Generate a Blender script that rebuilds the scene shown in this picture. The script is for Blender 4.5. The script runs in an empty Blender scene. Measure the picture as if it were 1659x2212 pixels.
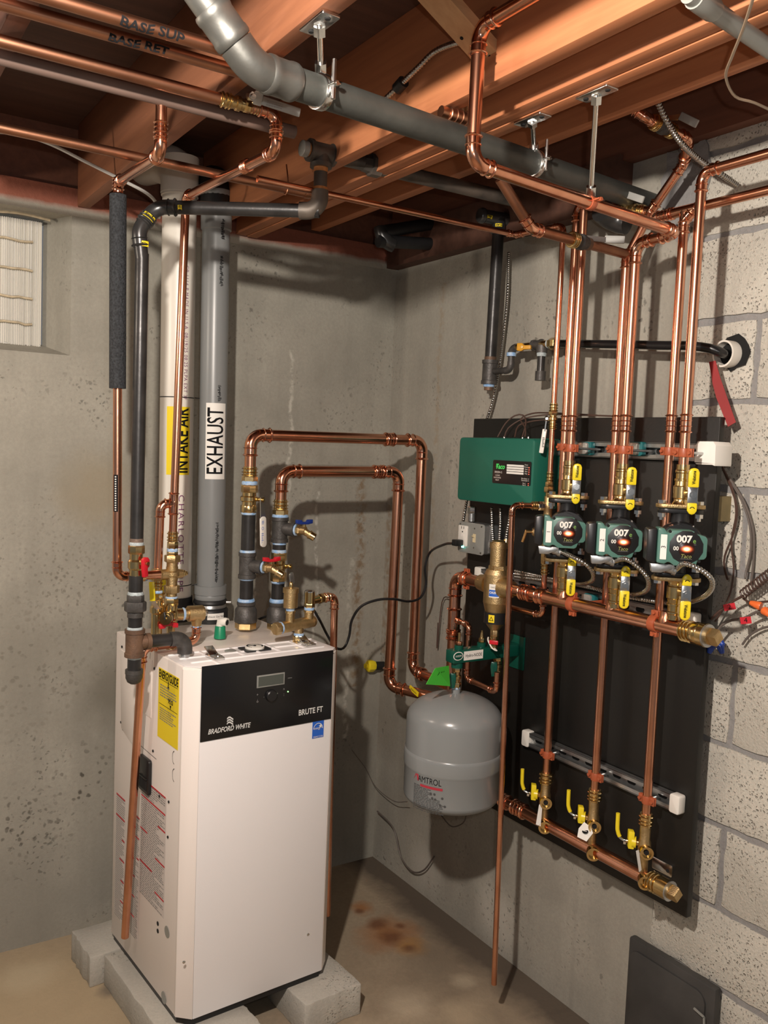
import bpy, bmesh, math, random
from mathutils import Vector as V, Matrix
random.seed(7)
C = bpy.context.scene.collection
SC = bpy.context.scene

# ---------------------------------------------------------------- camera
IW, IH = 1659.0, 2212.0
FPX = 1904.136
CAM = V((-1.85496, -2.83327, 1.62))
CR = V((0.83917078, -0.54239205, 0.04004078))      # camera right
CU = V((0.00637553, 0.08342772, 0.99649344))       # camera up
CW = V((0.54383063, 0.83597289, -0.07346815))      # view direction
cd = bpy.data.cameras.new('camera')
cam = bpy.data.objects.new('camera', cd); C.objects.link(cam)
cd.sensor_fit = 'VERTICAL'; cd.sensor_height = 36.0; cd.lens = FPX / IH * 36.0
cd.clip_start = 0.05
mw = Matrix.Identity(4)
for i in range(3):
    mw[i][0] = CR[i]; mw[i][1] = CU[i]; mw[i][2] = -CW[i]; mw[i][3] = CAM[i]
cam.matrix_world = mw
SC.camera = cam

# ---------------------------------------------------------------- world, lamps, exposure
w = bpy.data.worlds.new('world'); SC.world = w; w.use_nodes = True
w.node_tree.nodes['Background'].inputs[0].default_value = (0.92, 0.95, 1.0, 1)
w.node_tree.nodes['Background'].inputs[1].default_value = 0.065
def lamp(name, loc, power, col, rad):
    d = bpy.data.lights.new(name, 'POINT'); d.energy = power; d.color = col; d.shadow_soft_size = rad
    o = bpy.data.objects.new(name, d); C.objects.link(o); o.location = loc
    return o
lamp('ceiling_bulb_near', (-1.85, -2.20, 2.215), 72, (1.0, 0.90, 0.80), 0.028)
lamp('ceiling_bulb_far', (-2.25, -0.55, 2.08), 7, (1.0, 0.86, 0.70), 0.028)
lamp('camera_fill', (-1.80, -2.86, 1.68), 7, (1.0, 0.97, 0.95), 0.010)  # added weak fill beside the camera, no lamp of the room
SC.view_settings.view_transform = 'Standard'
SC.view_settings.look = 'None'
SC.view_settings.gamma = 1.0
SC.view_settings.use_curve_mapping = False
SC.view_settings.exposure = 1.2

# ---------------------------------------------------------------- measuring helpers: sight line to a known real plane
def ray(px, py):
    return CW + CR * ((px - IW / 2) / FPX) - CU * ((py - IH / 2) / FPX)
def H(px, py, P0, n):
    d = ray(px, py); n = V(n)
    return CAM + d * ((V(P0) - CAM).dot(n) / d.dot(n))
def R(px, py, off=0.0): return H(px, py, (-off, 0, 0), (1, 0, 0))      # plane parallel to the right wall
def L(px, py, off=0.0): return H(px, py, (0, -off, 0), (0, 1, 0))      # plane parallel to the left wall
def Z(px, py, z=0.0): return H(px, py, (0, 0, z), (0, 0, 1))           # level plane

def along(P, d, px=None, py=None):
    """the point on the line P + t*d that is seen in a given image column or row"""
    d0 = V(P) - CAM; d = V(d)
    if px is not None: k = (px - IW / 2) / FPX; t = -(d0.dot(CR) - k * d0.dot(CW)) / (d.dot(CR) - k * d.dot(CW))
    else: k = (py - IH / 2) / FPX; t = -(d0.dot(CU) + k * d0.dot(CW)) / (d.dot(CU) + k * d.dot(CW))
    return V(P) + d * t
def up(P, py): return along(P, (0, 0, 1), py=py)
def msize(P, npx): return npx * (V(P) - CAM).dot(CW) / FPX          # size of npx pixels at P

# ---------------------------------------------------------------- materials
MATS = {}
def mat(name, col, rough=0.5, metal=0.0, nscale=0, namt=0.0, bump=0.0, bscale=60, rvar=0.0, col2=None, emit=None, estr=0, coat=0.0, stretch=None, trans=0.0):
    m = bpy.data.materials.new(name); m.use_nodes = True
    nt = m.node_tree; N = nt.nodes; K = nt.links; b = N['Principled BSDF']
    b.inputs['Base Color'].default_value = (*col, 1); b.inputs['Roughness'].default_value = rough
    b.inputs['Metallic'].default_value = metal
    if coat: b.inputs['Coat Weight'].default_value = coat; b.inputs['Coat Roughness'].default_value = 0.12
    if trans: b.inputs['Transmission Weight'].default_value = trans
    if emit:
        b.inputs['Emission Color'].default_value = (*emit, 1); b.inputs['Emission Strength'].default_value = estr
    if nscale or bump:
        tc = N.new('ShaderNodeTexCoord'); src = tc.outputs['Object']
        if stretch:
            mp = N.new('ShaderNodeMapping'); mp.inputs['Scale'].default_value = stretch
            K.new(src, mp.inputs['Vector']); src = mp.outputs['Vector']
    if nscale:
        n = N.new('ShaderNodeTexNoise'); n.inputs['Scale'].default_value = nscale; n.inputs['Detail'].default_value = 5
        K.new(src, n.inputs['Vector'])
        cr = N.new('ShaderNodeValToRGB'); cr.color_ramp.elements[0].position = 0.32; cr.color_ramp.elements[1].position = 0.68
        c2 = col2 if col2 else tuple(c * (1 - namt) for c in col)
        cr.color_ramp.elements[0].color = (*c2, 1); cr.color_ramp.elements[1].color = (*col, 1)
        K.new(n.outputs['Fac'], cr.inputs['Fac']); K.new(cr.outputs['Color'], b.inputs['Base Color'])
        if rvar:
            mr = N.new('ShaderNodeMapRange'); mr.inputs[3].default_value = rough + rvar; mr.inputs[4].default_value = max(0.05, rough - rvar)
            K.new(n.outputs['Fac'], mr.inputs[0]); K.new(mr.outputs[0], b.inputs['Roughness'])
    if bump:
        n2 = N.new('ShaderNodeTexNoise'); n2.inputs['Scale'].default_value = bscale; n2.inputs['Detail'].default_value = 6
        K.new(src, n2.inputs['Vector'])
        bp = N.new('ShaderNodeBump'); bp.inputs['Strength'].default_value = bump; bp.inputs['Distance'].default_value = 0.004
        K.new(n2.outputs['Fac'], bp.inputs['Height']); K.new(bp.outputs['Normal'], b.inputs['Normal'])
    MATS[name] = m
    return m

def nodes_of(m): return m.node_tree.nodes, m.node_tree.links, m.node_tree.nodes['Principled BSDF']
def ramp(N, K, fac, stops):
    cr = N.new('ShaderNodeValToRGB'); e = cr.color_ramp.elements
    while len(e) < len(stops): e.new(0.5)
    for i, (p, c) in enumerate(stops):
        e[i].position = p; e[i].color = (*c, 1) if len(c) == 3 else c
    K.new(fac, cr.inputs['Fac']); return cr.outputs['Color']
def noise(N, K, src, scale, detail=5, rough=0.55):
    n = N.new('ShaderNodeTexNoise'); n.inputs['Scale'].default_value = scale; n.inputs['Detail'].default_value = detail
    n.inputs['Roughness'].default_value = rough; K.new(src, n.inputs['Vector']); return n.outputs['Fac']
def mix(N, K, fac, a, b, mode='MIX'):
    x = N.new('ShaderNodeMix'); x.data_type = 'RGBA'; x.blend_type = mode
    for k, s in ((0, fac), (6, a), (7, b)):
        if hasattr(s, 'is_linked'): K.new(s, x.inputs[k])
        elif isinstance(s, (int, float)): x.inputs[k].default_value = s
        else: x.inputs[k].default_value = (*s, 1)
    return x.outputs[2]
def mathn(N, K, op, a, b=0.0):
    x = N.new('ShaderNodeMath'); x.operation = op
    for k, s in ((0, a), (1, b)):
        if hasattr(s, 'is_linked'): K.new(s, x.inputs[k])
        else: x.inputs[k].default_value = s
    return x.outputs[0]
def spot(N, K, src, ctr, rad, wob=0.5):
    """0..1 mask: a ragged round patch about a point (object coordinates)"""
    d = N.new('ShaderNodeVectorMath'); d.operation = 'DISTANCE'; K.new(src, d.inputs[0]); d.inputs[1].default_value = ctr
    n = noise(N, K, src, 9.0 / max(rad, 0.05) * 0.12, 6)
    dd = mathn(N, K, 'ADD', d.outputs['Value'], mathn(N, K, 'MULTIPLY', mathn(N, K, 'SUBTRACT', n, 0.5), rad * wob * 2))
    mr = N.new('ShaderNodeMapRange'); mr.inputs[1].default_value = rad; mr.inputs[2].default_value = rad * 0.25
    K.new(dd, mr.inputs[0]); return mr.outputs[0]
def vor_spots(N, K, src, scale, lo, hi):
    nz = N.new('ShaderNodeTexNoise'); nz.inputs['Scale'].default_value = scale * 0.9; nz.inputs['Detail'].default_value = 3; K.new(src, nz.inputs['Vector'])
    sc = N.new('ShaderNodeVectorMath'); sc.operation = 'SCALE'; sc.inputs['Scale'].default_value = 0.9 / scale; K.new(nz.outputs['Color'], sc.inputs[0])
    wv = N.new('ShaderNodeVectorMath'); wv.operation = 'ADD'; K.new(src, wv.inputs[0]); K.new(sc.outputs[0], wv.inputs[1]); src = wv.outputs[0]
    v = N.new('ShaderNodeTexVoronoi'); v.inputs['Scale'].default_value = scale; K.new(src, v.inputs['Vector'])
    mr = N.new('ShaderNodeMapRange'); mr.inputs[1].default_value = hi; mr.inputs[2].default_value = lo
    K.new(v.outputs['Distance'], mr.inputs[0]); return mr.outputs[0]

def vline(N, K, src, axis, c0, wd, z0, z1):
    """ragged upright streak at coordinate c0 along x or y, between two heights"""
    sx = N.new('ShaderNodeSeparateXYZ'); K.new(src, sx.inputs[0])
    n = noise(N, K, src, 7.0, 4); n2 = noise(N, K, src, 38.0, 3)
    off = mathn(N, K, 'MULTIPLY', mathn(N, K, 'SUBTRACT', n, 0.5), 0.06)
    d = mathn(N, K, 'ABSOLUTE', mathn(N, K, 'SUBTRACT', mathn(N, K, 'ADD', sx.outputs[axis], off), c0))
    mr = N.new('ShaderNodeMapRange'); mr.inputs[1].default_value = wd; mr.inputs[2].default_value = wd * 0.2; K.new(d, mr.inputs[0])
    zz = mathn(N, K, 'MULTIPLY', mathn(N, K, 'GREATER_THAN', sx.outputs[2], z0), mathn(N, K, 'LESS_THAN', sx.outputs[2], z1))
    bk = ramp(N, K, n2, [(0.42, (0, 0, 0)), (0.58, (1, 1, 1))])
    return mathn(N, K, 'MULTIPLY', mathn(N, K, 'MULTIPLY', mr.outputs[0], zz), bk)
def concrete(name, light, dark, spots=(), streak=True, bump=0.35, pits=True, grit=90, lines=(), pitscale=(26, 60), pitall=False, edge=None):
    m = mat(name, light, 0.85); N, K, b = nodes_of(m)
    tc = N.new('ShaderNodeTexCoord'); src = tc.outputs['Object']
    base = ramp(N, K, noise(N, K, src, 2.2, 8, 0.62), [(0.3, dark), (0.7, light)])
    if streak:
        mp = N.new('ShaderNodeMapping'); mp.inputs['Scale'].default_value = (9, 9, 0.8); K.new(src, mp.inputs['Vector'])
        base = mix(N, K, mathn(N, K, 'MULTIPLY', ramp(N, K, noise(N, K, mp.outputs['Vector'], 1.0, 5), [(0.45, (0, 0, 0)), (0.72, (1, 1, 1))]), 0.30), base, tuple(c * 0.66 for c in dark))
    fine = noise(N, K, src, grit, 4, 0.7)
    base = mix(N, K, mathn(N, K, 'MULTIPLY', ramp(N, K, fine, [(0.40, (1, 1, 1)), (0.60, (0, 0, 0))]), 0.22), base, tuple(c * 0.5 for c in light))
    for sp in spots:
        ctr, rad, col, amt = sp[:4]; f = spot(N, K, src, ctr, rad)
        if len(sp) > 4: f = mathn(N, K, 'MULTIPLY', f, vor_spots(N, K, src, sp[4], 0.20, 0.33))
        base = mix(N, K, mathn(N, K, 'MULTIPLY', f, amt), base, col)
    for (axis, c0, wd, z0, z1, col, amt) in lines:
        base = mix(N, K, mathn(N, K, 'MULTIPLY', vline(N, K, src, axis, c0, wd, z0, z1), amt), base, col)
    if edge:
        axis, e0, e1, col, amt = edge
        sx = N.new('ShaderNodeSeparateXYZ'); K.new(src, sx.inputs[0])
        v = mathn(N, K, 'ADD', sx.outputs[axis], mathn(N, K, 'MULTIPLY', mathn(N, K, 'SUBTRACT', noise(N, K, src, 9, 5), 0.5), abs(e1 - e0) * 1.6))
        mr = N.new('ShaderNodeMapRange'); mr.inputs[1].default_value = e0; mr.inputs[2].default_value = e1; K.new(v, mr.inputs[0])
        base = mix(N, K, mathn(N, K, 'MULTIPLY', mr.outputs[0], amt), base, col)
    hgt = fine
    if pits:
        nz = N.new('ShaderNodeTexNoise'); nz.inputs['Scale'].default_value = 45; K.new(src, nz.inputs['Vector'])
        sc = N.new('ShaderNodeVectorMath'); sc.operation = 'SCALE'; sc.inputs['Scale'].default_value = 0.02; K.new(nz.outputs['Color'], sc.inputs[0])
        wv = N.new('ShaderNodeVectorMath'); wv.operation = 'ADD'; K.new(src, wv.inputs[0]); K.new(sc.outputs[0], wv.inputs[1])
        s1 = vor_spots(N, K, wv.outputs[0], pitscale[0], 0.10, 0.20)
        s2 = vor_spots(N, K, wv.outputs[0], pitscale[1], 0.14, 0.28)
        pit = mathn(N, K, 'MAXIMUM', s1, mathn(N, K, 'MULTIPLY', s2, 0.8))
        lo, hi = (0.36, 0.60) if pitall else (0.50, 0.66)
        pit = mathn(N, K, 'MULTIPLY', pit, ramp(N, K, noise(N, K, src, 4.3, 4), [(lo, (0, 0, 0)), (hi, (1, 1, 1))]))
        base = mix(N, K, mathn(N, K, 'MULTIPLY', pit, 0.30 if pitall else 0.7), base, tuple(c * 0.30 for c in dark))
        hgt = mathn(N, K, 'SUBTRACT', mathn(N, K, 'MULTIPLY', fine, 0.5), pit)
    K.new(base, b.inputs['Base Color'])
    bp = N.new('ShaderNodeBump'); bp.inputs['Strength'].default_value = bump; bp.inputs['Distance'].default_value = 0.006
    K.new(hgt, bp.inputs['Height']); K.new(bp.outputs['Normal'], b.inputs['Normal'])
    return m

def wood(name, col, col2, axis='y', rough=0.65):
    m = mat(name, col, rough); N, K, b = nodes_of(m)
    tc = N.new('ShaderNodeTexCoord'); src = tc.outputs['Object']
    mp = N.new('ShaderNodeMapping')
    mp.inputs['Scale'].default_value = {'y': (22, 1.2, 22), 'x': (1.2, 22, 22), 'z': (22, 22, 1.2)}[axis]
    K.new(src, mp.inputs['Vector'])
    f = noise(N, K, mp.outputs['Vector'], 1.6, 7, 0.6)
    c = ramp(N, K, f, [(0.3, col2), (0.62, col)])
    c = mix(N, K, mathn(N, K, 'MULTIPLY', noise(N, K, src, 5.0, 4), 0.45), c, tuple(x * 0.62 for x in col))
    K.new(c, b.inputs['Base Color'])
    bp = N.new('ShaderNodeBump'); bp.inputs['Strength'].default_value = 0.2; bp.inputs['Distance'].default_value = 0.003
    K.new(f, bp.inputs['Height']); K.new(bp.outputs['Normal'], b.inputs['Normal'])
    return m

COPPER = mat('copper', (0.80, 0.41, 0.27), 0.24, 1.0, 14, 0.3, 0.03, 40, 0.06, (0.64, 0.29, 0.175))
COPFIT = mat('copper_fitting', (0.84, 0.45, 0.30), 0.16, 1.0, 30, 0.2, 0.05, 60, 0.05, (0.68, 0.28, 0.17))
COPOLD = mat('copper_tarnished', (0.50, 0.24, 0.14), 0.38, 1.0, 9, 0.4, 0.05, 40, 0.1, (0.28, 0.13, 0.08))
COPDULL = mat('pipe_paint_old', (0.46, 0.25, 0.16), 0.5, 0.3, 6, 0.4, 0.06, 40, 0.1, (0.30, 0.16, 0.11))
BRASS = mat('brass', (0.75, 0.56, 0.28), 0.22, 1.0, 40, 0.2, 0.04, 90, 0.06, (0.60, 0.43, 0.19))
BRONZE = mat('cast_bronze', (0.64, 0.47, 0.25), 0.42, 1.0, 60, 0.25, 0.25, 320, 0.06, (0.50, 0.36, 0.17))
STEEL = mat('black_steel_pipe', (0.045, 0.043, 0.042), 0.36, 0.35, 20, 0.4, 0.08, 90, 0.1, (0.022, 0.021, 0.021))
IRON = mat('malleable_iron', (0.105, 0.10, 0.096), 0.5, 0.45, 40, 0.3, 0.22, 220, 0.08, (0.06, 0.056, 0.052))
IRONBROWN = mat('rusty_iron', (0.20, 0.115, 0.07), 0.55, 0.3, 25, 0.3, 0.25, 200, 0.08, (0.10, 0.06, 0.04))
IRONOLD = mat('old_gas_iron', (0.05, 0.046, 0.042), 0.5, 0.4, 9, 0.4, 0.2, 60, 0.1, (0.16, 0.13, 0.105))
CASTGREY = mat('cast_drain', (0.105, 0.11, 0.10), 0.5, 0.5, 7, 0.4, 0.15, 70, 0.1, (0.055, 0.057, 0.052))
GALV = mat('galvanised_steel', (0.52, 0.53, 0.53), 0.34, 0.9, 30, 0.25, 0.08, 90, 0.08, (0.36, 0.37, 0.37))
CHROME = mat('zinc_bright', (0.78, 0.78, 0.76), 0.2, 1.0, 40, 0.15, 0.03, 90, 0.05)
BX = mat('armored_cable_steel', (0.55, 0.54, 0.51), 0.26, 1.0, 60, 0.2, 0, 60, 0.06)
PVCW = mat('white_pvc', (0.80, 0.76, 0.68), 0.32, 0, 6, 0.05, 0, 60, 0.04)
PVCG = mat('grey_cpvc', (0.225, 0.235, 0.235), 0.33, 0, 6, 0.08, 0, 60, 0.04)
RUBBER = mat('black_rubber', (0.013, 0.013, 0.014), 0.5, 0, 30, 0.2, 0.05, 90)
PLASTB = mat('black_plastic', (0.012, 0.012, 0.013), 0.35)
CORD = mat('black_cord', (0.010, 0.010, 0.011), 0.28)
GAP = mat('dark_opening', (0.006, 0.006, 0.006), 0.9)
FOAM = mat('black_foam', (0.036, 0.040, 0.045), 0.85, 0, 190, 0.5, 0.9, 210, 0, (0.010, 0.011, 0.013))
ENAMEL = mat('boiler_enamel', (0.86, 0.79, 0.735), 0.38, 0, 3, 0.02, 0.03, 320)
ENAMELW = mat('boiler_front', (0.87, 0.845, 0.84), 0.40, 0, 3, 0.02, 0.03, 320)
PANELB = mat('gloss_black_panel', (0.009, 0.009, 0.010), 0.22)
BOARD = mat('black_board', (0.0095, 0.009, 0.008), 0.46, 0, 8, 0.25, 0.06, 150, 0.05)
YELLOW = mat('yellow_vinyl', (0.83, 0.66, 0.02), 0.32, 0, 30, 0.08, 0, 60)
YLABEL = mat('yellow_label', (0.86, 0.66, 0.015), 0.5)
RED = mat('red_plastic', (0.55, 0.012, 0.025), 0.35)
REDP = mat('red_tape_paint', (0.28, 0.004, 0.004), 0.65, 0, 12, 0.2)
BLUE = mat('blue_plastic', (0.008, 0.03, 0.20), 0.35)
BLUEL = mat('blue_print', (0.02, 0.12, 0.55), 0.5)
SEAL = mat('blue_sealant', (0.20, 0.40, 0.72), 0.45, 0, 70, 0.35, 0.4, 200, 0, (0.50, 0.62, 0.74))
SEALW = mat('white_sealant', (0.52, 0.60, 0.62), 0.5, 0, 80, 0.4, 0.5, 200)
TGREEN = mat('relay_green', (0.012, 0.125, 0.085), 0.42, 0, 3, 0.03, 0.08, 420)
PGREEN = mat('pump_green', (0.085, 0.20, 0.165), 0.38, 0, 8, 0.06, 0.05, 300)
DGREEN = mat('bracket_green', (0.004, 0.075, 0.05), 0.25, 0, 8, 0.1)
CGREEN = mat('cap_green', (0.006, 0.23, 0.11), 0.4)
NGREEN = mat('neon_green', (0.07, 0.55, 0.05), 0.5)
TANK = mat('tank_grey', (0.235, 0.25, 0.25), 0.24, 0, 5, 0.03, 0.015, 60, 0.02)
GREYP = mat('grey_paint', (0.27, 0.275, 0.255), 0.30, 0, 5, 0.04)
WHITE = mat('white_plastic', (0.80, 0.78, 0.72), 0.4)
PAPER = mat('paper_white', (0.82, 0.80, 0.75), 0.6)
INK = mat('black_ink', (0.008, 0.008, 0.009), 0.8); INK.node_tree.nodes['Principled BSDF'].inputs['Specular IOR Level'].default_value = 0.15
INKM = mat('mid_grey_ink', (0.06, 0.06, 0.06), 0.7)
INKG = mat('grey_ink', (0.25, 0.24, 0.23), 0.6)
INKP = mat('purple_ink', (0.20, 0.06, 0.15), 0.6)
SILVER = mat('silver_print', (0.66, 0.66, 0.64), 0.5)
IVORY = mat('ivory', (0.70, 0.60, 0.38), 0.4)
EPOXY = mat('copper_epoxy', (0.40, 0.095, 0.038), 0.42, 0.0, 30, 0.12)
ORANGE = mat('orange_plastic', (0.80, 0.16, 0.035), 0.35)
ORANGEV = mat('orange_handle', (0.62, 0.30, 0.02), 0.4)
WIREBR = mat('brown_wire', (0.075, 0.042, 0.032), 0.4)
WIREGY = mat('grey_wire', (0.12, 0.10, 0.088), 0.45)
OLDLUM = mat('weathered_lumber', (0.27, 0.21, 0.10), 0.7, 0, 20, 0.3)
CLEAR = mat('vinyl_tube', (0.50, 0.49, 0.46), 0.25)
LCD = mat('lcd_grey', (0.075, 0.085, 0.075), 0.3)
LEDG = mat('led_green', (0.1, 0.5, 0.1), 0.4, emit=(0.3, 1.0, 0.2), estr=3)
LEDT = mat('led_teal', (0.1, 0.5, 0.45), 0.4, emit=(0.25, 1.0, 0.85), estr=2.0)
LEDR = mat('led_red', (0.5, 0.02, 0.02), 0.4, emit=(1.0, 0.12, 0.06), estr=1.2)
PINKOLD = mat('old_painted_pipe', (0.155, 0.10, 0.08), 0.65, 0, 7, 0.3, 0.1, 60)
SLATE = mat('dark_slate_sheet', (0.060, 0.058, 0.055), 0.5, 0, 7, 0.35, 0.15, 60, 0, (0.035, 0.034, 0.033))
MORTAR = concrete('mortar', (0.30, 0.292, 0.285), (0.23, 0.225, 0.22), streak=False, bump=0.5, pits=False)
BLOCK = concrete('block_face', (0.64, 0.61, 0.53), (0.48, 0.455, 0.395), streak=False, bump=1.0, pits=True, grit=150, pitscale=(55, 120), pitall=True)
CINDER = concrete('cinder_block', (0.56, 0.53, 0.46), (0.36, 0.345, 0.31), streak=False, bump=0.6, pits=True, grit=120, pitscale=(50, 120))
def lx_(px, py): return L(px, py).x
DULLGALV = mat('dull_galvanised', (0.20, 0.20, 0.185), 0.45, 0.8, 12, 0.35, 0.1, 60, 0.08, (0.11, 0.11, 0.10))
CONC_L = concrete('poured_concrete_left', (0.42, 0.40, 0.34), (0.265, 0.252, 0.212),
    spots=[((-1.28, 0.0, 0.15), 0.35, (0.22, 0.21, 0.18), 0.6), ((-1.02, 0.0, 0.8), 0.16, (0.17, 0.155, 0.12), 0.7), ((-1.35, 0.0, 0.95), 0.22, (0.24, 0.225, 0.185), 0.5), ((-1.115, 0.0, 0.50), 0.15, (0.075, 0.066, 0.052), 0.9, 42), ((-1.30, 0.0, 0.40), 0.16, (0.075, 0.066, 0.052), 0.8, 40), ((-1.19, 0.0, 1.15), 0.22, (0.13, 0.115, 0.09), 0.5, 60), ((-1.3, 0.0, 0.9), 0.3, (0.13, 0.115, 0.09), 0.4, 40),
           ((-1.10, 0.0, 1.45), 0.16, (0.30, 0.25, 0.165), 0.6), ((-0.25, 0, 0.35), 0.4, (0.15, 0.14, 0.12), 0.7)],
    lines=[(0, -0.425, .010, 0.9, 1.95, (.60, .575, .50), .7), (0, -0.30, .008, 0.7, 1.45, (.62, .60, .54), .6), (0, -0.55, .006, 1.0, 1.5, (.60, .58, .5), .5), (0, -0.115, .028, 0.7, 1.5, (.20, .125, .06), .75), (0, -0.15, .014, 0.5, 1.2, (.58, .55, .48), .5)])
CONC_R = concrete('poured_concrete_right', (0.425, 0.40, 0.34), (0.28, 0.265, 0.225),
    spots=[((0, -0.02, 0.55), 0.18, (0.20, 0.17, 0.13), 0.5), ((0, -0.75, 0.12), 0.14, (0.58, 0.55, 0.48), 0.6), ((0, -0.35, 0.10), 0.12, (0.55, 0.52, 0.46), 0.5)],
    lines=[(1, -0.30, .020, 1.0, 2.2, (.30, .23, .15), .5), (1, -0.02, .03, 0.7, 1.4, (.24, .16, .09), .6)])
def zf(px, py): q = Z(px, py, 0.0); return (q.x, q.y, 0)
RUST = (0.34, 0.13, 0.03); RUSTD = (0.16, 0.065, 0.028)
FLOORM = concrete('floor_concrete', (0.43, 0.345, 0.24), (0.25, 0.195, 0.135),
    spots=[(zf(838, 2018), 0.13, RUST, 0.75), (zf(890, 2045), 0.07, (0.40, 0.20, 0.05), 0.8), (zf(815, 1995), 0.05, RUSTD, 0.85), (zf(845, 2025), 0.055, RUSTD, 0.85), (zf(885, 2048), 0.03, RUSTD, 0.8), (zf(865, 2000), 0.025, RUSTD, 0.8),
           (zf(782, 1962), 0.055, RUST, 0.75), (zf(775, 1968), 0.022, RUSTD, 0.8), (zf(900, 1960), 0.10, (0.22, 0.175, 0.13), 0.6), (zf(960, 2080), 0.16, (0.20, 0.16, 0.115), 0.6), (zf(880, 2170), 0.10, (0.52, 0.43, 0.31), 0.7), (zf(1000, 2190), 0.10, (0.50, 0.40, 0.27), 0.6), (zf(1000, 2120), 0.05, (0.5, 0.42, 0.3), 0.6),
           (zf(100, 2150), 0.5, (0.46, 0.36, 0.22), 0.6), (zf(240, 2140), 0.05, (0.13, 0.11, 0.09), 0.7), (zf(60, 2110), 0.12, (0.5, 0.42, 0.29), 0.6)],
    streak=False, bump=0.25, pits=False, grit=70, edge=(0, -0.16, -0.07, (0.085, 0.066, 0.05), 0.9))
JOIST = wood('joist_wood', (0.56, 0.215, 0.09), (0.38, 0.13, 0.055))
JOIST_SHADE = wood('joist_wood_shaded', (0.34, 0.13, 0.06), (0.22, 0.08, 0.038))  # joist wood with the shade of the ceiling bay put into its colour
TAGGREY = mat('lever_label_grey', (0.34, 0.34, 0.32), 0.5)
RIM = wood('rim_wood', (0.20, 0.075, 0.042), (0.125, 0.046, 0.027), 'y')
SILL = concrete('red_sill_paint', (0.30, 0.095, 0.055), (0.20, 0.066, 0.042), streak=False, bump=0.5, pits=False, grit=60, edge=(2, 2.315, 2.298, (0.42, 0.40, 0.34), 0.95))
DECK = wood('subfloor_wood', (0.115, 0.05, 0.032), (0.07, 0.031, 0.021), 'x')
LUMBER = wood('new_lumber', (0.62, 0.37, 0.19), (0.48, 0.26, 0.12), 'x')

# ---------------------------------------------------------------- mesh building
UP = V((0, 0, 1))
def frame(n, up=UP):
    n = V(n).normalized(); r = V(up).cross(n)
    if r.length < 1e-5: r = V((1, 0, 0)).cross(n)
    r.normalize(); return (r, n.cross(r), n)
FR = frame((-1, 0, 0)); FL = frame((0, -1, 0)); FT = (V((1, 0, 0)), V((0, 1, 0)), UP)
def perp(a):
    a = V(a).normalized(); t = V((0, 0, 1)) if abs(a.z) < 0.9 else V((0, -1, 0))
    x = t.cross(a).normalized(); return x, a.cross(x), a
class MB:
    def __init__(s): s.v = []; s.f = []
    def add(s, vs, fs):
        o = len(s.v); s.v += [V(x) for x in vs]; s.f += [tuple(i + o for i in f) for f in fs]; return s
    def rings(s, rings, cap=True, closed=False):
        n = len(rings[0]); vs = [p for r in rings for p in r]; fs = []
        m = len(rings)
        for i in range(m if closed else m - 1):
            j = (i + 1) % m
            for k in range(n):
                fs.append((i * n + k, i * n + (k + 1) % n, j * n + (k + 1) % n, j * n + k))
        if cap and not closed:
            fs.append(tuple(range(n - 1, -1, -1))); fs.append(tuple((m - 1) * n + k for k in range(n)))
        return s.add(vs, fs)
    def lathe(s, o, axis, prof, n=20, cap=True, x=None):
        X, Y, A = perp(axis); o = V(o)
        if x is not None: X = V(x).normalized(); Y = A.cross(X)
        st = math.pi / n if n <= 8 else 0
        return s.rings([[o + A * h + (X * math.cos(st + 2 * math.pi * k / n) + Y * math.sin(st + 2 * math.pi * k / n)) * max(r, 1e-5) for k in range(n)] for h, r in prof], cap)
    def cyl(s, a, b, r, n=20, r2=None):
        a = V(a); b = V(b); return s.lathe(a, b - a, [(0, r), ((b - a).length, r if r2 is None else r2)], n)
    def tube(s, pts, r, n=12, cap=True):
        pts = [V(p) for p in pts]; m = len(pts); rs = r if isinstance(r, (list, tuple)) else [r] * m
        T = [(pts[min(i + 1, m - 1)] - pts[max(i - 1, 0)]).normalized() for i in range(m)]
        X, Y, _ = perp(T[0]); R_ = []
        for i in range(m):
            X = (X - T[i] * X.dot(T[i])).normalized(); Y = T[i].cross(X)
            R_.append([pts[i] + (X * math.cos(2 * math.pi * k / n) + Y * math.sin(2 * math.pi * k / n)) * rs[i] for k in range(n)])
        return s.rings(R_, cap)
    def box(s, c, size, fr=FT):
        c = V(c); r, u, n = fr; a, b, d = (x / 2 for x in size)
        vs = [c + r * (a * i) + u * (b * j) + n * (d * k) for k in (-1, 1) for j in (-1, 1) for i in (-1, 1)]
        return s.add(vs, [(0, 2, 3, 1), (4, 5, 7, 6), (0, 1, 5, 4), (2, 6, 7, 3), (0, 4, 6, 2), (1, 3, 7, 5)])
    def bar(s, a, b, wid, thk, side=UP):
        a = V(a); b = V(b); d = (b - a).normalized(); sd = V(side); sd = (sd - d * sd.dot(d)).normalized()
        return s.box((a + b) / 2, ((b - a).length, wid, thk), (d, sd, d.cross(sd)))
    def prism(s, poly, o, fr, d0, d1):
        o = V(o); r, u, n = fr; k = len(poly)
        vs = [o + r * x + u * y + n * d for d in (d0, d1) for x, y in poly]
        return s.add(vs, [tuple(range(k - 1, -1, -1)), tuple(range(k, 2 * k))] + [(i, (i + 1) % k, k + (i + 1) % k, k + i) for i in range(k)])
def rrect(w_, h_, r, seg=4, cx=0, cy=0):
    P = []
    for (sx, sy, a0) in ((1, 1, 0), (-1, 1, 90), (-1, -1, 180), (1, -1, 270)):
        for k in range(seg + 1):
            a = math.radians(a0 + 90 * k / seg)
            P.append((cx + sx * (w_ / 2 - r) + r * math.cos(a), cy + sy * (h_ / 2 - r) + r * math.sin(a)))
    return P
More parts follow.
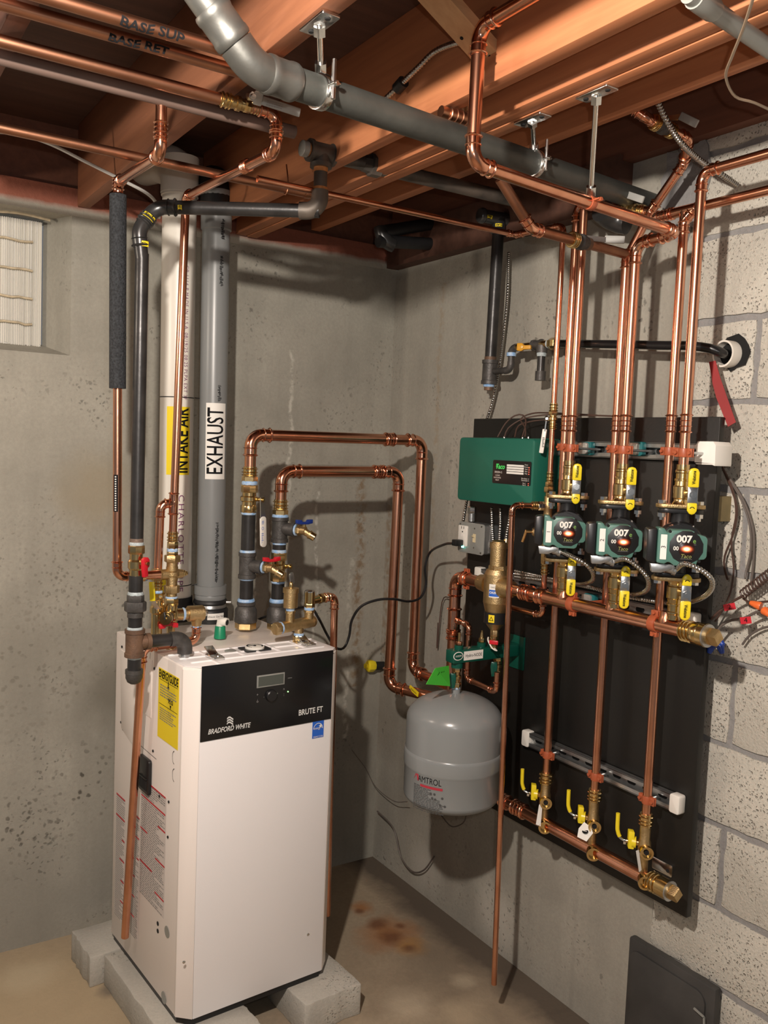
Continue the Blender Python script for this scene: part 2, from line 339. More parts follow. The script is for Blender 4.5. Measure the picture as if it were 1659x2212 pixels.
def ngon(r, n=24, cx=0, cy=0, ry=None, a0=0):
    return [(cx + r * math.cos(a0 + 2 * math.pi * k / n), cy + (ry or r) * math.sin(a0 + 2 * math.pi * k / n)) for k in range(n)]
def world_loc(o):
    p = V((0, 0, 0))
    while o is not None: p = p + o.location; o = o.parent
    return p
def finish(me, bevel, ang=38):
    if bevel:
        bm = bmesh.new(); bm.from_mesh(me)
        bmesh.ops.recalc_face_normals(bm, faces=bm.faces)
        es = [e for e in bm.edges if len(e.link_faces) == 2 and e.calc_face_angle(0) > 0.6]
        bmesh.ops.bevel(bm, geom=es, offset=bevel, segments=2, affect='EDGES', profile=0.5, clamp_overlap=True)
        bm.to_mesh(me); bm.free()
    else:
        bm = bmesh.new(); bm.from_mesh(me); bmesh.ops.recalc_face_normals(bm, faces=bm.faces); bm.to_mesh(me); bm.free()
    me.polygons.foreach_set('use_smooth', [True] * len(me.polygons))
    me.set_sharp_from_angle(angle=math.radians(ang))
def obj(name, mb, m, parent=None, bevel=0, label=None, base=None, local=False):
    """one mesh object; vertices given in world coordinates unless local"""
    if parent is not None and not local: o0 = world_loc(parent)
    elif base is not None and not local: o0 = V(base)
    else: o0 = V((0, 0, 0))
    me = bpy.data.meshes.new(name); me.from_pydata([tuple(p - o0) for p in mb.v], [], mb.f)
    finish(me, bevel); me.materials.append(m)
    o = bpy.data.objects.new(name, me); C.objects.link(o)
    if parent is not None: o.parent = parent
    elif base is not None: o.location = base
    if label: o['label'] = label
    return o
def tag(o, label, cat, group=None):
    o['label'] = label; o['category'] = cat
    if group: o['group'] = group
    return o
def thing(name, label, cat, loc, group=None, rotz=0):
    o = bpy.data.objects.new(name, None); C.objects.link(o); o.empty_display_size = 0.03
    o.location = loc; o.rotation_euler = (0, 0, rotz)
    return tag(o, label, cat, group)
def struct(name, mb, m, parent=None, bevel=0):
    o = obj(name, mb, m, parent, bevel)
    if parent is None: o['kind'] = 'structure'
    return o
def dup(root, loc, label, rotz=None):
    r = root.copy(); C.objects.link(r); r.location = loc
    if rotz is not None: r.rotation_euler = (0, 0, rotz)
    r['label'] = label
    for ch in list(root.children):
        c = ch.copy(); C.objects.link(c); c.parent = r
        for g in list(ch.children):
            d = g.copy(); C.objects.link(d); d.parent = c
    return r
# ---- lettering
def glyphs(txt, size, align='CENTER', bold=0.0, shear=0.0, sx=1.0, spacing=1.0):
    cu = bpy.data.curves.new('t', 'FONT'); cu.body = txt; cu.size = size; cu.align_x = align; cu.align_y = 'CENTER'
    cu.offset = bold; cu.shear = shear; cu.space_character = spacing; cu.resolution_u = 3
    o = bpy.data.objects.new('t', cu); C.objects.link(o)
    bpy.context.view_layer.update()
    me = o.evaluated_get(bpy.context.evaluated_depsgraph_get()).to_mesh()
    vs = [(v.co.x * sx, v.co.y) for v in me.vertices]; fs = [tuple(p.vertices) for p in me.polygons]
    o.evaluated_get(bpy.context.evaluated_depsgraph_get()).to_mesh_clear()
    C.objects.unlink(o); bpy.data.objects.remove(o); bpy.data.curves.remove(cu)
    return vs, fs
def text(name, txt, parent, o, fr, size, m=INK, lift=0.0006, fit=None, local=False, **k):
    vs, fs = glyphs(txt, size, **k); r, u, n = fr
    if fit:
        xs = [v[0] for v in vs]; s = fit / (max(xs) - min(xs)); vs = [(x * s, y) for x, y in vs]
    mb = MB().add([V(o) + r * x + u * y + n * lift for x, y in vs], fs)
    return obj(name, mb, m, parent, local=local)
def wrap(name, vs, fs, parent, o, axis, ang0, rad, m, along=True, maxlen=0.007):
    """print on a pipe: x of the letters runs along the axis, y round the pipe (or the other way)"""
    bm = bmesh.new(); bv = [bm.verts.new((x, y, 0)) for x, y in vs]
    for f in fs:
        try: bm.faces.new([bv[i] for i in f])
        except ValueError: pass
    bmesh.ops.triangulate(bm, faces=bm.faces)
    for _ in range(4):
        es = [e for e in bm.edges if e.calc_length() > maxlen]
        if not es: break
        bmesh.ops.subdivide_edges(bm, edges=es, cuts=1, use_grid_fill=False)
        bmesh.ops.triangulate(bm, faces=bm.faces)
    bm.verts.index_update()
    A = V(axis).normalized(); tow = V(ang0); tow = (tow - A * tow.dot(A)).normalized(); sd = A.cross(tow)
    P = []
    for v in bm.verts:
        h, q = (v.co.x, -v.co.y) if along else (v.co.y, v.co.x)
        a = q / rad
        P.append(V(o) + A * h + (tow * math.cos(a) + sd * math.sin(a)) * rad)
    F = [[v.index for v in f.verts] for f in bm.faces]; bm.free()
    return obj(name, MB().add(P, F), m, parent)
def rect_f(x0, y0, x1, y1, n=1):
    vs = []; fs = []
    for i in range(n):
        a = x0 + (x1 - x0) * i / n; b = x0 + (x1 - x0) * (i + 1) / n; o = len(vs)
        vs += [(a, y0), (b, y0), (b, y1), (a, y1)]; fs.append((o, o + 1, o + 2, o + 3))
    return vs, fs
def fine_print(name, parent, o, fr, w_, rows, pitch, m=INKG, lift=0.0006, seed=1, thick=0.45, local=False):
    rn = random.Random(seed); mb = MB(); r, u, n = fr
    for i in range(rows):
        x = -w_ / 2; end = w_ / 2 - (rn.random() ** 3) * w_ * 0.5
        while x < end:
            l = rn.uniform(0.08, 0.3) * w_ * 0.4
            a, b = x, min(x + l, end); y = -i * pitch; t = pitch * thick / 2
            mb.add([V(o) + r * p + u * q + n * lift for p, q in ((a, y - t), (b, y - t), (b, y + t), (a, y + t))], [(0, 1, 2, 3)])
            x += l + w_ * 0.02
    return obj(name, mb, m, parent, local=local)
def decal(name, parent, o, fr, poly, m, lift=0.0004, thick=0.0004, label=None, local=False):
    return obj(name, MB().prism(poly, o, fr, lift, lift + thick), m, parent, label=label, local=local)
def quad_decal(name, parent, pts, n, m, lift=0.0006, label=None):
    n = V(n); return obj(name, MB().add([p + n * lift for p in pts], [(0, 1, 2, 3)]), m, parent, label=label)
# ---- pipework
def arc(p, a, b, rad, seg=8):
    """fillet at p between incoming direction a and outgoing direction b"""
    a = V(a).normalized(); b = V(b).normalized(); th = a.angle(b)
    t = rad * math.tan(th / 2); s = p - a * t
    n = a.cross(b).normalized(); c = s + n.cross(a) * rad
    return [c + Matrix.Rotation(th * k / seg, 3, n) @ (s - c) for k in range(seg + 1)], t
def bead(mb, p, ax, r, w_=0.0035, n=20):
    mb.lathe(V(p) - V(ax).normalized() * w_, ax, [(0, r * 1.0), (w_ * 0.4, r * 1.16), (w_, r * 1.24), (w_ * 1.6, r * 1.16), (w_ * 2, r * 1.0)], n)
def elbow(parent, p, a, b, d, m=None, bend=1.15, sock=0.85, name='elbow', beads=True):
    a = V(a).normalized(); b = V(b).normalized(); pts, t = arc(V(p), a, b, bend * d)
    r = d / 2 * 1.10; mb = MB(); s = sock * d
    path = [pts[0] - a * s] + pts + [pts[-1] + b * s]
    mb.tube(path, r, 20)
    if beads:
        for q, ax in ((path[0] + a * d * 0.12, a), (path[-1] - b * d * 0.12, b)): bead(mb, q, ax, r, d * 0.10)
        for q, ax in ((pts[0] - a * d * 0.12, a), (pts[-1] + b * d * 0.12, b)): bead(mb, q, ax, r * 0.93, d * 0.06)
    return obj(name, mb, m or COPFIT, parent), t
def run(parent, pts, d, m=None, fit=None, bend=1.15, name='tube', sock=0.85, beads=True, elbows=True, skip=()):
    """straight lengths and elbows through the points"""
    pts = [V(p) for p in pts]; m = m or COPPER; cut = [0.0] * len(pts); k = len(pts)
    for i in range(1, k - 1):
        a = pts[i] - pts[i - 1]; b = pts[i + 1] - pts[i]
        if elbows: _, cut[i] = elbow(parent, pts[i], a, b, d, fit, bend, sock, beads=beads)
    for i in range(k - 1):
        if i in skip: continue
        dv = (pts[i + 1] - pts[i]); ln = dv.length; dv = dv.normalized()
        a = pts[i] + dv * cut[i]; b = pts[i + 1] - dv * cut[i + 1]
        if (b - a).dot(dv) > 0.002: obj(name, MB().cyl(a, b, d / 2, 20), m, parent)
def coupling(parent, p, axis, d, ln, m=None, name='coupling'):
    A = V(axis).normalized(); p = V(p); r = d / 2 * 1.10; mb = MB()
    mb.lathe(p - A * ln / 2, A, [(0, r), (ln, r)], 20)
    for s in (-1, 1):
        bead(mb, p + A * s * (ln / 2 - d * 0.14), A, r, d * 0.10); bead(mb, p + A * s * (ln * 0.14), A, r * 0.94, d * 0.06)
    return obj(name, mb, m or COPFIT, parent)
def tee(parent, p, axis, br, d, d2, ln, bl, m=None, name='tee'):
    A = V(axis).normalized(); B = V(br).normalized(); p = V(p); r = d / 2 * 1.10; mb = MB()
    mb.lathe(p - A * ln / 2, A, [(0, r), (ln, r)], 20)
    mb.lathe(p, B, [(0, d2 / 2 * 1.1), (bl, d2 / 2 * 1.1)], 20)
    for s in (-1, 1): bead(mb, p + A * s * (ln / 2 - d * 0.14), A, r, d * 0.10)
    bead(mb, p + B * (bl - d2 * 0.14), B, d2 / 2 * 1.1, d2 * 0.1)
    return obj(name, mb, m or COPFIT, parent)
def stack(parent, p, axis, items):
    """items laid end to end along an axis: (name, material, kind, length, radius[, radius2])"""
    A = V(axis).normalized(); p = V(p)
    for it in items:
        nm, m, kind, ln, r = it[:5]; r2 = it[5] if len(it) > 5 else r
        if nm:
            mb = MB()
            if kind == 'cyl': mb.lathe(p, A, [(0, r), (ln, r2)], 22)
            elif kind == 'hex': mb.lathe(p, A, [(0, r * 0.92), (ln * 0.12, r), (ln * 0.88, r), (ln, r * 0.92)], 6)
            elif kind == 'oct': mb.lathe(p, A, [(0, r * 0.94), (ln * 0.1, r), (ln * 0.9, r), (ln, r * 0.94)], 8)
            elif kind == 'band': mb.lathe(p, A, [(0, r * 0.93), (ln * 0.3, r * 1.02), (ln * 0.7, r), (ln, r * 0.93)], 22)
            elif kind == 'bell': mb.lathe(p, A, [(0, r), (ln * 0.12, r * 1.03), (ln * 0.25, r), (ln * 0.62, r * 0.98), (ln * 0.8, r2), (ln * 0.86, r2 * 1.12), (ln, r2 * 1.12)], 22)
            elif kind == 'rim': mb.lathe(p, A, [(0, r * 1.1), (ln * 0.14, r * 1.1), (ln * 0.16, r), (ln * 0.84, r), (ln * 0.86, r * 1.1), (ln, r * 1.1)], 22)
            elif kind == 'press':
                mb.lathe(p, A, [(0, r), (ln, r)], 22)
                for t in (0.18, 0.45, 0.8): bead(mb, p + A * ln * t, A, r, ln * 0.07)
            elif kind == 'valve': mb.lathe(p, A, [(0, r * 0.8), (ln * 0.28, r * 0.8), (ln * 0.36, r), (ln * 0.64, r), (ln * 0.72, r * 0.8), (ln, r * 0.8)], 22)
            elif kind == 'dome': mb.lathe(p, A, [(0, r), (ln * 0.5, r), (ln * 0.8, r * 0.8), (ln * 0.95, r * 0.45), (ln, 0.0)], 22)
            obj(nm, mb, m, parent)
        p = p + A * ln
    return p
def pstack(parent, P, d, items, ax='y'):
    """like stack, the ends given as image rows (or columns) measured on the photo and half widths in pixels"""
    out = []
    for it in items:
        nm, m, kind, q0, q1, hw = it[:6]
        a = along(P, d, py=q0) if ax == 'y' else along(P, d, px=q0); b = along(P, d, py=q1) if ax == 'y' else along(P, d, px=q1)
        k = msize((a + b) / 2, 1)
        stack(parent, a, b - a, [(nm, m, kind, (b - a).length, hw * k) + ((it[6] * k,) if len(it) > 6 else ())])
    return None
def spline(pts, step=0.01):
    pts = [V(p) for p in pts]; P = [pts[0] * 2 - pts[1]] + pts + [pts[-1] * 2 - pts[-2]]; out = []
    for i in range(1, len(P) - 2):
        n = max(2, int((P[i + 1] - P[i]).length / step))
        for k in range(n):
            t = k / n
            out.append(0.5 * ((2 * P[i]) + (P[i + 1] - P[i - 1]) * t + (2 * P[i - 1] - 5 * P[i] + 4 * P[i + 1] - P[i + 2]) * t * t + (3 * P[i] - P[i - 1] - 3 * P[i + 1] + P[i + 2]) * t ** 3))
    out.append(pts[-1]); return out
def wire(name, pts, r, m, label, cat='wire', parent=None, n=7, group=None):
    pts = [V(p) for p in pts]
    mb = MB().tube(spline(pts, 0.012), r, n)
    if parent is not None: return obj(name, mb, m, parent)
    return tag(obj(name, mb, m, base=pts[0]), label, cat, group)
def flex(pts, r, pitch=0.0062, n=9):
    """spiral armoured jacket"""
    raw = spline(pts, pitch / 8); sp = [raw[0]]; acc = 0.0
    for a, b in zip(raw, raw[1:]):
        acc += (b - a).length
        if acc >= pitch / 4: sp.append(b); acc = 0.0
    rs = [r * (0.74, 0.95, 1.0, 0.95)[k % 4] for k in range(len(sp))]
    return MB().tube(sp, rs, n)
def clamp(parent, p, axis, out, r, m=None, ears=None, wid=0.012, name='ring'):
    """split-ring pipe clamp: band, two ears with bolts"""
    A = V(axis).normalized(); p = V(p); ear = V(ears).normalized() if ears is not None else A.cross(V(out)).normalized()
    o = V(out).normalized(); mb = MB()
    mb.lathe(p - A * wid / 2, A, [(0, r * 1.0), (0, r * 1.16), (wid, r * 1.16), (wid, r * 1.0)], 22, cap=False)
    for s in (-1, 1):
        for q in (-1, 1):
            mb.box(p + ear * s * (r * 1.16 + 0.0045) + o * q * 0.003, (wid, 0.013, 0.0035), (A, ear, A.cross(ear)))
    rg = obj(name, mb, m or EPOXY, parent, bevel=0.0012)
    for s in (-1, 1):
        c = p + ear * s * (r * 1.16 + 0.0055)
        obj('bolt', MB().lathe(c - o * 0.007, o, [(0, 0.0032), (0.013, 0.0032), (0.013, 0.0046), (0.0165, 0.0040)], 10), m or EPOXY, rg)
    return rg
# ================================================================ setting
def slab(x0, x1, y0, y1, z0, z1, mb=None):
    return (mb or MB()).box(((x0 + x1) / 2, (y0 + y1) / 2, (z0 + z1) / 2), (x1 - x0, y1 - y0, z1 - z0))
struct('floor', slab(-4.2, 0.3, -4.6, 0.3, -0.12, 0.0), FLOORM)

# left wall with a splayed window recess
m = MB()
slab(-4.2, 0.0, 0.0, 0.25, -0.1, 1.862, m); slab(-1.187, 0.0, 0.0, 0.25, 1.862, 2.285, m); slab(-4.2, -1.80, 0.0, 0.25, 1.862, 2.285, m)
WL = struct('wall_left', m, CONC_L)
m = MB()
m.prism([(-1.187, 0.0), (-1.187, 0.16), (-1.243, 0.13)], (0, 0, 1.862), FT, 0, 0.423)           # splayed jamb
m.add([(-1.80, 0, 1.862), (-1.187, 0, 1.862), (-1.187, 0.14, 1.862), (-1.80, 0.14, 1.862), (-1.80, 0.14, 1.90), (-1.187, 0.14, 1.90)],
      [(0, 1, 2, 3), (0, 1, 5, 4), (1, 2, 5), (0, 4, 3), (3, 2, 5, 4)])
obj('jamb', m, CONC_L, WL)
# pleated window filler
wt = thing('strip_panel', 'off-white panel of thin upright strips with tan cross bands filling the window recess', 'panel', (-1.5, 0.10, 1.885))
obj('backing', slab(-1.79, -1.252, 0.108, 0.118, 1.885, 2.272), PAPER, wt)
m = MB(); rn = random.Random(3); x = -1.788
while x < -1.255:
    wd = rn.uniform(0.0038, 0.0052); z0 = 1.884 + rn.uniform(0, 0.012)
    dy = rn.uniform(-0.0025, 0.0015); ln = rn.uniform(-0.004, 0.004)
    m.add([(x, .106, z0), (x + wd, .106, z0), (x + wd + ln * .3, .106, 2.27), (x + ln * .3, .106, 2.27), (x + wd / 2, .098 + dy, z0 - .001), (x + wd / 2, .099 + dy, 2.272)],
          [(0, 4, 5, 3), (4, 1, 2, 5), (0, 1, 4), (3, 5, 2)])
    x += wd + 0.0008
s = obj('strips', m, WHITE, wt); s['kind'] = 'stuff'
TANB = mat('tan_band', (0.52, 0.43, 0.29), 0.7, 0, 60, 0.3)
for z in (1.955, 2.035, 2.12, 2.205):
    m = MB(); rn = random.Random(int(z * 100)); x = -1.78
    pts = []
    while x < -1.262: pts.append((x, .0955, z + rn.uniform(-.003, .003))); x += 0.02
    obj('band', MB().tube(pts, 0.0042, 5), TANB, wt)
tag(obj('twig', MB().tube(spline([(-1.60, .05, 2.276), (-1.45, .06, 2.268), (-1.33, .05, 2.276), (-1.24, .05, 2.270)], .02), .004, 6), TANB), 'thin dry twig caught along the top of the strip panel', 'twig')

# right wall: poured concrete next to the corner, block beyond
m = MB(); slab(0.0, 0.25, -1.36, 0.25, -0.1, 2.285, m); slab(0.0, 0.25, -1.36, -1.13, 2.28, 2.41, m)
WR = struct('wall_right', m, CONC_R)
m = slab(0.0035, 0.25, -4.4, -1.30, -0.1, 2.405)
obj('mortar_bed', m, MORTAR, WR)
joints = [-0.08, 0.125, 0.33, 0.526, 0.731, 0.932, 1.137, 1.352, 1.553, 1.762, 1.959, 2.165, 2.37, 2.41]
rn = random.Random(5); shared = {}
def stone(y0, y1, z0, z1):
    key = (round(y1 - y0, 3), round(z1 - z0, 3))
    c = V((0, (y0 + y1) / 2, (z0 + z1) / 2))
    if key not in shared:
        a = (y1 - y0) / 2; b = (z1 - z0) / 2; q = random.Random(hash(key) % 999)
        poly = []
        for (xa, ya, xb, yb) in ((-a, -b, a, -b), (a, -b, a, b), (a, b, -a, b), (-a, b, -a, -b)):
            n = max(2, int(max(abs(xb - xa), abs(yb - ya)) / 0.03))
            for k in range(n):
                t = k / n; poly.append((xa + (xb - xa) * t + q.uniform(-.003, .003), ya + (yb - ya) * t + q.uniform(-.003, .003)))
        o = obj('block', MB().prism(poly, (0, 0, 0), FR, -0.009, 0.0015), BLOCK, WR, local=True, bevel=0.0015)
        shared[key] = o
    else:
        o = shared[key].copy(); C.objects.link(o); o.parent = WR
    o.location = c + V((rn.uniform(-.002, .002), 0, 0))
for i in range(len(joints) - 1):
    z0, z1 = joints[i] + 0.0085, joints[i + 1] - 0.0085
    if z1 - z0 < 0.04: z0 = joints[i] + 0.004; z1 = joints[i + 1]
    jy = -1.1485 if i in (1, 3, 5, 7, 9) else -1.3505
    if i in (2, 4, 6, 8, 10, 11, 12, 0): jy = -1.3505 + (0.202 if i == 12 else 0)
    y = jy
    first = True
    while y > -3.9:
        ya, yb = y - 0.404 + 0.0085, y - 0.0085
        lim = -1.365
        if i in (2, 1): lim = -1.30
        yb2 = min(yb, lim)
        if yb2 - ya > 0.03: stone(ya, yb2, z0, z1)
        y -= 0.404
# ragged mortar wash where the pour meets the block
def blob(cx, cz, rx, rz, seed, fr, o, th, mt, par, name='mortar_patch'):
    q = random.Random(seed); P = []
    for k in range(26):
        a = 2 * math.pi * k / 26; s = 1 + q.uniform(-.22, .2)
        P.append((cx + rx * math.cos(a) * s, cz + rz * math.sin(a) * s))
    return obj(name, MB().prism(P, o, fr, 0, th), mt, par)
blob(1.325, 2.30, 0.075, 0.13, 3, FR, (0, 0, 0), 0.008, MORTAR, WR)

# sill, rim, joists and deck
SB = struct('trim_1', slab(-4.2, 0.0, -0.004, 0.2, 2.283, 2.365), SILL)
struct('trim_4', slab(-4.2, 0.1, 0.03, 0.2, 2.36, 2.555), RIM)
struct('trim_2', slab(-0.04, 0.2, -4.4, -0.02, 2.405, 2.55), RIM)
struct('trim_3', slab(-0.05, 0.2, -1.14, -0.01, 2.285, 2.42), DECK)
CE = struct('ceiling', slab(-4.2, 0.3, -4.6, 0.3, 2.55, 2.60), DECK)
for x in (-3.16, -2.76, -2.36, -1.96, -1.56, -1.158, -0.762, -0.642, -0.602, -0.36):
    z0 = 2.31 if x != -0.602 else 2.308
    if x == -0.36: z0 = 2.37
    j = obj('joist', slab(x - .0185, x + .0185, -4.4, -0.02, z0, 2.55), JOIST if x > -1.0 else (JOIST_SHADE if x > -1.3 else RIM), CE, bevel=0.002)  # darker woods toward the left stand in for shade on the joists
for (xa, xb, y) in ((-1.94, -1.58, -0.20),):
    obj('blocking', slab(xa, xb, y - .019, y + .019, 2.32, 2.55), RIM, CE, bevel=0.002)
# cross bridging strap of new lumber between two joists
a = L(1085, 152, 1.47); b = L(950, 0, 1.47); b = a + (b - a) * ((2.548 - a.z) / (b.z - a.z))
br = tag(obj('bridging_strut', MB().bar(a, b, 0.064, 0.019, (0, 1, 0.0)), LUMBER, base=a), 'pale new lumber strut nailed diagonally between two ceiling joists', 'strut')
for t in (0.10, 0.24):
    q = a.lerp(b, t) + V((0, -0.012 if t < .2 else 0.012, 0)); dn_ = V(((b - a).z, 0, -(b - a).x)).normalized(); dn_ = dn_ if dn_.z < 0 else -dn_
    obj('nail', MB().cyl(q + dn_ * .0112, q + dn_ * .008, 0.0035, 8), GAP, br)
# nicks and a wood chip by the split joist
tag(obj('wood_splinter', MB().prism([(-.02, -.06), (.012, -.05), (.02, .02), (.008, .07), (-.005, .02)], R(1000, 215, 0.72), frame((-1, -.3, 0)), 0, 0.006), LUMBER), 'pale splinter of fresh wood torn from the joist behind the grey drain', 'splinter')

# slate sheet leaning at the foot of the right wall
a = R(1357, 2028, 0.035); b = R(1545, 2134, 0.035); zt = (a.z + b.z) / 2
wd = (a - b).length; cy = (a.y + b.y) / 2
sl = thing('slate_cover', 'dark slate grey sheet with a raised rim leaning at the foot of the block wall', 'panel', (-0.03, cy, 0))
obj('sheet', MB().box((-0.020, cy, zt / 2), (wd, zt, 0.024), FR), SLATE, sl, bevel=0.006)
obj('raised_face', MB().prism(rrect(wd * 0.88, zt * 0.9, 0.03, 5), (-0.032, cy + wd * .03, zt / 2 - 0.008), FR, 0, 0.006), SLATE, sl, bevel=0.002)
q = R(1512, 2190, 0.045)
m = MB(); m.bar(q + V((0, .018, .004)), q + V((0, -.012, -.002)), .004, .004, (1, 0, 0)); m.bar(q + V((0, -.012, -.002)), q + V((0, -.014, -.022)), .004, .004, (1, 0, 0))
obj('pull', m, GREYP, sl)
# ================================================================ boiler
TH = 0.0658
BX_, BY_ = math.cos(TH), math.sin(TH)
BO = V((-1.0660, -0.7537, 0.0))            # front left corner on the floor
BE = V((BX_, BY_, 0)); BB = V((-BY_, BX_, 0))
BW, BD, BCH, Z0, Z1 = 0.4662, 0.512, 0.034, 0.112, 1.0465
def B(u, v, z): return BO + BE * u + BB * v + UP * z
FF = (BE, UP, -BB)                          # front face frame
FS = (-BB, UP, -BE)                         # left side frame: reads left to right from the back to the front
FTOP = (BE, BB, UP)
def bf(px, py, lift=0.0): return H(px, py, B(0, -lift, 0), BB)
def bs(px, py, lift=0.0): return H(px, py, B(-lift, 0, 0), BE)
def bt(px, py, lift=0.0): return Z(px, py, Z1 + lift)
bo = thing('boiler', 'cream and white floor-standing boiler with a black front panel, raised on concrete blocks', 'boiler', B(BW / 2, BD / 2, Z0 - .02))
body = [(0, BCH), (BCH, 0), (BW - BCH, 0), (BW, BCH), (BW, BD), (0, BD)]
FB = (BE, BB, UP)
obj('casing', MB().prism([(0.0, BCH + .004), (BCH, .004), (BW - BCH, .004), (BW, BCH + .004), (BW, BD), (0, BD)], BO, FB, Z0, Z1 - 0.004), ENAMEL, bo, bevel=0.003)
obj('base', MB().prism([(.006, BCH + .006), (BCH + .004, .008), (BW - BCH - .004, .008), (BW - .006, BCH + .006), (BW - .006, BD - .006), (.006, BD - .006)], BO, FB, Z0 - 0.020, Z0 + .002), PLASTB, bo)
fp = obj('front_panel', MB().prism([(BCH, 0), (BW - BCH, 0), (BW - BCH, 0.012), (BCH, .012)], BO, FB, Z0 + 0.0, Z1 - 0.012), ENAMELW, bo, bevel=0.0015)
obj('corner_strip', MB().prism([(0, BCH), (BCH - .001, 0.0), (BCH - .001, .02), (.012, BCH + .01), (0, BCH + .01)], BO, FB, Z0, Z1 - .010), ENAMEL, bo, bevel=0.001)
obj('corner_strip', MB().prism([(BW, BCH), (BW - BCH + .001, 0.0), (BW - BCH + .001, .02), (BW - .012, BCH + .01), (BW, BCH + .01)], BO, FB, Z0, Z1 - .010), ENAMEL, bo, bevel=0.001)
for (px, py) in ((397, 2078), (665, 2018)):
    obj('screw', MB().lathe(bf(px, py), -BB, [(0, .004), (.002, .004), (.003, .002)], 10), CHROME, bo)
# black control fascia
zt = bf(577, 1422).z; zb = bf(577, 1577).z
fa = obj('control_panel', MB().box(B(BW / 2, -.001, (zt + zb) / 2), (BW - 2 * BCH - .001, zt - zb, .003), FF), PANELB, bo, bevel=0.0008)
c = bf(585, 1469, .003)
obj('display_frame', MB().box(c, (.084, .033, .003), FF), GREYP, fa, bevel=.0006)
obj('display', MB().box(c - BB * .0016, (.076, .026, .001), FF), LCD, fa)
obj('knob', MB().lathe(bf(585, 1502, .002), -BB, [(0, .017), (.008, .0155), (.010, .013)], 24), PLASTB, fa)
def ftext(nm, s, px, py, size, m_=SILVER, **k): return text(nm, s, fa, bf(px, py, .0025), FF, size, m_, **k)
ftext('lettering', 'BRADFORD WHITE', 495, 1574, .0182, fit=.122, shear=.25, bold=.0004)
ftext('lettering', 'BRUTE FT', 671, 1536, .022, fit=.078, bold=.0005)
c = bf(497, 1561, .0034)
for k in range(3):
    y = .009 - k * .0066
    obj('emblem_wave', MB().add([c + BE * x + UP * (y + d + .004 * math.sin(i * 1.1)) for i, x in enumerate((-.009, -.0045, 0, .0045, .009)) for d in (0, .0042)],
        [(2 * i, 2 * i + 2, 2 * i + 3, 2 * i + 1) for i in range(4)]), SILVER, fa)
for s, px, py, sz in (('-', 570, 1505, .010), ('+', 599, 1498, .008), ('menu', 626, 1464, .006), ('o', 556, 1515, .011), ('|', 556, 1512, .007), ('+', 556, 1501, .011), ('^', 613, 1490, .012), (':', 613, 1500, .013)):
    ftext('symbol', s, px, py, sz, INKG)
obj('indicator', MB().lathe(bf(622, 1494, .0025), -BB, [(0, .0016), (.001, .0016)], 10), LEDG, fa)
# energy badge
st = obj('badge', MB().box(bf(687, 1575, .001), (.037, .049, .0006), FF), BLUEL, bo)
c = bf(687, 1572, .002)
pts = [(.014 * math.cos(a) , .015 * math.sin(a)) for a in [math.pi * k / 12 for k in range(13)]]
obj('arc', MB().add([c + BE * (x * s) + UP * (y * s - .003) - BB * .0004 for s in (1.0, 1.12) for x, y in pts], [(i, i + 1, 14 + i, 13 + i) for i in range(12)]), WHITE, st)
sp = [((.0065 if k % 2 == 0 else .0028) * math.sin(math.pi * k / 5) + .008, (.0065 if k % 2 == 0 else .0028) * math.cos(math.pi * k / 5) + .004) for k in range(10)]
obj('star', MB().prism(sp, c, FF, .0003, .0005), WHITE, st)
text('lettering', 'energy', st, c - UP * .0005 - BE * .003, FF, .0105, WHITE, fit=.021, shear=.3)
text('lettering', 'ENERGY STAR', st, bf(687, 1591, .0016), FF, .0062, WHITE, fit=.031)
# left side: seams, handle, holes, warning print
SIDE_L = bs
def slot(name, a, b, wd, m_=INKG, par=bo):
    d = (b - a); n = -BE; side = n.cross(d).normalized() * wd / 2
    return obj(name, MB().add([a + side - BE * .0006, b + side - BE * .0006, b - side - BE * .0006, a - side - BE * .0006], [(0, 1, 2, 3)]), m_, par)
SEAM = mat('seam_gap', (0.10, 0.09, 0.085), 0.8)  # dark grey of the panel seams and knockout outlines
p_ = [bs(261, 1402), bs(302, 1430), bs(302, 1630), bs(263, 1572)]
ap = obj('access_panel', MB().prism([((q - bs(282, 1500)).dot(-BB), (q - bs(282, 1500)).z) for q in p_], bs(282, 1500), FS, 0, .0022), ENAMEL, bo, bevel=.0008)
slot('seam', bs(264, 1576), bs(338, 1640), .0016, SEAM); slot('seam', bs(325, 1410), bs(308, 1640), .0014, SEAM)
p_ = [bs(308, 1418), bs(372, 1470), bs(372, 1650), bs(306, 1632)]
obj('side_plate', MB().prism([(0, -.001), (.10, -.001), (.10, .16), (0, .16)], B(0, .335, Z1 - .19), FS, 0, .0016), ENAMEL, bo, bevel=.0006)
for (px, py) in ((264, 1397), (262, 1560), (334, 1444), (331, 1622), (345, 1720), (365, 1732), (363, 1808)):
    obj('screw_hole', MB().lathe(bs(px, py, .0006), -BE, [(0, .0036), (.0022, .0036), (.0024, .001)], 10), GAP, bo)
h = bs(317, 1672)
hd = obj('handle', MB().prism(rrect(.074, .098, .008), h, FS, 0, .010), PLASTB, bo, bevel=.002)
obj('grip_recess', MB().prism(rrect(.054, .035, .004), h - UP * .022, FS, .0101, .0106), GAP, hd)
obj('grip_lip', MB().prism(rrect(.056, .004, .0018), h - UP * .006, FS, .0101, .013), PLASTB, hd)
for (px, py) in ((376, 1637), (376, 1675)):
    c = bs(px, py, .0008); mb = MB()
    mb.add([c + (-BB) * (x * s) + UP * (y * s) for s in (1, .86) for x, y in [(.012 * math.cos(a), .018 * math.sin(a)) for a in [math.pi * .5 + math.pi * k / 10 for k in range(11)]]], [(i, i + 1, 12 + i, 11 + i) for i in range(10)])
    obj('knockout_mark', mb, SEAM, bo)
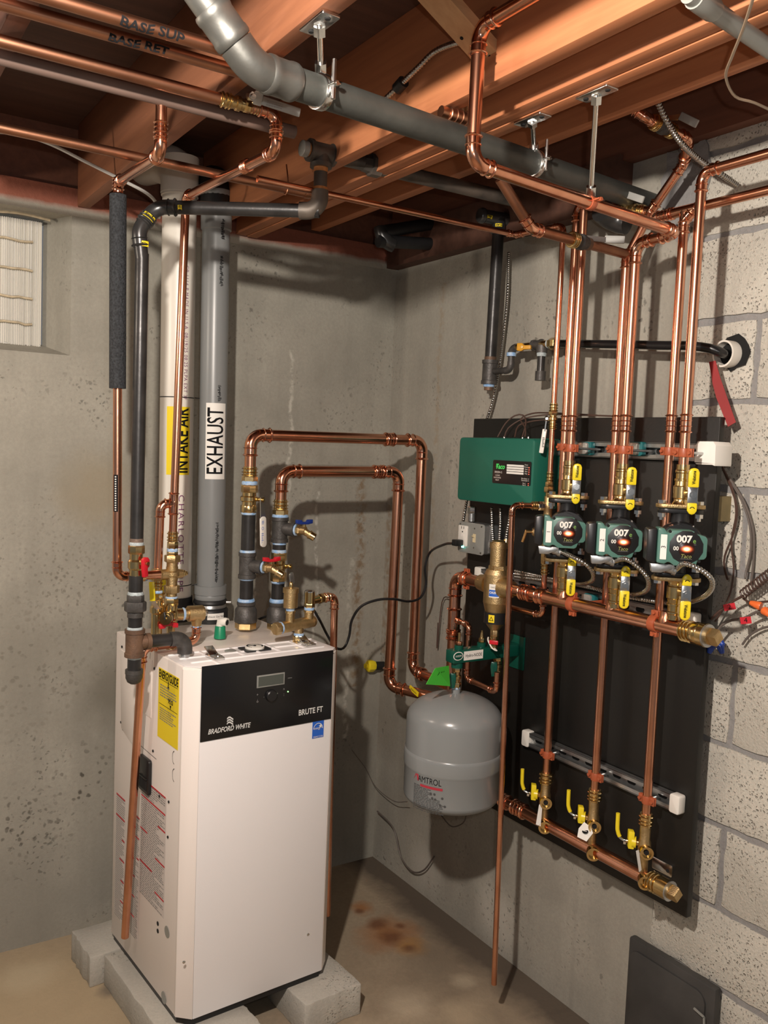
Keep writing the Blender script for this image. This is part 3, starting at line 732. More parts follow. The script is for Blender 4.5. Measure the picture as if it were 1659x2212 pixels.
for (px, py, r_) in ((341, 1995, .006), (341, 2011, .006), (361, 2013, .0155), (354, 2155, .016)):
    obj('knockout', MB().lathe(bs(px, py, .0004), -BE, [(0, r_), (.001, r_)], 20), GREYP if r_ > .01 else GAP, bo)
# energy guide label
p_ = [bs(343, 1441), bs(387, 1462), bs(385, 1623), bs(340, 1590)]
c = bs(364, 1520); W_ = (bs(343, 1441) - bs(387, 1462)).dot(BB); Hh = bs(364, 1452).z - bs(364, 1606).z
zc = (bs(364, 1452).z + bs(364, 1606).z) / 2; c = V((c.x, c.y, zc))
eg = obj('energy_label', MB().box(c - BE * .0009, (W_, Hh, .0006), FS), YLABEL, bo)
def et(s, x, y, size, **k): return text('lettering', s, eg, c + (-BB) * x * W_ + UP * y * Hh - BE * .0013, FS, size, **k)
et('ENERGYGUIDE', 0, .42, .030, fit=W_ * .93, bold=.0008)
et('95.0', .12, .10, .018, bold=.0005)
obj('arrow', MB().prism([(-.002, .012), (.002, .012), (.002, -.001), (.006, -.001), (0, -.010), (-.006, -.001), (-.002, -.001)], c + UP * (.30 * Hh) - BE * .0013, FS, 0, .0003), INK, eg)
obj('pointer', MB().prism([(-.005, .006), (.005, .006), (0, -.006)], c + UP * (.02 * Hh) + (-BB) * .12 * W_ - BE * .0013, FS, 0, .0003), INK, eg)
for y in (.345, -.005): obj('rule', MB().box(c + UP * y * Hh - BE * .0015, (W_ * .9, .0012, .0002), FS), INK, eg)
fine_print('fine_print', eg, c + UP * .27 * Hh - BE * .0012, FS, W_ * .8, 5, .007, INKG, seed=2)
fine_print('fine_print', eg, c - UP * .06 * Hh - BE * .0012, FS, W_ * .8, 6, .006, INKG, seed=3)
# warning labels with red rules
def warn(name, px0, px1, py0, py1, n, sd):
    c0 = bs(px0, py0); c1 = bs(px1, py0); z1_ = bs((px0 + px1) / 2, py1).z; W2 = (c0 - c1).dot(BB); cc = (c0 + c1) / 2; z0_ = cc.z; Hh2 = z0_ - z1_
    lb = obj(name, MB().box(V((cc.x, cc.y, (z0_ + z1_) / 2)) - BE * .0006, (W2, Hh2, .0004), FS), mat('clear_label%d' % sd, (0.66, 0.60, 0.56), 0.35), bo)
    fine_print('fine_print', lb, V((cc.x, cc.y, z0_ - .006)) - BE * .0008, FS, W2 * .92, int(Hh2 / .0062), .0062, INKG, seed=sd, lift=.0004)
    rn = random.Random(sd)
    for k in range(n):
        z_ = z0_ - Hh2 * (k + .03) / n; ww = W2 * (.94 if k < 2 else rn.choice((.35, .28, .5)))
        xo = 0 if k < 2 else rn.choice((-1, 1)) * (W2 - ww) / 2 * .95
        obj('red_rule', MB().box(V((cc.x, cc.y, z_)) - BB * xo - BE * .0014, (ww, .0042, .0002), FS), RED, lb)
warn('warning_label', 305, 361, 1700, 1960, 7, 11)
warn('warning_label', 252, 272, 1720, 1990, 6, 12)
warn('warning_label', 286, 303, 1760, 2030, 6, 13)
# top: ribs, latches, gauge, plug
def rib(a, b): return obj('top_rib', MB().bar(a + UP * .003, b + UP * .003, .006, .008), ENAMELW, bo, bevel=.002)
T = lambda u, v: B(u, v, Z1 - .004)
obj('top_panel', MB().prism([(.004, .16), (.004, BCH + .002), (BCH, .004), (BW - BCH, .004), (BW - .004, BCH + .002), (BW - .004, .16)], BO, FB, Z1 - .004, Z1 - .0015), ENAMELW, bo, bevel=.0008)
for a, b in ((T(.01, .155), T(BW - .01, .155)), (T(.02, .105), T(.30, .105)), (T(.03, .055), T(BW - .03, .055)), (T(.09, .006), T(.09, .055)), (T(.19, .055), T(.19, .155)), (T(.30, .055), T(.30, .155)),
             (T(.10, .055), T(.10, .155)), (T(.38, .055), T(.38, .155)), (T(.30, .11), T(BW - .02, .11)), (T(.24, .155), T(.24, .055))): rib(a, b)
for px, py in ((462, 1420), (660, 1391)):
    c = bt(px, py, 0)
    la = obj('latch', MB().box(c + UP * .004, (.032, .040, .008), FTOP), CHROME, bo, bevel=.0015)
    obj('lever', MB().box(c + BB * .016 + UP * .014, (.025, .042, .004), (BE, (BB + UP * .45).normalized(), BE.cross((BB + UP * .45).normalized()))), CHROME, la, bevel=.001)
    obj('hook', MB().tube(arc(c - BB * .024 + UP * .011, -BB, -UP, .007, 4)[0], .004, 8), CHROME, la)
    obj('catch', MB().box(c - BB * .028 + UP * .003, (.030, .010, .008), FTOP), CHROME, la, bevel=.001)
obj('plug', MB().lathe(bt(498, 1407), UP, [(0, .0165), (.002, .0165), (.003, .014)], 24), GREYP, bo)
c = bt(550, 1402); gp = obj('gauge_plate', MB().prism(rrect(.078, .056, .004), c, FTOP, 0, .003), PLASTB, bo)
obj('gauge_dial', MB().lathe(c + UP * .003, UP, [(0, .027), (.005, .027), (.006, .025)], 28), WHITE, gp)
obj('gauge_needle', MB().box(c + UP * .0098 - BE * .006 + BB * .004, (.024, .0022, .0006), (V((.83, -.55, 0)), V((.55, .83, 0)), UP)), INK, gp)
obj('gauge_hub', MB().lathe(c + UP * .009, UP, [(0, .004), (.002, .003)], 12), INK, gp)
m = MB()
for k in range(22):
    a = math.radians(-40 + k * 260 / 21); d = V((math.cos(a), math.sin(a), 0)); m.bar(c + UP * .0094 + d * .019, c + UP * .0094 + d * .0235, .0012, .0004)
obj('gauge_scale', m, INK, gp)
# green cap with white vent, exhaust and intake collars belong to the boiler
cg = bt(475, 1378)
gc = obj('green_cap', MB().lathe(cg, UP, [(0, .0175), (.033, .0150), (.036, .013)], 22), CGREEN, bo)
obj('vent_elbow', MB().tube([cg + UP * .036, cg + UP * .046, cg + UP * .049 + V((.01, -.012, 0)), cg + UP * .048 + V((.014, -.017, 0))], [.012, .0125, .0125, .0125], 16, cap=True), WHITE, gc)
obj('vent_hole', MB().lathe(cg + UP * .048 + V((.014, -.017, 0)), (.63, -.77, -.05), [(0, .0085), (.0008, .0085)], 16), GAP, gc)

# concrete blocks under the boiler
def cblock(name, label, u0, u1, v0, v1, z1_, sd):
    q = random.Random(sd); P = []
    cs = [(u0, v0), (u1, v0), (u1, v1), (u0, v1)]
    for i in range(4):
        a, b = cs[i], cs[(i + 1) % 4]
        for k in range(10):
            t = k / 10; P.append((a[0] + (b[0] - a[0]) * t + q.uniform(-.003, .003), a[1] + (b[1] - a[1]) * t + q.uniform(-.003, .003)))
    o = obj(name, MB().prism(P, BO, FB, 0, z1_), CINDER, None, bevel=.004, base=B((u0 + u1) / 2, (v0 + v1) / 2, 0))
    return tag(o, label, 'block')
cblock('concrete_block', 'long grey concrete block under the left edge of the boiler', -.045, .125, .03, .44, .0915, 1)
cblock('concrete_block', 'rough concrete block jutting out under the right front corner of the boiler', .325, .515, -.085, .31, .0915, 2)
cblock('concrete_block', 'concrete block under the left front corner of the boiler, cut by the frame edge', .0, .19, -.10, .022, .0915, 3)
cblock('concrete_block', 'concrete block set back under the left rear corner against the wall', -.085, .19, .448, .62, .0915, 4)
# ================================================================ piping on and around the boiler
def lever(parent, p, out, dirn, m_, ln, wid, name='lever', stem=.02, tip=None):
    """plate lever with a vinyl grip on a valve stem"""
    out = V(out).normalized(); dirn = V(dirn).normalized(); sd = dirn.cross(out)
    obj('stem', MB().lathe(p, out, [(0, .006), (stem, .006), (stem, .0085), (stem + .006, .0085), (stem + .006, .004), (stem + .010, .004)], 12), BRASS, parent)
    q = V(p) + out * (stem + .004)
    lv = obj(name, MB().prism(rrect(ln, wid, wid * .3), q + dirn * (ln * .5 - wid * .4), (dirn, sd, dirn.cross(sd)), -.0012, .0012), CHROME, parent)
    gl = ln * .62
    obj('grip', MB().prism(rrect(gl, wid * 1.12, wid * .45), q + dirn * (ln - gl * .5 - wid * .3), (dirn, sd, dirn.cross(sd)), -.0032, .0032), m_, lv, bevel=.0012)
    return lv
def butterfly(parent, p, out, dirn, m_, w_):
    out = V(out).normalized(); dirn = V(dirn).normalized(); sd = out.cross(dirn)
    mb = MB().prism([(-w_, .006), (-w_ * .45, .005), (-w_ * .3, -.001), (w_ * .3, -.001), (w_ * .45, .005), (w_, .006), (w_, -.006), (w_ * .4, -.009), (-w_ * .4, -.009), (-w_, -.006)], p, (dirn, out, dirn.cross(out)), -.0065, .0065)
    return obj('butterfly_handle', mb, m_, parent, bevel=.0015)

# ---- two copper loops from the boiler into the corner
PA = V((-.7493, -.385, Z1)); PB_ = V((-.6455, -.389, Z1))
la = thing('copper_loop', 'taller copper loop from the boiler top into the room corner', 'pipe', PA, 'copper loops behind the boiler')
za = up(PA, 939).z; D1 = .0345
ca = V((PA.x, PA.y, za)); cb = V((-.118, PA.y, za + .006)); cc = V((-.118, PA.y, R(890, 1447, .118).z)); 
cdn = V((-.118, -.62, cc.z - .004))
run(la, [up(PA, 1010), ca, cb, cc, cdn], D1, bend=1.05)
coupling(la, along(ca, cb - ca, px=841), cb - ca, D1, .040)
pstack(la, PA, UP, [('base_nut', BRASS, 'hex', 1358, 1343, 23), ('bell_reducer', IRON, 'bell', 1343, 1300, 24, 18), ('sealant_ring', SEAL, 'band', 1301, 1293, 18.5), ('nipple', STEEL, 'cyl', 1296, 1250, 14.6),
    ('sealant_ring', SEAL, 'band', 1253, 1247, 15.5), ('iron_tee', IRON, 'rim', 1249, 1193, 17.5), ('sealant_ring', SEAL, 'band', 1195, 1188, 17), ('nipple', STEEL, 'cyl', 1190, 1110, 15), ('sealant_ring', SEAL, 'band', 1112, 1105, 16),
    ('valve_nut', BRASS, 'oct', 1107, 1091, 18), ('valve_body', BRASS, 'valve', 1092, 1063, 19), ('valve_nut', BRASS, 'oct', 1064, 1047, 18), ('sealant_ring', SEAL, 'band', 1048, 1039, 17), ('adapter_nut', BRASS, 'hex', 1040, 1029, 17.5), ('press_adapter', BRASS, 'press', 1030, 1008, 14.5)])
BR = V((.58, -.81, 0))
def drain_cock(par, P, py, hm, dirn=BR):
    c = up(P, py)
    stack(par, c, dirn, [('branch', IRON, 'cyl', .046, .020), ('branch_rim', IRON, 'cyl', .007, .0225), ('sealant_ring', SEAL, 'band', .006, .018), ('cock_nut', BRONZE, 'hex', .012, .016), ('cock_body', BRONZE, 'cyl', .018, .0125)])
    q = c + dirn * .083
    dn = (dirn * .75 + V((.25, .1, 0)) - UP * .45).normalized()
    stack(par, q - dirn * .004, dn, [('spout', BRONZE, 'cyl', .022, .0115, .010), ('spout_ring', BRONZE, 'cyl', .005, .0135), ('spout_end', BRASS, 'cyl', .016, .0125)])
    obj('spout_hole', MB().lathe(q - dirn * .004 + dn * .0432, dn, [(0, .0085), (.0004, .0085)], 14), GAP, par)
    h = q + UP * .028
    obj('cock_stem', MB().cyl(q, h - UP * .004, .006, 12), BRASS, par)
    butterfly(par, h, UP, (BE + V((0, .08, 0))).normalized(), hm, .029)
drain_cock(la, PA, 1222, RED)
q = up(PA, 1078) + V((.85, -.53, 0)) * .022
lever(la, q, (.42, -.91, 0), (.06, .02, -1), WHITE, .150, .022, stem=.020)
lbs = q + V((.42, -.91, 0)).normalized() * .0276; fr_ = frame((.42, -.91, 0))
text('lettering', 'O', la, up(lbs, 1142), fr_, .014, BLUEL, lift=.0005); 
fine_print('lettering', la, up(lbs, 1153), fr_, .010, 7, .005, BLUEL, lift=.0005, seed=4)
fine_print('lettering', la, up(lbs, 1126), fr_, .010, 3, .004, BLUEL, lift=.0005, seed=8)

lb = thing('copper_loop', 'lower copper loop from the boiler top, nested inside the taller loop', 'pipe', PB_, 'copper loops behind the boiler')
zb_ = up(PB_, 1018).z
ca2 = V((PB_.x, PB_.y, zb_)); xr = L(862, 1020, .389).x
cb2 = V((xr, PB_.y, zb_ + .006)); zlow = L(853, 1480, .389).z
cc2 = V((xr - .006, PB_.y, zlow)); cd2 = V((xr - .006, -.60, zlow - .012)); ce2 = V((xr - .006, -.60, .60))
cd2 = V((-.11, -.62, zlow - .01))
run(lb, [up(PB_, 1080), ca2, cb2, cc2, cd2], D1, bend=1.05)
coupling(lb, along(ca2, cb2 - ca2, px=815), cb2 - ca2, D1, .036)
pstack(lb, PB_, UP, [('base_nut', BRASS, 'hex', 1359, 1344, 21), ('bell_reducer', IRON, 'bell', 1344, 1301, 23, 17), ('sealant_ring', SEAL, 'band', 1302, 1293, 17.5), ('nipple', STEEL, 'cyl', 1296, 1258, 14),
    ('sealant_ring', SEAL, 'band', 1260, 1253, 15), ('valve_nut', BRASS, 'oct', 1255, 1236, 17.5), ('valve_body', BRASS, 'valve', 1237, 1210, 18), ('valve_nut', BRASS, 'oct', 1211, 1193, 17), ('sealant_ring', SEAL, 'band', 1195, 1187, 16), ('nipple', STEEL, 'cyl', 1190, 1174, 14.5),
    ('sealant_ring', SEAL, 'band', 1177, 1170, 15), ('iron_tee', IRON, 'rim', 1171, 1117, 17), ('sealant_ring', SEAL, 'band', 1119, 1111, 17.5), ('adapter_nut', BRASS, 'hex', 1113, 1101, 17), ('press_adapter', BRASS, 'press', 1102, 1079, 14)])
drain_cock(lb, PB_, 1142, BLUE)
q = up(PB_, 1222) + V((.85, -.53, 0)) * .020
lever(lb, q, (.42, -.91, 0), (.16, .0, -1), GALV, .062, .018, stem=.016)
# yellow flagged joint low on the inner loop
c = along(cc2, cd2 - cc2, px=905)
obj('yellow_tag', MB().box(c + V((-.021, 0, .012)), (.052, .016, .003), (V((0, -1, -.25)).normalized(), V((0, -.25, 1)).normalized(), V((-1, 0, 0)))), YLABEL, lb)
text('lettering', 'Webstone', lb, c + V((-.0227, 0, .012)), (V((0, -1, -.25)).normalized(), V((0, -.25, 1)).normalized(), V((-1, 0, 0))), .009, INK, lift=.0005, fit=.036)

# ---- air vent and relief on the brass manifold, with its copper discharge
M0 = bt(645, 1386); av = thing('vent_manifold', 'brass manifold on the boiler top carrying an air vent and a small relief valve', 'manifold', M0)
pstack(av, M0, UP, [('base_nut', BRASS, 'hex', 1388, 1372, 13), ('sealant_ring', SEAL, 'band', 1373, 1367, 11), ('neck', BRONZE, 'cyl', 1368, 1350, 10)])
mc = up(M0, 1348); MX = (BE * .96 + BB * .1 + UP * .06).normalized()
pstack(av, mc, MX, [('end_plug', BRONZE, 'oct', 593, 605, 14), ('sealant_ring', SEAL, 'band', 604, 609, 13), ('manifold_body', BRONZE, 'cyl', 608, 672, 12.5), ('end_cap', BRONZE, 'dome', 672, 681, 12.5)], 'x')
v1 = along(mc, MX, px=626)
pstack(av, v1, UP, [('vent_neck', BRONZE, 'cyl', 1345, 1324, 9.5), ('neck_rim', BRONZE, 'hex', 1325, 1319, 11), ('sealant_ring', SEAL, 'band', 1320, 1311, 9.5), ('vent_float_body', BRONZE, 'cyl', 1312, 1279, 15.5), ('vent_lid', BRONZE, 'cyl', 1280, 1270, 17.5), ('vent_nub', BRASS, 'dome', 1271, 1256, 4.5)])
v2 = along(mc, MX, px=667)
pstack(av, v2, UP, [('relief_neck', BRONZE, 'cyl', 1342, 1322, 10), ('neck_rim', BRONZE, 'hex', 1323, 1317, 12), ('sealant_ring', SEAL, 'band', 1318, 1311, 11), ('relief_body', BRASS, 'hex', 1312, 1302, 12), ('relief_bonnet', BRASS, 'cyl', 1303, 1279, 11.5), ('relief_cap', CHROME, 'dome', 1280, 1273, 11.5)])
c = up(v2, 1298); OX = (BE * .97 + BB * .18 + UP * .05).normalized()
pstack(av, c, OX, [('outlet', BRASS, 'cyl', 668, 689, 9), ('outlet_nut', BRASS, 'hex', 688, 697, 11), ('press_adapter', BRASS, 'press', 696, 712, 8)], 'x')
e = along(c, OX, px=723)
foot = V((e.x + .020, e.y + .012, .16))
run(av, [along(c, OX, px=704), e, foot], .0222, bend=1.0)

# ---- black gas line, left of the boiler
GI = bt(399, 1420); gE = up(GI, 1378); gT = Z(291, 1388, gE.z); yg = -gT.y
ga = thing('gas_pipe', 'black gas pipe left of the boiler with red-handled valve and brown iron drip tee', 'pipe', (gT.x, gT.y, gT.z))
D_ = msize(gT, 28)
gtop = L(307, 545, yg)
GZ = (gtop - gT).normalized()
obj('pipe', MB().cyl(along(gT, GZ, py=1172), along(gT, GZ, py=548), D_ / 2, 20), STEEL, ga)
obj('rust_thread', MB().cyl(along(gT, GZ, py=1173), along(gT, GZ, py=1163), D_ / 2 * 1.02, 20), mat('rust_thread', (.24, .17, .13), .6, .2, 200, .4), ga)
pstack(ga, gT, GZ, [('cap', IRON, 'dome', 1450, 1478, 18), ('cap_rim', IRON, 'cyl', 1446, 1455, 19), ('nipple', STEEL, 'cyl', 1448, 1420, 14.5), ('sealant_ring', SEALW, 'band', 1423, 1415, 15.5), ('drip_tee', IRONBROWN, 'rim', 1418, 1359, 19.5), ('sealant_ring', SEALW, 'band', 1362, 1354, 17),
    ('nipple', STEEL, 'cyl', 1357, 1330, 15), ('union_tail', IRON, 'cyl', 1333, 1318, 17), ('union_nut', IRON, 'oct', 1320, 1299, 23.5), ('union_head', IRON, 'oct', 1301, 1284, 18.5), ('sealant_ring', SEALW, 'band', 1287, 1278, 17), ('nipple', STEEL, 'cyl', 1280, 1243, 15),
    ('valve_body', BRASS, 'valve', 1245, 1194, 17.5), ('valve_nut', BRASS, 'oct', 1196, 1178, 17.5), ('sealant_ring', SEALW, 'band', 1179, 1171, 15.5)])
c = along(gT, GZ, py=1214); o_ = V((.45, -.89, 0))
obj('stem', MB().lathe(c, o_, [(0, .008), (.034, .008), (.034, .005), (.042, .005)], 12), BRASS, ga)
fr_ = frame(o_); q = c + o_ * .030
rh = obj('red_handle', MB().prism([(-.011, .010), (-.004, .015), (.006, .015), (.012, .008), (.012, -.008), (.006, -.013), (.008, -.034), (-.006, -.036), (-.010, -.012)], q, fr_, -.004, .006), RED, ga, bevel=.002)
obj('handle_nut', MB().lathe(q + o_ * .006, o_, [(0, .006), (.004, .005)], 6), BRASS, rh)
GX = (gE - gT).normalized()
pstack(ga, gT, GX, [('tee_branch', IRONBROWN, 'cyl', 291, 322, 15.5), ('branch_rim', IRONBROWN, 'cyl', 315, 324, 18), ('nipple', STEEL, 'cyl', 322, 378, 14), ('sealant_ring', SEALW, 'band', 368, 377, 15)], 'x')
elbow(ga, gE, GX, -UP, msize(gE, 29), IRON, bend=.8, sock=.35, beads=False, name='iron_elbow')
obj('boiler_nipple', MB().cyl(up(GI, 1402), GI + UP * .001, msize(GI, 11), 18), GALV, ga)
# top: two 45 degree press elbows, a level run, an old elbow up to the main
g2 = along(gT, GZ, py=475); zg = g2.z + .028
k1 = L(300, 497, yg); k2 = L(338, 447, yg); zg = k2.z
g3 = Z(690, 456, zg)
g4 = V((g3.x, g3.y, up(g3, 330).z))
MEGA = mat('press_steel_fitting', (.07, .07, .07), .3, .6, 30, .2)
run(ga, [along(gT, GZ, py=560), k1, k2, g3], D_, STEEL, MEGA, bend=1.3, sock=.75, name='pipe')
elbow(ga, g3, g3 - k2, UP, D_ * 1.15, IRONOLD, bend=.85, sock=.45, beads=False, name='old_elbow')
obj('riser', MB().cyl(g3 + UP * D_, g4, D_ / 2, 20), IRONOLD, ga)
for py in (365, 412):
    obj('orange_thread', MB().cyl(up(g3, py + 7), up(g3, py - 7), D_ / 2 * 1.06, 20), mat('orange_sealant', (.62, .24, .07), .55, 0, 90, .35), ga)
def press_label(par, P, ax, rad, ln, hgt):
    tow = (CAM - V(P)); vs, fs = rect_f(-ln / 2, -hgt / 2, ln / 2, hgt / 2, 2)
    lab = wrap('press_label', vs, fs, par, P, ax, tow, rad, YLABEL, along=False)
    rn = random.Random(int(abs(P[0] * 997))); V_ = []; F_ = []
    x = -ln / 2 * .8
    while x < ln / 2 * .8:
        wv = rn.uniform(.0012, .003); h0 = rn.uniform(-.4, 0) * hgt; h1 = rn.uniform(.1, .4) * hgt
        o = len(V_); V_ += [(x, h0), (x + wv, h0), (x + wv, h1), (x, h1)]; F_.append((o, o + 1, o + 2, o + 3)); x += wv + .0012
    wrap('label_print', V_, F_, lab, P, ax, tow, rad + .0006, INK, along=False)
rr = D_ / 2 * 1.1 + .0012
press_label(ga, along(gT, GZ, py=529), GZ, rr, .034, .013)
press_label(ga, k1.lerp(k2, .52), k2 - k1, rr, .034, .013)
press_label(ga, along(k2, g3 - k2, px=393), g3 - k2, rr, .012, .010)

# ---- foam-sleeved copper line at far left
YF = yg - .05
f0 = L(255, 425, YF); f1 = L(253, 1246, YF)
fo = thing('foam_sleeved_pipe', 'far left copper pipe with a black foam sleeve round its upper half', 'pipe', f1)
f2 = f1 + (BE * .92 - BB * .0).normalized() * .115
fz = (f0 - f1).normalized()
ft = along(f1, fz, py=393); f4 = Z(349, 216, 2.285); f3 = up(f4, 334)
run(fo, [f2, f1, ft, f3, f4], .0222, bend=1.0)
obj('foam_sleeve', MB().lathe(along(f1, fz, py=839), fz, [(0, .0125), (0, .0205), ((along(f1, fz, py=421) - along(f1, fz, py=839)).length, .0205), ((along(f1, fz, py=421) - along(f1, fz, py=839)).length, .0125)], 24, cap=False), FOAM, fo)
coupling(fo, along(f1, fz, py=398), fz, .0222, .030); coupling(fo, up(f3, 282), UP, .0222, .034)
P_ = along(f1, fz, py=1065); vs, fs = rect_f(-.047, -.006, .047, .006, 1)
sc_ = wrap('scale_print', vs, fs, fo, P_, fz, frame((-.62, -.78, 0))[2], .0114, INK)
V_ = []; F_ = []
for k in range(15):
    o = len(V_); x = -.044 + k * .006; V_ += [(x, -.002), (x + .003, -.002), (x + .003, .002), (x, .002)]; F_.append((o, o + 1, o + 2, o + 3))
wrap('scale_print', V_, F_, sc_, P_, fz, frame((-.62, -.78, 0))[2], .0117, SILVER)
obj('press_adapter', MB().lathe(f1 + (f2 - f1) * .28, f2 - f1, [(0, .0125), (.02, .0125), (.021, .016), (.04, .016)], 20), BRASS, fo)

# ---- mixing valve tree with the long copper riser
X0 = bt(368, 1398); mv = thing('mixing_valve_tree', 'brass mixing valve and cross on the boiler top with a tall copper riser', 'valve', X0)
pstack(mv, X0, UP, [('base_nut', BRASS, 'hex', 1402, 1378, 13), ('column', BRASS, 'hex', 1380, 1345, 9), ('cross_body', BRASS, 'valve', 1352, 1304, 17), ('top_hex', BRASS, 'hex', 1308, 1292, 15), ('sealant_ring', SEAL, 'band', 1293, 1288, 13), ('union_tail', BRONZE, 'cyl', 1290, 1278, 11.5), ('union_nut', BRONZE, 'oct', 1280, 1264, 17),
    ('mixer_body', BRONZE, 'cyl', 1266, 1212, 12), ('mixer_core', BRONZE, 'valve', 1254, 1224, 16), ('union_nut', BRONZE, 'hex', 1214, 1199, 17.5), ('union_tail', BRASS, 'hex', 1201, 1191, 12), ('sealant_ring', SEAL, 'band', 1192, 1184, 11.5), ('adapter_nut', BRASS, 'hex', 1186, 1170, 12), ('press_adapter', BRASS, 'press', 1171, 1148, 10.5)])
mc = up(X0, 1240)
pstack(mv, mc, BE, [('mixer_arm', BRONZE, 'cyl', 370, 346, 11.5), ('union_nut', BRONZE, 'oct', 347, 330, 14.5), ('union_tail', BRASS, 'cyl', 331, 316, 9.5), ('sealant_ring', SEAL, 'band', 317, 311, 12), ('mixer_end', BRONZE, 'cyl', 372, 394, 12.5, 9), ('adjust_nut', BRASS, 'hex', 394, 400, 7), ('adjust_knob', BRASS, 'dome', 399, 406, 5)], 'x')
cx_ = up(X0, 1328)
pstack(mv, cx_, (BE - BB * .12).normalized(), [('cross_arm', BRASS, 'cyl', 370, 396, 13), ('sealant_ring', SEAL, 'band', 394, 399, 14), ('relief_inlet', BRONZE, 'cyl', 397, 409, 12.5), ('relief_body', BRONZE, 'cyl', 406, 437, 17), ('relief_lid', BRONZE, 'cyl', 436, 440, 15), ('relief_cap', CHROME, 'dome', 440, 449, 8)], 'x')
rv = along(cx_, (BE - BB * .12).normalized(), px=425)
pstack(mv, rv, UP, [('relief_neck', BRONZE, 'cyl', 1335, 1352, 13, 10), ('sealant_ring', SEAL, 'hex', 1350, 1358, 10.5)])
fd = (V((-.55, -.83, 0))).normalized()
stack(mv, cx_, fd, [('drain_arm', BRASS, 'cyl', .040, .015), ('drain_ring', PLASTB, 'cyl', .004, .0175), ('drain_cap', BRASS, 'cyl', .014, .017), ('drain_face', BRASS, 'cyl', .002, .013)])
q = cx_ + fd * .0605
obj('cap_strap', MB().tube(spline([q + UP * .018 - V((.004, 0, 0)), q + fd * .006 + UP * .010, q + fd * .006]), .0028, 8), RUBBER, mv)
obj('cap_button', MB().lathe(q, fd, [(0, .004), (.006, .0035)], 10), BRASS, mv)
butterfly(mv, up(cx_ + fd * .026, 1352), -UP, BE, RED, .026)
# copper riser with its tee, bent out to the ceiling
rz = L(401, 440, -X0.y); rz_ax = (rz - up(X0, 1100)).normalized()
r_top = along(up(X0, 1100), rz_ax, py=425); r_up = Z(598, 246, 2.286); r_far = up(r_up, 327)
r_end = along(r_up, (-1, 0, 0), px=520)
D3 = .0222
tp = up(X0, 1088)
run(mv, [up(X0, 1150), r_top, r_far, r_up, r_end], D3, bend=1.0)
coupling(mv, along(r_top, r_far - r_top, px=532), r_far - r_top, D3, .030)
tb = (BE * -1 + BB * .25).normalized()
tee(mv, tp, rz_ax, tb, D3, D3, .062, .026)
t1 = along(tp, tb, px=347); t2 = up(t1 + V((-.004, 0, 0)), 1245)
run(mv, [tp + tb * .02, t1, t2], D3, bend=.9)
# brass ball valve with lever up in the joists on the same line
pstack(mv, r_end, (-1, 0, 0), [('valve_press', BRASS, 'press', 560, 540, 11), ('valve_nut', BRASS, 'oct', 541, 526, 14), ('valve_body', BRASS, 'valve', 527, 500, 16), ('valve_press', BRASS, 'press', 501, 474, 14)], 'x')
c = along(r_end, (-1, 0, 0), px=530) + V((.0, -.020, .012))
ld = (Z(655, 243, c.z - .012) - c).normalized()
lv = obj('lever', MB().prism(rrect(.020, .026, .004), c + V((.012, -.010, -.004)), frame((.1, -1, -.35)), 0, .003), CHROME, mv)
obj('stem_nut', MB().lathe(c, (.1, -1, -.3), [(0, .009), (.014, .009), (.014, .005), (.018, .005)], 8), CHROME, mv)
q0 = c + V((.022, -.011, -.006)); q1 = q0 + V((.082, -.004, -.006))
obj('lever_grip', MB().bar(q0, q1, .017, .005, (0, -.3, 1)), TAGGREY, lv, bevel=.002)
fine_print('lettering', lv, q0.lerp(q1, .4) + V((0, -.0036, .003)), frame((0, -1, -.3)), .05, 3, .004, INKG, seed=6)
# small ball valves with yellow levers on the boiler top behind the gas line
for px, py0, rr_, lab, hm in ((342, 1338, 15, 'brass ball valve with bent yellow lever below the short copper drop, boiler top', YELLOW),):
    V0 = Z(342, 1345, Z1 + .02); V0 = V((t2.x, t2.y, Z1))
    bv = thing('ball_valve', lab, 'valve', V0)
    pstack(bv, V0, UP, [('base', BRASS, 'cyl', 1372, 1335, 12), ('body', BRASS, 'valve', 1337, 1296, 15), ('neck', BRASS, 'hex', 1298, 1270, 11), ('sealant_ring', SEAL, 'band', 1281, 1275, 11.5), ('press_adapter', BRASS, 'press', 1271, 1245, 10)])
    a = up(V0, 1308) + V((-.4, -.9, 0)) * .022
    obj('stem', MB().cyl(up(V0, 1308), a, .006, 10), CHROME, bv)
    P0 = a; P1 = a + V((-.012, -.006, .018)); P2 = P1 + V((-.004, 0, .052))
    obj('lever', MB().bar(P0 + V((.006, 0, -.006)), P1, .012, .002, (.8, -.4, 0)), CHROME, bv)
    obj('lever_grip', MB().bar(P1, P2, .015, .005, (.8, -.4, 0)), hm, bv, bevel=.0016)
V1 = B(.055, .30, Z1)
bv2 = thing('ball_valve', 'small brass valve with yellow lever and blue cap half hidden behind the gas union', 'valve', V1)
pstack(bv2, V1, UP, [('blue_cap', BLUE, 'cyl', 1345, 1328, 15), ('body', BRASS, 'valve', 1330, 1282, 15), ('neck', BRASS, 'hex', 1284, 1262, 10)])
a = up(V1, 1290) + V((-.3, -.95, 0)) * .024
obj('lever', MB().bar(a, a + V((.010, -.004, .016)), .010, .002, (.8, -.4, 0)), CHROME, bv2)
obj('lever_grip', MB().bar(a + V((.004, 0, .018)), a + V((-.004, 0, .062)), .014, .005, (.8, -.4, 0)), YELLOW, bv2, bevel=.0016)

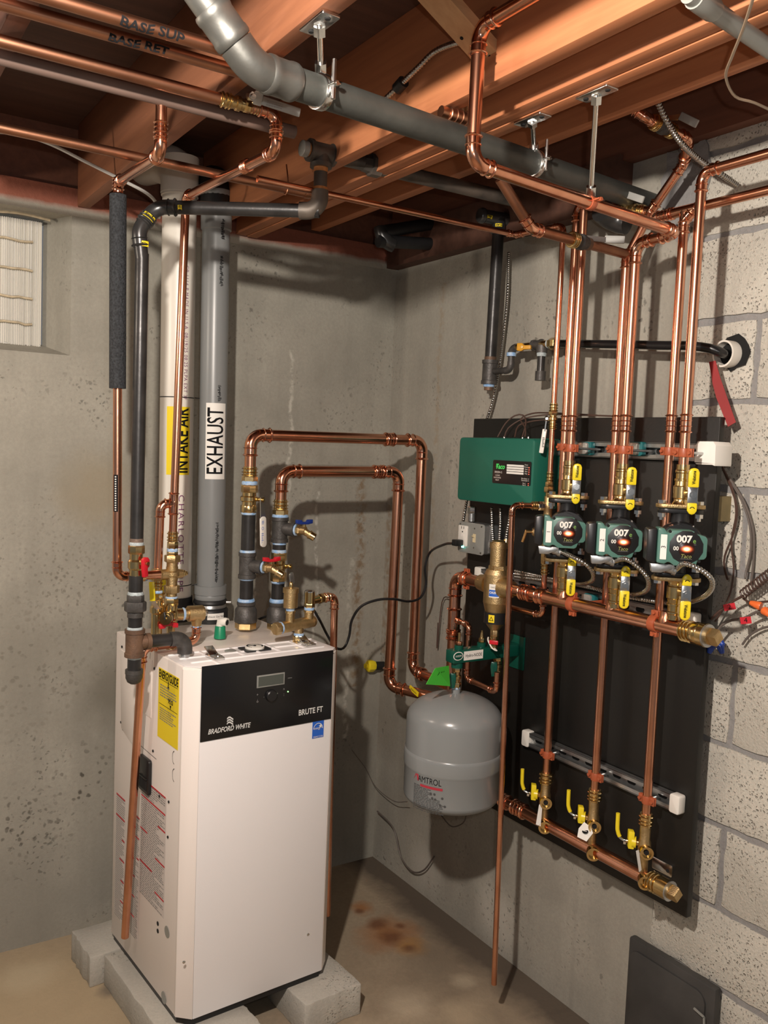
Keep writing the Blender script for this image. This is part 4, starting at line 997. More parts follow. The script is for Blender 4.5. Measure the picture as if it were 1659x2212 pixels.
# ---- discharge pipe down the boiler's left side, from the relief elbow
re_ = up(rv, 1384); rl = (-BE + BB * .02).normalized()
dp = thing('discharge_pipe', 'copper discharge pipe running down the left side of the boiler and ending above the floor', 'pipe', bs(300, 1480, .05))
dtop = bs(303, 1392, .045); dbot = bs(270, 2024, .03)
rl = (dtop - re_); rl.z = 0; rl.normalize()
dt = along(re_, rl, px=308); dtop = V((dt.x, dt.y, re_.z))
run(dp, [up(rv, 1358), re_, dtop, dbot], .0222, bend=.95)
c = dbot
obj('pipe_mouth', MB().lathe(dbot + (dbot - dtop).normalized() * .0005, dbot - dtop, [(0, .009), (.0004, .009)], 16), GAP, dp)

# ---- intake and exhaust stacks
IP = Z(382, 1338, Z1); IP = V((-.855, -.150, Z1))
it = thing('intake_pipe', 'white plastic intake air pipe with a yellow and black label', 'pipe', IP)
itop = L(388, 440, .150); ix = L(378, 1200, .150); ia = (itop - ix).normalized(); ri = msize(ix, 35.5)
ib = along(ix, ia, py=1338); rtop_i = along(ix, ia, py=345)
obj('pipe', MB().cyl(along(ix, ia, py=1318), along(ix, ia, py=375), ri, 36), PVCW, it)
obj('coupling', MB().lathe(along(ix, ia, py=425), ia, [(0, ri), (0, ri * 1.08), (.10, ri * 1.10), (.115, ri * 1.10)], 36), PVCW, it)
obj('boot', MB().lathe(V((ib.x, ib.y, Z1)), ia, [(0, ri * 1.15), (.05, ri * 1.15), (.055, ri * 1.08), (.075, ri * 1.08)], 32), RUBBER, it)
elbow(it, along(ix, ia, py=372) + UP * .035, UP, (-.3, 1, .03), ri * 2, PVCW, bend=.75, sock=.25, beads=False, name='elbow')
e0 = along(ix, ia, py=372) + UP * .035
ed = V((-.93, -.36, -.02)).normalized()
obj('branch_pipe', MB().cyl(e0 + V((-.3, 1, .03)).normalized() * ri * 1.6, e0 + V((-.3, 1, .03)).normalized() * .30, ri * .98, 32), PVCW, it)
tow = CAM - ix
def band(par, name, py, ia_, ix_, r_):
    c = along(ix_, ia_, py=py); return obj(name, MB().lathe(c, ia_ , [(0, r_ * 1.01), (.003, r_ * 1.01)], 36), PLASTB, par)
tie = band(it, 'zip_tie', 860, ia, ix, ri); c = along(ix, ia, py=858); sx_ = frame(tow)[0]
obj('tie_tail', MB().tube([c + sx_ * ri * .9 + V((0, -.02, 0)), c + sx_ * (ri + .04) + V((0, -.02, -.004))], .0018, 6), PLASTB, tie)
tie = band(it, 'zip_tie', 1262, ia, ix, ri); c = along(ix, ia, py=1262)
obj('tie_tail', MB().tube([c + sx_ * ri * .9 + V((0, -.02, 0)), c + sx_ * (ri + .03) + V((0, -.02, .006))], .0018, 6), PLASTB, tie)
c = along(ix, ia, py=952); tw = tow + sx_ * tow.length * .12
vs, fs = rect_f(-.105, -.038, .105, .038, 1); lab = wrap('label', vs, fs, it, c, ia, tw, ri + .0006, YLABEL)
tr = tow + sx_ * tow.length * .38
vs, fs = glyphs('INTAKE AIR', .058, bold=.0012, sx=.78); xs = [v[0] for v in vs]; k = .20 / (max(xs) - min(xs)); vs = [(x * k, y) for x, y in vs]
wrap('lettering', vs, fs, lab, c, ia, tr, ri + .0014, INK)
tr = tow + sx_ * tow.length * .50
vs, fs = glyphs('CHARLOTTE PIPE', .026, sx=1.25, spacing=1.25); wrap('lettering', [(-x, -y) for x, y in vs], fs, it, along(ix, ia, py=1170), ia, tow + sx_ * tow.length * .33, ri + .0008, INKP)
vs, fs = glyphs('CP-1114-P MADE IN U.S.A. 08/19/25 08:25 PLPA EXT 3F', .0165, sx=1.0, spacing=1.15); xs = [v[0] for v in vs]
ln_ = (along(ix, ia, py=580) - along(ix, ia, py=865)).length; k = ln_ / (max(xs) - min(xs))
wrap('lettering', [(-x * k, -y) for x, y in vs], fs, it, along(ix, ia, py=722), ia, tow + sx_ * tow.length * .52, ri + .0008, INKP)

EP = V((-.788, -.203, Z1)); EP = L(457, 1345, .203); EP.z = Z1
ex = thing('exhaust_pipe', 'grey plastic exhaust pipe with a white label standing on the boiler', 'pipe', EP)
et_ = L(467, 500, .203); eb_ = L(455, 1250, .203); ea = (et_ - eb_).normalized(); re = msize(eb_, 29)
obj('pipe', MB().cyl(along(eb_, ea, py=1300), along(eb_, ea, py=470), re, 36), PVCG, ex)
elbow(ex, along(eb_, ea, py=428) + UP * .06, UP, (.1, 1, .03), re * 2.1, RUBBER, bend=.7, sock=.25, beads=False, name='top_elbow')
obj('upper_socket', MB().lathe(along(eb_, ea, py=500), ea, [(0, re * 1.0), (.004, re * 1.10), (.10, re * 1.12), (.108, re * 1.18), (.118, re * 1.18), (.122, re * 1.05), (.135, re * 1.0)], 36), PVCG, ex)
pstack(ex, eb_, ea, [('boot', RUBBER, 'cyl', 1362, 1318, 38), ('boot_lip', RUBBER, 'band', 1321, 1312, 38), ('steel_band', GALV, 'band', 1314, 1302, 33), ('boot', RUBBER, 'band', 1303, 1293, 36), ('lower_socket', PVCG, 'band', 1296, 1278, 33), ('lower_socket', PVCG, 'cyl', 1282, 1263, 34.5)])
c = along(eb_, ea, py=1300); tow = CAM - eb_; sx_ = frame(tow)[0]; sy_ = -frame(tow)[2]
obj('band_screw', MB().cyl(c + sx_ * re * 1.15 - sy_ * .02, c + sx_ * re * 1.5 - sy_ * .02, .005, 10), CHROME, ex)
c = along(eb_, ea, py=953); tr = tow + sx_ * tow.length * .25
vs, fs = rect_f(-.118, -.034, .118, .034, 1); lab = wrap('label', vs, fs, ex, c, ea, tr, re + .0006, PAPER)
vs, fs = glyphs('EXHAUST', .075, bold=.0008, sx=.75); xs = [v[0] for v in vs]; k = .205 / (max(xs) - min(xs)); vs = [(x * k, y) for x, y in vs]
wrap('lettering', vs, fs, lab, c, ea, tr, re + .0014, INK)
c = along(eb_, ea, py=1325); tr = tow + sx_ * tow.length * .35; rb = msize(c, 38.4)
vs, fs = rect_f(-.028, -.010, .028, .010, 1); lab = wrap('label', vs, fs, ex, c, ea, tr, rb + .0006, PAPER, along=False)
vs, fs = glyphs('Exhaust Gas Vent', .0085); wrap('lettering', vs, fs, lab, c, ea, tr, rb + .0012, INK, along=False)
for py, ln_, sd in ((850, .05, 1), (1190, .19, 2), (590, .09, 3), (500, .06, 4)):
    rn = random.Random(sd); V_ = []; F_ = []; x = -ln_ / 2
    while x < ln_ / 2:
        wv = rn.uniform(.001, .003); o = len(V_); h0 = rn.uniform(-.007, -.001); h1 = rn.uniform(.001, .007)
        V_ += [(x, h0), (x + wv, h0), (x + wv, h1), (x, h1)]; F_.append((o, o + 1, o + 2, o + 3)); x += wv + rn.uniform(.0008, .002)
    wrap('print', V_, F_, ex, along(eb_, ea, py=py), ea, tow + sx_ * tow.length * .45, re + .0008 if py > 505 else re * 1.13, INK)
c = along(eb_, ea, py=467); vs, fs = rect_f(-.022, -.006, .022, .006, 1); wrap('green_tape', vs, fs, ex, c, ea, tow - sx_ * tow.length * .1, re * 1.13, NGREEN, along=False)
# ================================================================ overhead pipes and hangers
DA = Z(640, 181, 2.22); DBk = R(1408, 440, 0.0)
dd = (DBk - DA).normalized(); rd = msize(along(DA, dd, px=1000), 28)
dr = thing('drain_pipe', 'large dull grey drain pipe hung across the ceiling', 'pipe', DA)
dv = along(DA, dd, px=548)
dq = L(425, -25, -dv.y)
obj('pipe', MB().cyl(along(DA, dd, px=612), DBk + dd * .05, rd, 28), CASTGREY, dr)
elbow(dr, dv, dv - dq, dd, rd * 2, DULLGALV, bend=1.1, sock=.35, beads=False, name='elbow')
pts_, t_ = arc(dv, dv - dq, dd, 2.2 * rd)
eo = (dq - dv).normalized()
obj('branch_pipe', MB().cyl(dv + eo * t_, dq, rd, 28), DULLGALV, dr)
for c, ax in ((along(DA, dd, px=604), dd), (dv + eo * (t_ + .05), eo)):
    obj('hub', MB().lathe(c - ax * .03, ax, [(0, rd * 1.12), (.004, rd * 1.2), (.012, rd * 1.2), (.016, rd * 1.15), (.044, rd * 1.15), (.048, rd * 1.2), (.056, rd * 1.2), (.06, rd * 1.12)], 28), DULLGALV, dr)
def hanger(label, plate, c, ax, r, mring, wing=True, nut=True):
    t = thing('pipe_hanger', label, 'hanger', plate, 'pipe hangers under the joists')
    obj('plate', MB().prism(rrect(.034, .082, .004), plate - UP * .003, FT, 0, .005), CHROME, t, bevel=.001)
    for s in (-1, 1): obj('screw_head', MB().lathe(plate + V((0, s * .028, -.003)), -UP, [(0, .0055), (.002, .0045)], 10), GAP, t)
    top = c + UP * (r * 1.16)
    obj('rod', MB().cyl(plate, top, .0052, 10), CHROME, t)
    dv_ = (top - plate).normalized()
    obj('rod_nut', MB().lathe(plate + dv_ * .004, dv_, [(0, .011), (.016, .011)], 6), CHROME, t)
    if nut: obj('rod_nut', MB().lathe(top - dv_ * .020, dv_, [(0, .011), (.018, .011)], 6), CHROME, t)
    rg = clamp(t, c, ax, V(ax).cross(UP), r, mring, ears=(V(ax).cross(UP) + UP * .1), wid=.016)
    if wing:
        sd = V(ax).cross(UP).normalized(); q = c + sd * (r * 1.3)
        obj('long_bolt', MB().cyl(q - UP * .02, q + UP * .045, .004, 8), CHROME, t)
    return t
hanger('galvanised hanger holding the grey drain nearest the white boiler vent elbow', Z(690, 50, 2.306), along(DA, dd, px=692), dd, rd, CHROME)
hanger('short galvanised hanger farther along the grey drain, past the tall copper riser', Z(1150, 258, 2.306), along(DA, dd, px=1152), dd, rd, CHROME)

# old copper and painted pipes under the joists on the left
def level(name, label, pts, d, m_, group=None, cap=None):
    t = thing(name, label, 'pipe', pts[0], group)
    run(t, pts, d, m_, m_)
    return t
def xpipe(px, py, z, pxa, pxb):
    p = Z(px, py, z); return along(p, (1, 0, 0), px=pxa), along(p, (1, 0, 0), px=pxb)
a, b = xpipe(310, 56, 2.292, -60, 640); sup = level('heating_pipe', 'old copper pipe overhead marked BASE SUP', [a, b], .023, COPOLD, 'old pipes under the joists')
n_ = frame(CAM - a.lerp(b, .5)); ax = (b - a).normalized(); c = along(a, ax, px=326)
def script_on(t, s, c, ln, size):
    vs, fs = glyphs(s, size, bold=.0006, sx=1.0); xs = [v[0] for v in vs]; k = ln / (max(xs) - min(xs)); vs = [(x * k + .10 * y, y + .0022 * math.sin(x * 70) + .0010 * math.sin(x * 230)) for x, y in vs]
    wrap('handwriting', vs, fs, t, c, ax, (0, -.8, -.6), .0119, INK)
script_on(sup, 'BASE SUP', along(a, ax, px=326), (along(a, ax, px=258) - along(a, ax, px=394)).length, .0225)
a, b = xpipe(297, 92, 2.292, -60, 640); ret = level('heating_pipe', 'old copper pipe overhead marked BASE RET', [a, b], .022, COPOLD, 'old pipes under the joists')
script_on(ret, 'BASE RET', along(a, ax, px=297), (along(a, ax, px=233) - along(a, ax, px=361)).length, .019)
a = along(r_end, (-1, 0, 0), px=476); b = along(r_end, (-1, 0, 0), px=-60)
level('heating_pipe', 'old copper pipe overhead leading into the brass valve with the white lever', [a, b], .0222, COPOLD, 'old pipes under the joists')
a, b = xpipe(280, 195, 2.285, -60, 636); level('heating_pipe', 'pinkish painted old pipe overhead, lowest of the close parallel four', [a, b], .027, PINKOLD, 'old pipes under the joists')
a, b = xpipe(304, 341, 2.26, -60, 672); fp5 = level('heating_pipe', 'lone old copper pipe below the four close ones, capped beyond the black gas elbow', [a, b], .022, COPOLD, 'old pipes under the joists')
obj('end_cap', MB().lathe(b - V((.02, 0, 0)), (1, 0, 0), [(0, .0125), (.016, .0125), (.022, .008)], 16), COPOLD, fp5)
c = along(a, (1, 0, 0), px=617)
tag(obj('wire_hook', MB().tube(spline([c + V((0, 0, .06)), c + V((0, -.012, .02)), c + V((0, -.013, -.006)), c + V((0, 0, -.014)), c + V((0, .012, -.004))], .006), .002, 6), COPOLD, base=c), 'thin wire hook holding the lone capped copper pipe', 'hook')

# old iron gas main and its fittings
im0 = along(g4, (-1, 0, 0), px=652); im1 = along(g4, (1, 0, 0), px=1105); ri_ = D_ / 2 * 1.12
im = thing('gas_main', 'old black iron gas main running under the joists behind the grey drain', 'pipe', im0)
obj('pipe', MB().cyl(along(g4, (1, 0, 0), px=735), im1, ri_, 20), IRONOLD, im)
obj('old_tee', MB().lathe(g4 - V((.035, 0, 0)), (1, 0, 0), [(0, .027), (.008, .027), (.009, .023), (.061, .023), (.062, .027), (.07, .027)], 20), IRONOLD, im)
obj('tee_neck', MB().lathe(g4 - UP * .036, UP, [(0, .027), (.010, .027), (.011, .022), (.036, .022)], 20), IRONOLD, im)
obj('thread', MB().cyl(im0 + V((.012, 0, 0)), g4 - V((.03, 0, 0)), .016, 16), MATS['orange_sealant'], im)
obj('plug', MB().lathe(im0 + V((.014, 0, 0)), (-1, 0, 0), [(0, .019), (.014, .019), (.016, .015)], 16), GREYP, im)
c = along(g4, (1, 0, 0), px=812)
obj('union', MB().lathe(c - V((.04, 0, 0)), (1, 0, 0), [(0, .020), (.02, .022), (.022, .028), (.05, .028), (.052, .022), (.08, .020)], 8), IRONOLD, im)

# ---- black gas drop on the right wall with valve, tee and hose to the wall sleeve
gd0 = R(1058, 800, .075); gd1 = R(1077, 492, .075); ga2 = (gd1 - gd0).normalized(); r2 = msize(gd0, 12.5)
gg = thing('gas_pipe', 'black gas drop on the right wall feeding an orange-handled valve and black hose', 'pipe', gd0)
obj('pipe', MB().cyl(along(gd0, ga2, py=778), gd1, r2, 20), STEEL, gg)
pstack(gg, gd0, ga2, [('plug', IRONBROWN, 'cyl', 843, 834, 10), ('sealant_ring', SEAL, 'band', 836, 828, 12), ('drip_tee', IRON, 'rim', 830, 778, 16), ('rust_ring', IRONBROWN, 'cyl', 781, 771, 13)])
d_y = V((0, -1, 0))
e1 = R(1103, 800, .075); up_ = up(e1, 768); ed_ = R(1121, 752, .075)
run(gg, [along(gd0, ga2, py=802), e1, e1 + UP * .05], .020, IRON, IRON, bend=1.0, sock=.3, beads=False, name='street_ell')
c1 = e1 + UP * .048
obj('sealant_ring', MB().cyl(c1 - UP * .006, c1 + UP * .005, .0145, 16), SEAL, gg)
c2 = up(e1, 752)
run(gg, [c1, c2, R(1186, 742, .075)], .021, BRASS, IRON, bend=.9, sock=.35, beads=False, name='valve_body')
q = R(1130, 750, .10)
oh = obj('orange_handle', MB().prism([(-.018, .012), (-.002, .012), (.004, .005), (.026, .005), (.026, -.007), (.004, -.007), (-.004, -.012), (-.018, -.010)], q, frame((-.9, -.4, 0)), -.006, .006), ORANGEV, gg, bevel=.002)
obj('handle_nut', MB().lathe(q + V((-.004, -.002, 0)), (-.9, -.4, 0), [(0, .005), (.004, .004)], 6), BRASS, oh)
ct = R(1171, 744, .075)
obj('tee', MB().lathe(R(1152, 746, .075), R(1190, 742, .075) - R(1152, 746, .075), [(0, .016), (.006, .016), (.007, .0135), (.030, .0135), (.031, .016), (.037, .016)], 18), IRON, gg)
pstack(gg, ct, -UP, [('tee_leg', IRON, 'cyl', 746, 762, 12), ('sealant_ring', SEALW, 'band', 761, 770, 10.5), ('nipple', STEEL, 'cyl', 768, 803, 8.5), ('cap', IRON, 'cyl', 802, 822, 11.5)])
pstack(gg, ct, (R(1196, 742, .075) - ct).normalized(), [('sealant_ring', SEALW, 'band', 1184, 1188, 10), ('hose_nut', BRASS, 'hex', 1188, 1203, 13)], 'x')
hp = [R(1200, 742, .075), R(1260, 743, .085), R(1340, 744, .09), R(1420, 746, .09), R(1490, 747, .09), R(1535, 753, .08), R(1562, 763, .05), R(1578, 766, -.03)]
obj('black_hose', MB().tube(spline(hp, .02), [.0115] * 400 if False else .0112, 14), CORD, gg)
# press tee with yellow labels where the drop meets the main
e = gd1
obj('press_tee', MB().lathe(e - ga2 * .02, ga2, [(0, r2 * 1.12), (.004, r2 * 1.3), (.012, r2 * 1.3), (.016, r2 * 1.14), (.05, r2 * 1.14), (.06, r2 * .7)], 20), MEGA, gg)
obj('press_tee_arm', MB().lathe(e + UP * .028 + V((-.07, .01, 0)), (1, -.12, 0), [(0, r2 * 1.1), (.006, r2 * 1.3), (.014, r2 * 1.3), (.018, r2 * 1.12), (.12, r2 * 1.12), (.124, r2 * 1.28), (.134, r2 * 1.28), (.14, r2)], 20), MEGA, gg)
press_label(gg, e + UP * .004, ga2, r2 * 1.15, .022, .009); press_label(gg, e + UP * .028 + V((-.045, .007, 0)), V((1, -.12, 0)), r2 * 1.14, .010, .02)
e2 = R(1318, 478, .10); blk = thing('press_coupling', 'black press elbow with a yellow label high on the block wall behind the copper risers', 'fitting', e2)
obj('elbow', MB().tube(arc(e2, (.9, .3, -.3), (.2, -.9, -.2), .05, 8)[0], .030, 20), MEGA, blk); press_label(blk, e2, V((.7, -.5, -.3)), .033, .012, .03)

# sleeve and red tag
sc = R(1584, 766, 0.0); sr = msize(sc, 29)
sv = thing('wall_sleeve', 'white plastic sleeve in a rough hole through the block wall', 'sleeve', sc)
obj('sleeve', MB().lathe(sc + V((.02, 0, 0)), (-1, .12, 0), [(0, sr), (.052, sr), (.052, sr * .86), (.004, sr * .84)], 28, cap=False), PVCW, sv)
q = random.Random(9); obj('rough_hole', MB().prism([(1.30 * sr * math.cos(a) * q.uniform(.85, 1.2), 1.30 * sr * math.sin(a) * q.uniform(.85, 1.2)) for a in [2 * math.pi * k / 18 for k in range(18)]], sc + V((-.006, -.008, .004)), FR, 0, .0015), GAP, sv)
P_ = [R(1532, 782, .06), R(1546, 779, .055), R(1556, 815, .05), R(1590, 912, .045), R(1573, 922, .05), R(1548, 860, .055), R(1540, 830, .06)]
nn = V((-1, -.25, 0)).normalized()
tag(obj('red_tag', MB().add(P_ + [p + nn * .0015 for p in P_], [tuple(range(7)), tuple(range(13, 6, -1))] + [(i, (i + 1) % 7, 7 + (i + 1) % 7, 7 + i) for i in range(7)]), REDP, base=P_[0]), 'red ribbon tag hanging below the white wall sleeve', 'tag')

# ---- clear tubing, cable, conduit and loose wires near the ceiling
wire('vinyl_tube', [L(-30, 284, .42), L(40, 290, .42), L(110, 312, .42), L(190, 352, .42), L(270, 392, .42), L(318, 418, .40), L(338, 440, .36), L(344, 470, .26)], .0045, CLEAR, 'thin clear grey tube sagging across the ceiling at far left', 'tube')
cbx = R(842, 205, .80)
bxc = thing('armored_cable', 'short run of steel armored cable rising behind the big drain with a black bushing', 'cable', cbx)
obj('jacket', flex([R(835, 212, .80), R(866, 182, .80), R(905, 145, .80), R(940, 112, .80), R(990, 92, .80), R(1040, 85, .80)], .0068), BX, bxc)
obj('bushing', MB().cyl(R(858, 192, .80), R(872, 176, .80), .013, 12), RUBBER, bxc)
s_ = R(1412, 168, .33)
bxd = thing('armored_cable', 'steel armored cable curving down from the joists into the block wall', 'cable', s_)
obj('jacket', flex([R(1414, 160, .36), R(1413, 195, .34), R(1432, 245, .30), R(1468, 305, .24), R(1510, 345, .16), R(1548, 370, .10), R(1592, 400, .02)], .0072), BX, bxd)
k0 = Z(1488, -14, 2.27); k1_ = Z(1690, 125, 2.27)
cdt = thing('grey_conduit', 'grey plastic conduit with a coupling in the upper right corner of the ceiling', 'conduit', k0)
rc = msize(k0.lerp(k1_, .5), 19)
obj('pipe', MB().cyl(k0, k1_, rc, 20), GREYP, cdt)
kd = (k1_ - k0).normalized(); obj('coupling', MB().lathe(along(k0, kd, px=1500), kd, [(0, rc * 1.18), (.012, rc * 1.22), (.05, rc * 1.22), (.056, rc * 1.1)], 20), GREYP, cdt)
wire('loose_wire', [Z(1632, -20, 2.25), Z(1606, 60, 2.25), Z(1582, 120, 2.25), Z(1568, 165, 2.25), Z(1588, 208, 2.24), Z(1630, 222, 2.24), Z(1690, 250, 2.24)], .0024, mat('tan_wire', (.26, .19, .13), .4), 'tan wire looping down from the ceiling in the upper right corner', 'wire')
# black waste pipes in the corner bay
w0 = L(822, 522, .28)
wp = thing('waste_pipe', 'black waste pipe with a curved end and white tip in the dark corner bay', 'pipe', w0)
obj('elbow', MB().tube(arc(w0, (-.9, .1, .1), (.1, .2, 1), .05, 8)[0], .024, 18), MEGA, wp)
obj('pipe', MB().cyl(w0 + V((-.01, 0, 0)), L(932, 527, .28), .021, 18), RUBBER, wp)
obj('white_tip', MB().cyl(L(932, 527, .28), L(968, 524, .28), .016, 16), PVCW, wp)
obj('upper_pipe', MB().cyl(L(830, 500, .28), L(1015, 470, .28), .021, 18), RUBBER, wp)
c0, c1_ = xpipe(980, 249, 2.292, 952, 1030)
cs = thing('copper_stub', 'tarnished copper stub with a coupling tucked under the joist behind the tall riser', 'pipe', c0)
obj('tube', MB().cyl(c0, c1_, .0115, 18), COPOLD, cs); coupling(cs, c0.lerp(c1_, .45), (1, 0, 0), .023, .05, COPOLD)

# ---- copper risers: thin line, three supplies, three returns
OS, OR, OT = .200, .135, .150
def rtop(px, py, off): return R(px, py, off)
SY = [R(1235, 930, OS).y, R(1350, 930, OS).y, R(1481, 930, OS).y]
RY = [R(1221, 930, OR).y, R(1331, 930, OR).y, R(1449, 930, OR).y]
D34 = .0222
def vp(off, y, px=None, py=None): return along(V((-off, y, 1.0)), UP, py=py)
# supply one and the level valve line behind
grp = 'copper risers above the black board'
s1t = vp(OS, SY[0], py=446)
t1 = thing('copper_riser', 'front copper riser of the first pair, beside the thin pipe', 'pipe', vp(OS, SY[0], py=1010), grp)
run(t1, [vp(OS, SY[0], py=1022), vp(OS, SY[0], py=430)], D34)
coupling(t1, vp(OS, SY[0], py=915), UP, D34, .044)
# return one turns into a levered valve
t = thing('copper_riser', 'rear copper riser of the first pair, running down past pump 1', 'pipe', vp(OR, RY[0], py=1660), grp)
q0 = vp(OR, RY[0], py=436); q1 = R(1408, 461, .10)
run(t, [vp(OR, RY[0], py=1672), q0, q1], D34)
coupling(t, vp(OR, RY[0], py=915), UP, D34, .044)
lvd = (q1 - q0).normalized(); c = along(q0, lvd, px=1362)
stack(t, along(q0, lvd, px=1340), lvd, [('valve_press', BRASS, 'press', .018, .0145), ('valve_nut', BRASS, 'oct', .012, .017), ('valve_body', BRASS, 'valve', .026, .018), ('valve_press', BRASS, 'press', .018, .0145)])
lv = obj('lever', MB().bar(c + UP * .018, c + UP * .035 + lvd * .01, .014, .003, (-1, 0, 0)), CHROME, t)
obj('lever_grip', MB().bar(R(1342, 416, .15), R(1390, 432, .15), .017, .006, UP), TAGGREY, lv, bevel=.002)
# supply two is the big line crossing from the tall riser
YS = -R(1464, 503, OS).y; a3 = L(1464, 503, YS); a2 = L(1020, 352, 1.525); a1 = L(1036, 58, 1.525); a0 = along(a1, (0, -1, 0), px=1200)
xs2 = OS
SY[1] = R(1352, 900, xs2).y
t = thing('copper_riser', 'copper line dropping from the joists, crossing under the drain and down to pump 2', 'pipe', vp(xs2, SY[1], py=1010), grp)
a4 = V((a3.x, SY[1], a3.z - .004))
run(t, [a0, a1, a2, a3, a4, V((a3.x, SY[1], vp(xs2, SY[1], py=1028).z))], .0286 if False else .0250, bend=1.15)
coupling(t, V((a3.x, SY[1], vp(xs2, SY[1], py=915).z)), UP, .0250, .044)
hanger('long galvanised rod hanger with a copper-coloured ring on the crossing copper line', Z(1289, 201, 2.306), along(a2, a3 - a2, px=1275), (a3 - a2), .0125, EPOXY, wing=False)
# return two climbs behind it to a valve near the rim
t = thing('copper_riser', 'rear copper riser of the second pair, bending up to a valve by the block wall', 'pipe', vp(OR, RY[1], py=1700), grp)
b2 = vp(OR, RY[1], py=560); pts = [vp(OR, RY[1], py=1712), b2, R(1405, 458, .10), R(1478, 352, .10), R(1486, 300, .16), R(1398, 256, .30), R(1350, 222, .34), R(1352, 205, .34)]
run(t, pts, D34, bend=.9)
coupling(t, vp(OR, RY[1], py=915), UP, D34, .044)
vd = (pts[5] - pts[4]).normalized(); c = pts[4].lerp(pts[5], .62)
stack(t, c - vd * .035, vd, [('valve_press', BRASS, 'press', .018, .0145), ('valve_body', IRON, 'valve', .034, .018), ('valve_press', BRASS, 'press', .018, .0145)])
obj('lever_grip', MB().bar(R(1470, 250, .24), R(1506, 268, .24), .017, .006, UP), TAGGREY, t, bevel=.002)
obj('lever', MB().bar(c + UP * .015, R(1470, 252, .24), .012, .003, UP), CHROME, t)
tee(t, R(1405, 458, .10), R(1478, 352, .10) - b2, lvd * -1, D34, D34, .06, .03)
# tarnished branch with a black bodied valve joining return two
t = thing('branch_pipe', 'copper branch slanting down from the ceiling with a black-bodied valve, joining the second pair', 'pipe', L(1148, 496, 1.30))
p0 = L(1080, 386, 1.30); p1_ = L(1148, 494, 1.30); p2_ = b2 + V((0, 0, .012)); 
run(t, [p0, p1_, p2_], .0240, COPOLD, COPFIT, bend=1.1)
vd = (p2_ - p1_).normalized(); c = along(p1_, vd, px=1232)
stack(t, c, vd, [('valve_press', BRASS, 'press', .022, .0155), ('valve_body', IRON, 'valve', .036, .019), ('valve_end', IRONBROWN, 'cyl', .012, .0150)])
q = along(p1_, vd, px=1262) + UP * .012
obj('lever', MB().bar(q, R(1308, 518, OS + .05), .012, .003, UP), GALV, t); obj('lever_grip', MB().bar(R(1306, 517, OS + .05), R(1350, 518, OS + .02), .018, .006, UP), TAGGREY, t, bevel=.002)
# supply three and return three
t = thing('copper_riser', 'front copper riser of the third pair, nearest the white wall sleeve', 'pipe', vp(OS, SY[2], py=1020), grp)
tp3 = vp(OS, SY[2], py=372); run(t, [vp(OS, SY[2], py=1032), tp3, along(tp3, (0, -1, 0), px=1720)], D34, bend=1.1)
coupling(t, vp(OS, SY[2], py=915), UP, D34, .044)
t = thing('copper_riser', 'rear copper riser of the third pair, teed into the lower level line', 'pipe', vp(OR, RY[2], py=1750), grp)
tq = vp(OR, RY[2], py=455)
lz = V((-OR, 0, tq.z)); ll = along(V((-OR, RY[2], tq.z)), (0, 1, 0), px=1415)
run(t, [vp(OR, RY[2], py=1768), vp(OR, RY[2], py=478), V((-OR, RY[2] - .03, vp(OR, RY[2], py=456).z))], D34, bend=.9)
coupling(t, vp(OR, RY[2], py=915), UP, D34, .044)
lx = R(1420, 472, .115); ly = along(lx, (0, -1, 0), px=1720)
run(t, [ll + V((0, .0, 0)), along(ll, (0, -1, 0), px=1720)], D34)
tee(t, along(ll, (0, -1, 0), px=1480), (0, 1, 0), -UP, D34, D34, .075, .03); coupling(t, along(ll, (0, -1, 0), px=1436), (0, 1, 0), D34, .04)
# ================================================================ black board and everything mounted on it
OB = .075                                                  # board face, distance from the wall
bc = [R(1022, 905, OB), R(1567, 898, OB), R(1478, 1990, OB), R(1005, 1700, OB)]
yl, yr = -.603, -1.520; zt_, zb = 1.722, .505
bd = thing('mounting_board', 'large black painted board on the right wall carrying the pumps and pipework', 'board', (-OB, (yl + yr) / 2, zb))
obj('sheet', MB().box((-OB + .0095, (yl + yr) / 2, (zt_ + zb) / 2), (yl - yr, zt_ - zb, .019), FR), BOARD, bd, bevel=.002)
for y in (yl - .08, (yl + yr) / 2, yr + .12):
    obj('cleat', MB().box((-.028, y, (zt_ + zb) / 2 + .01), (.038, zt_ - zb - .06, .055), FR), LUMBER, bd)
zk = R(1556, 1100, .05).z
obj('cleat_end', MB().box((-.028, yr + .058, zk), (.10, .06, .055), FR), OLDLUM, bd)
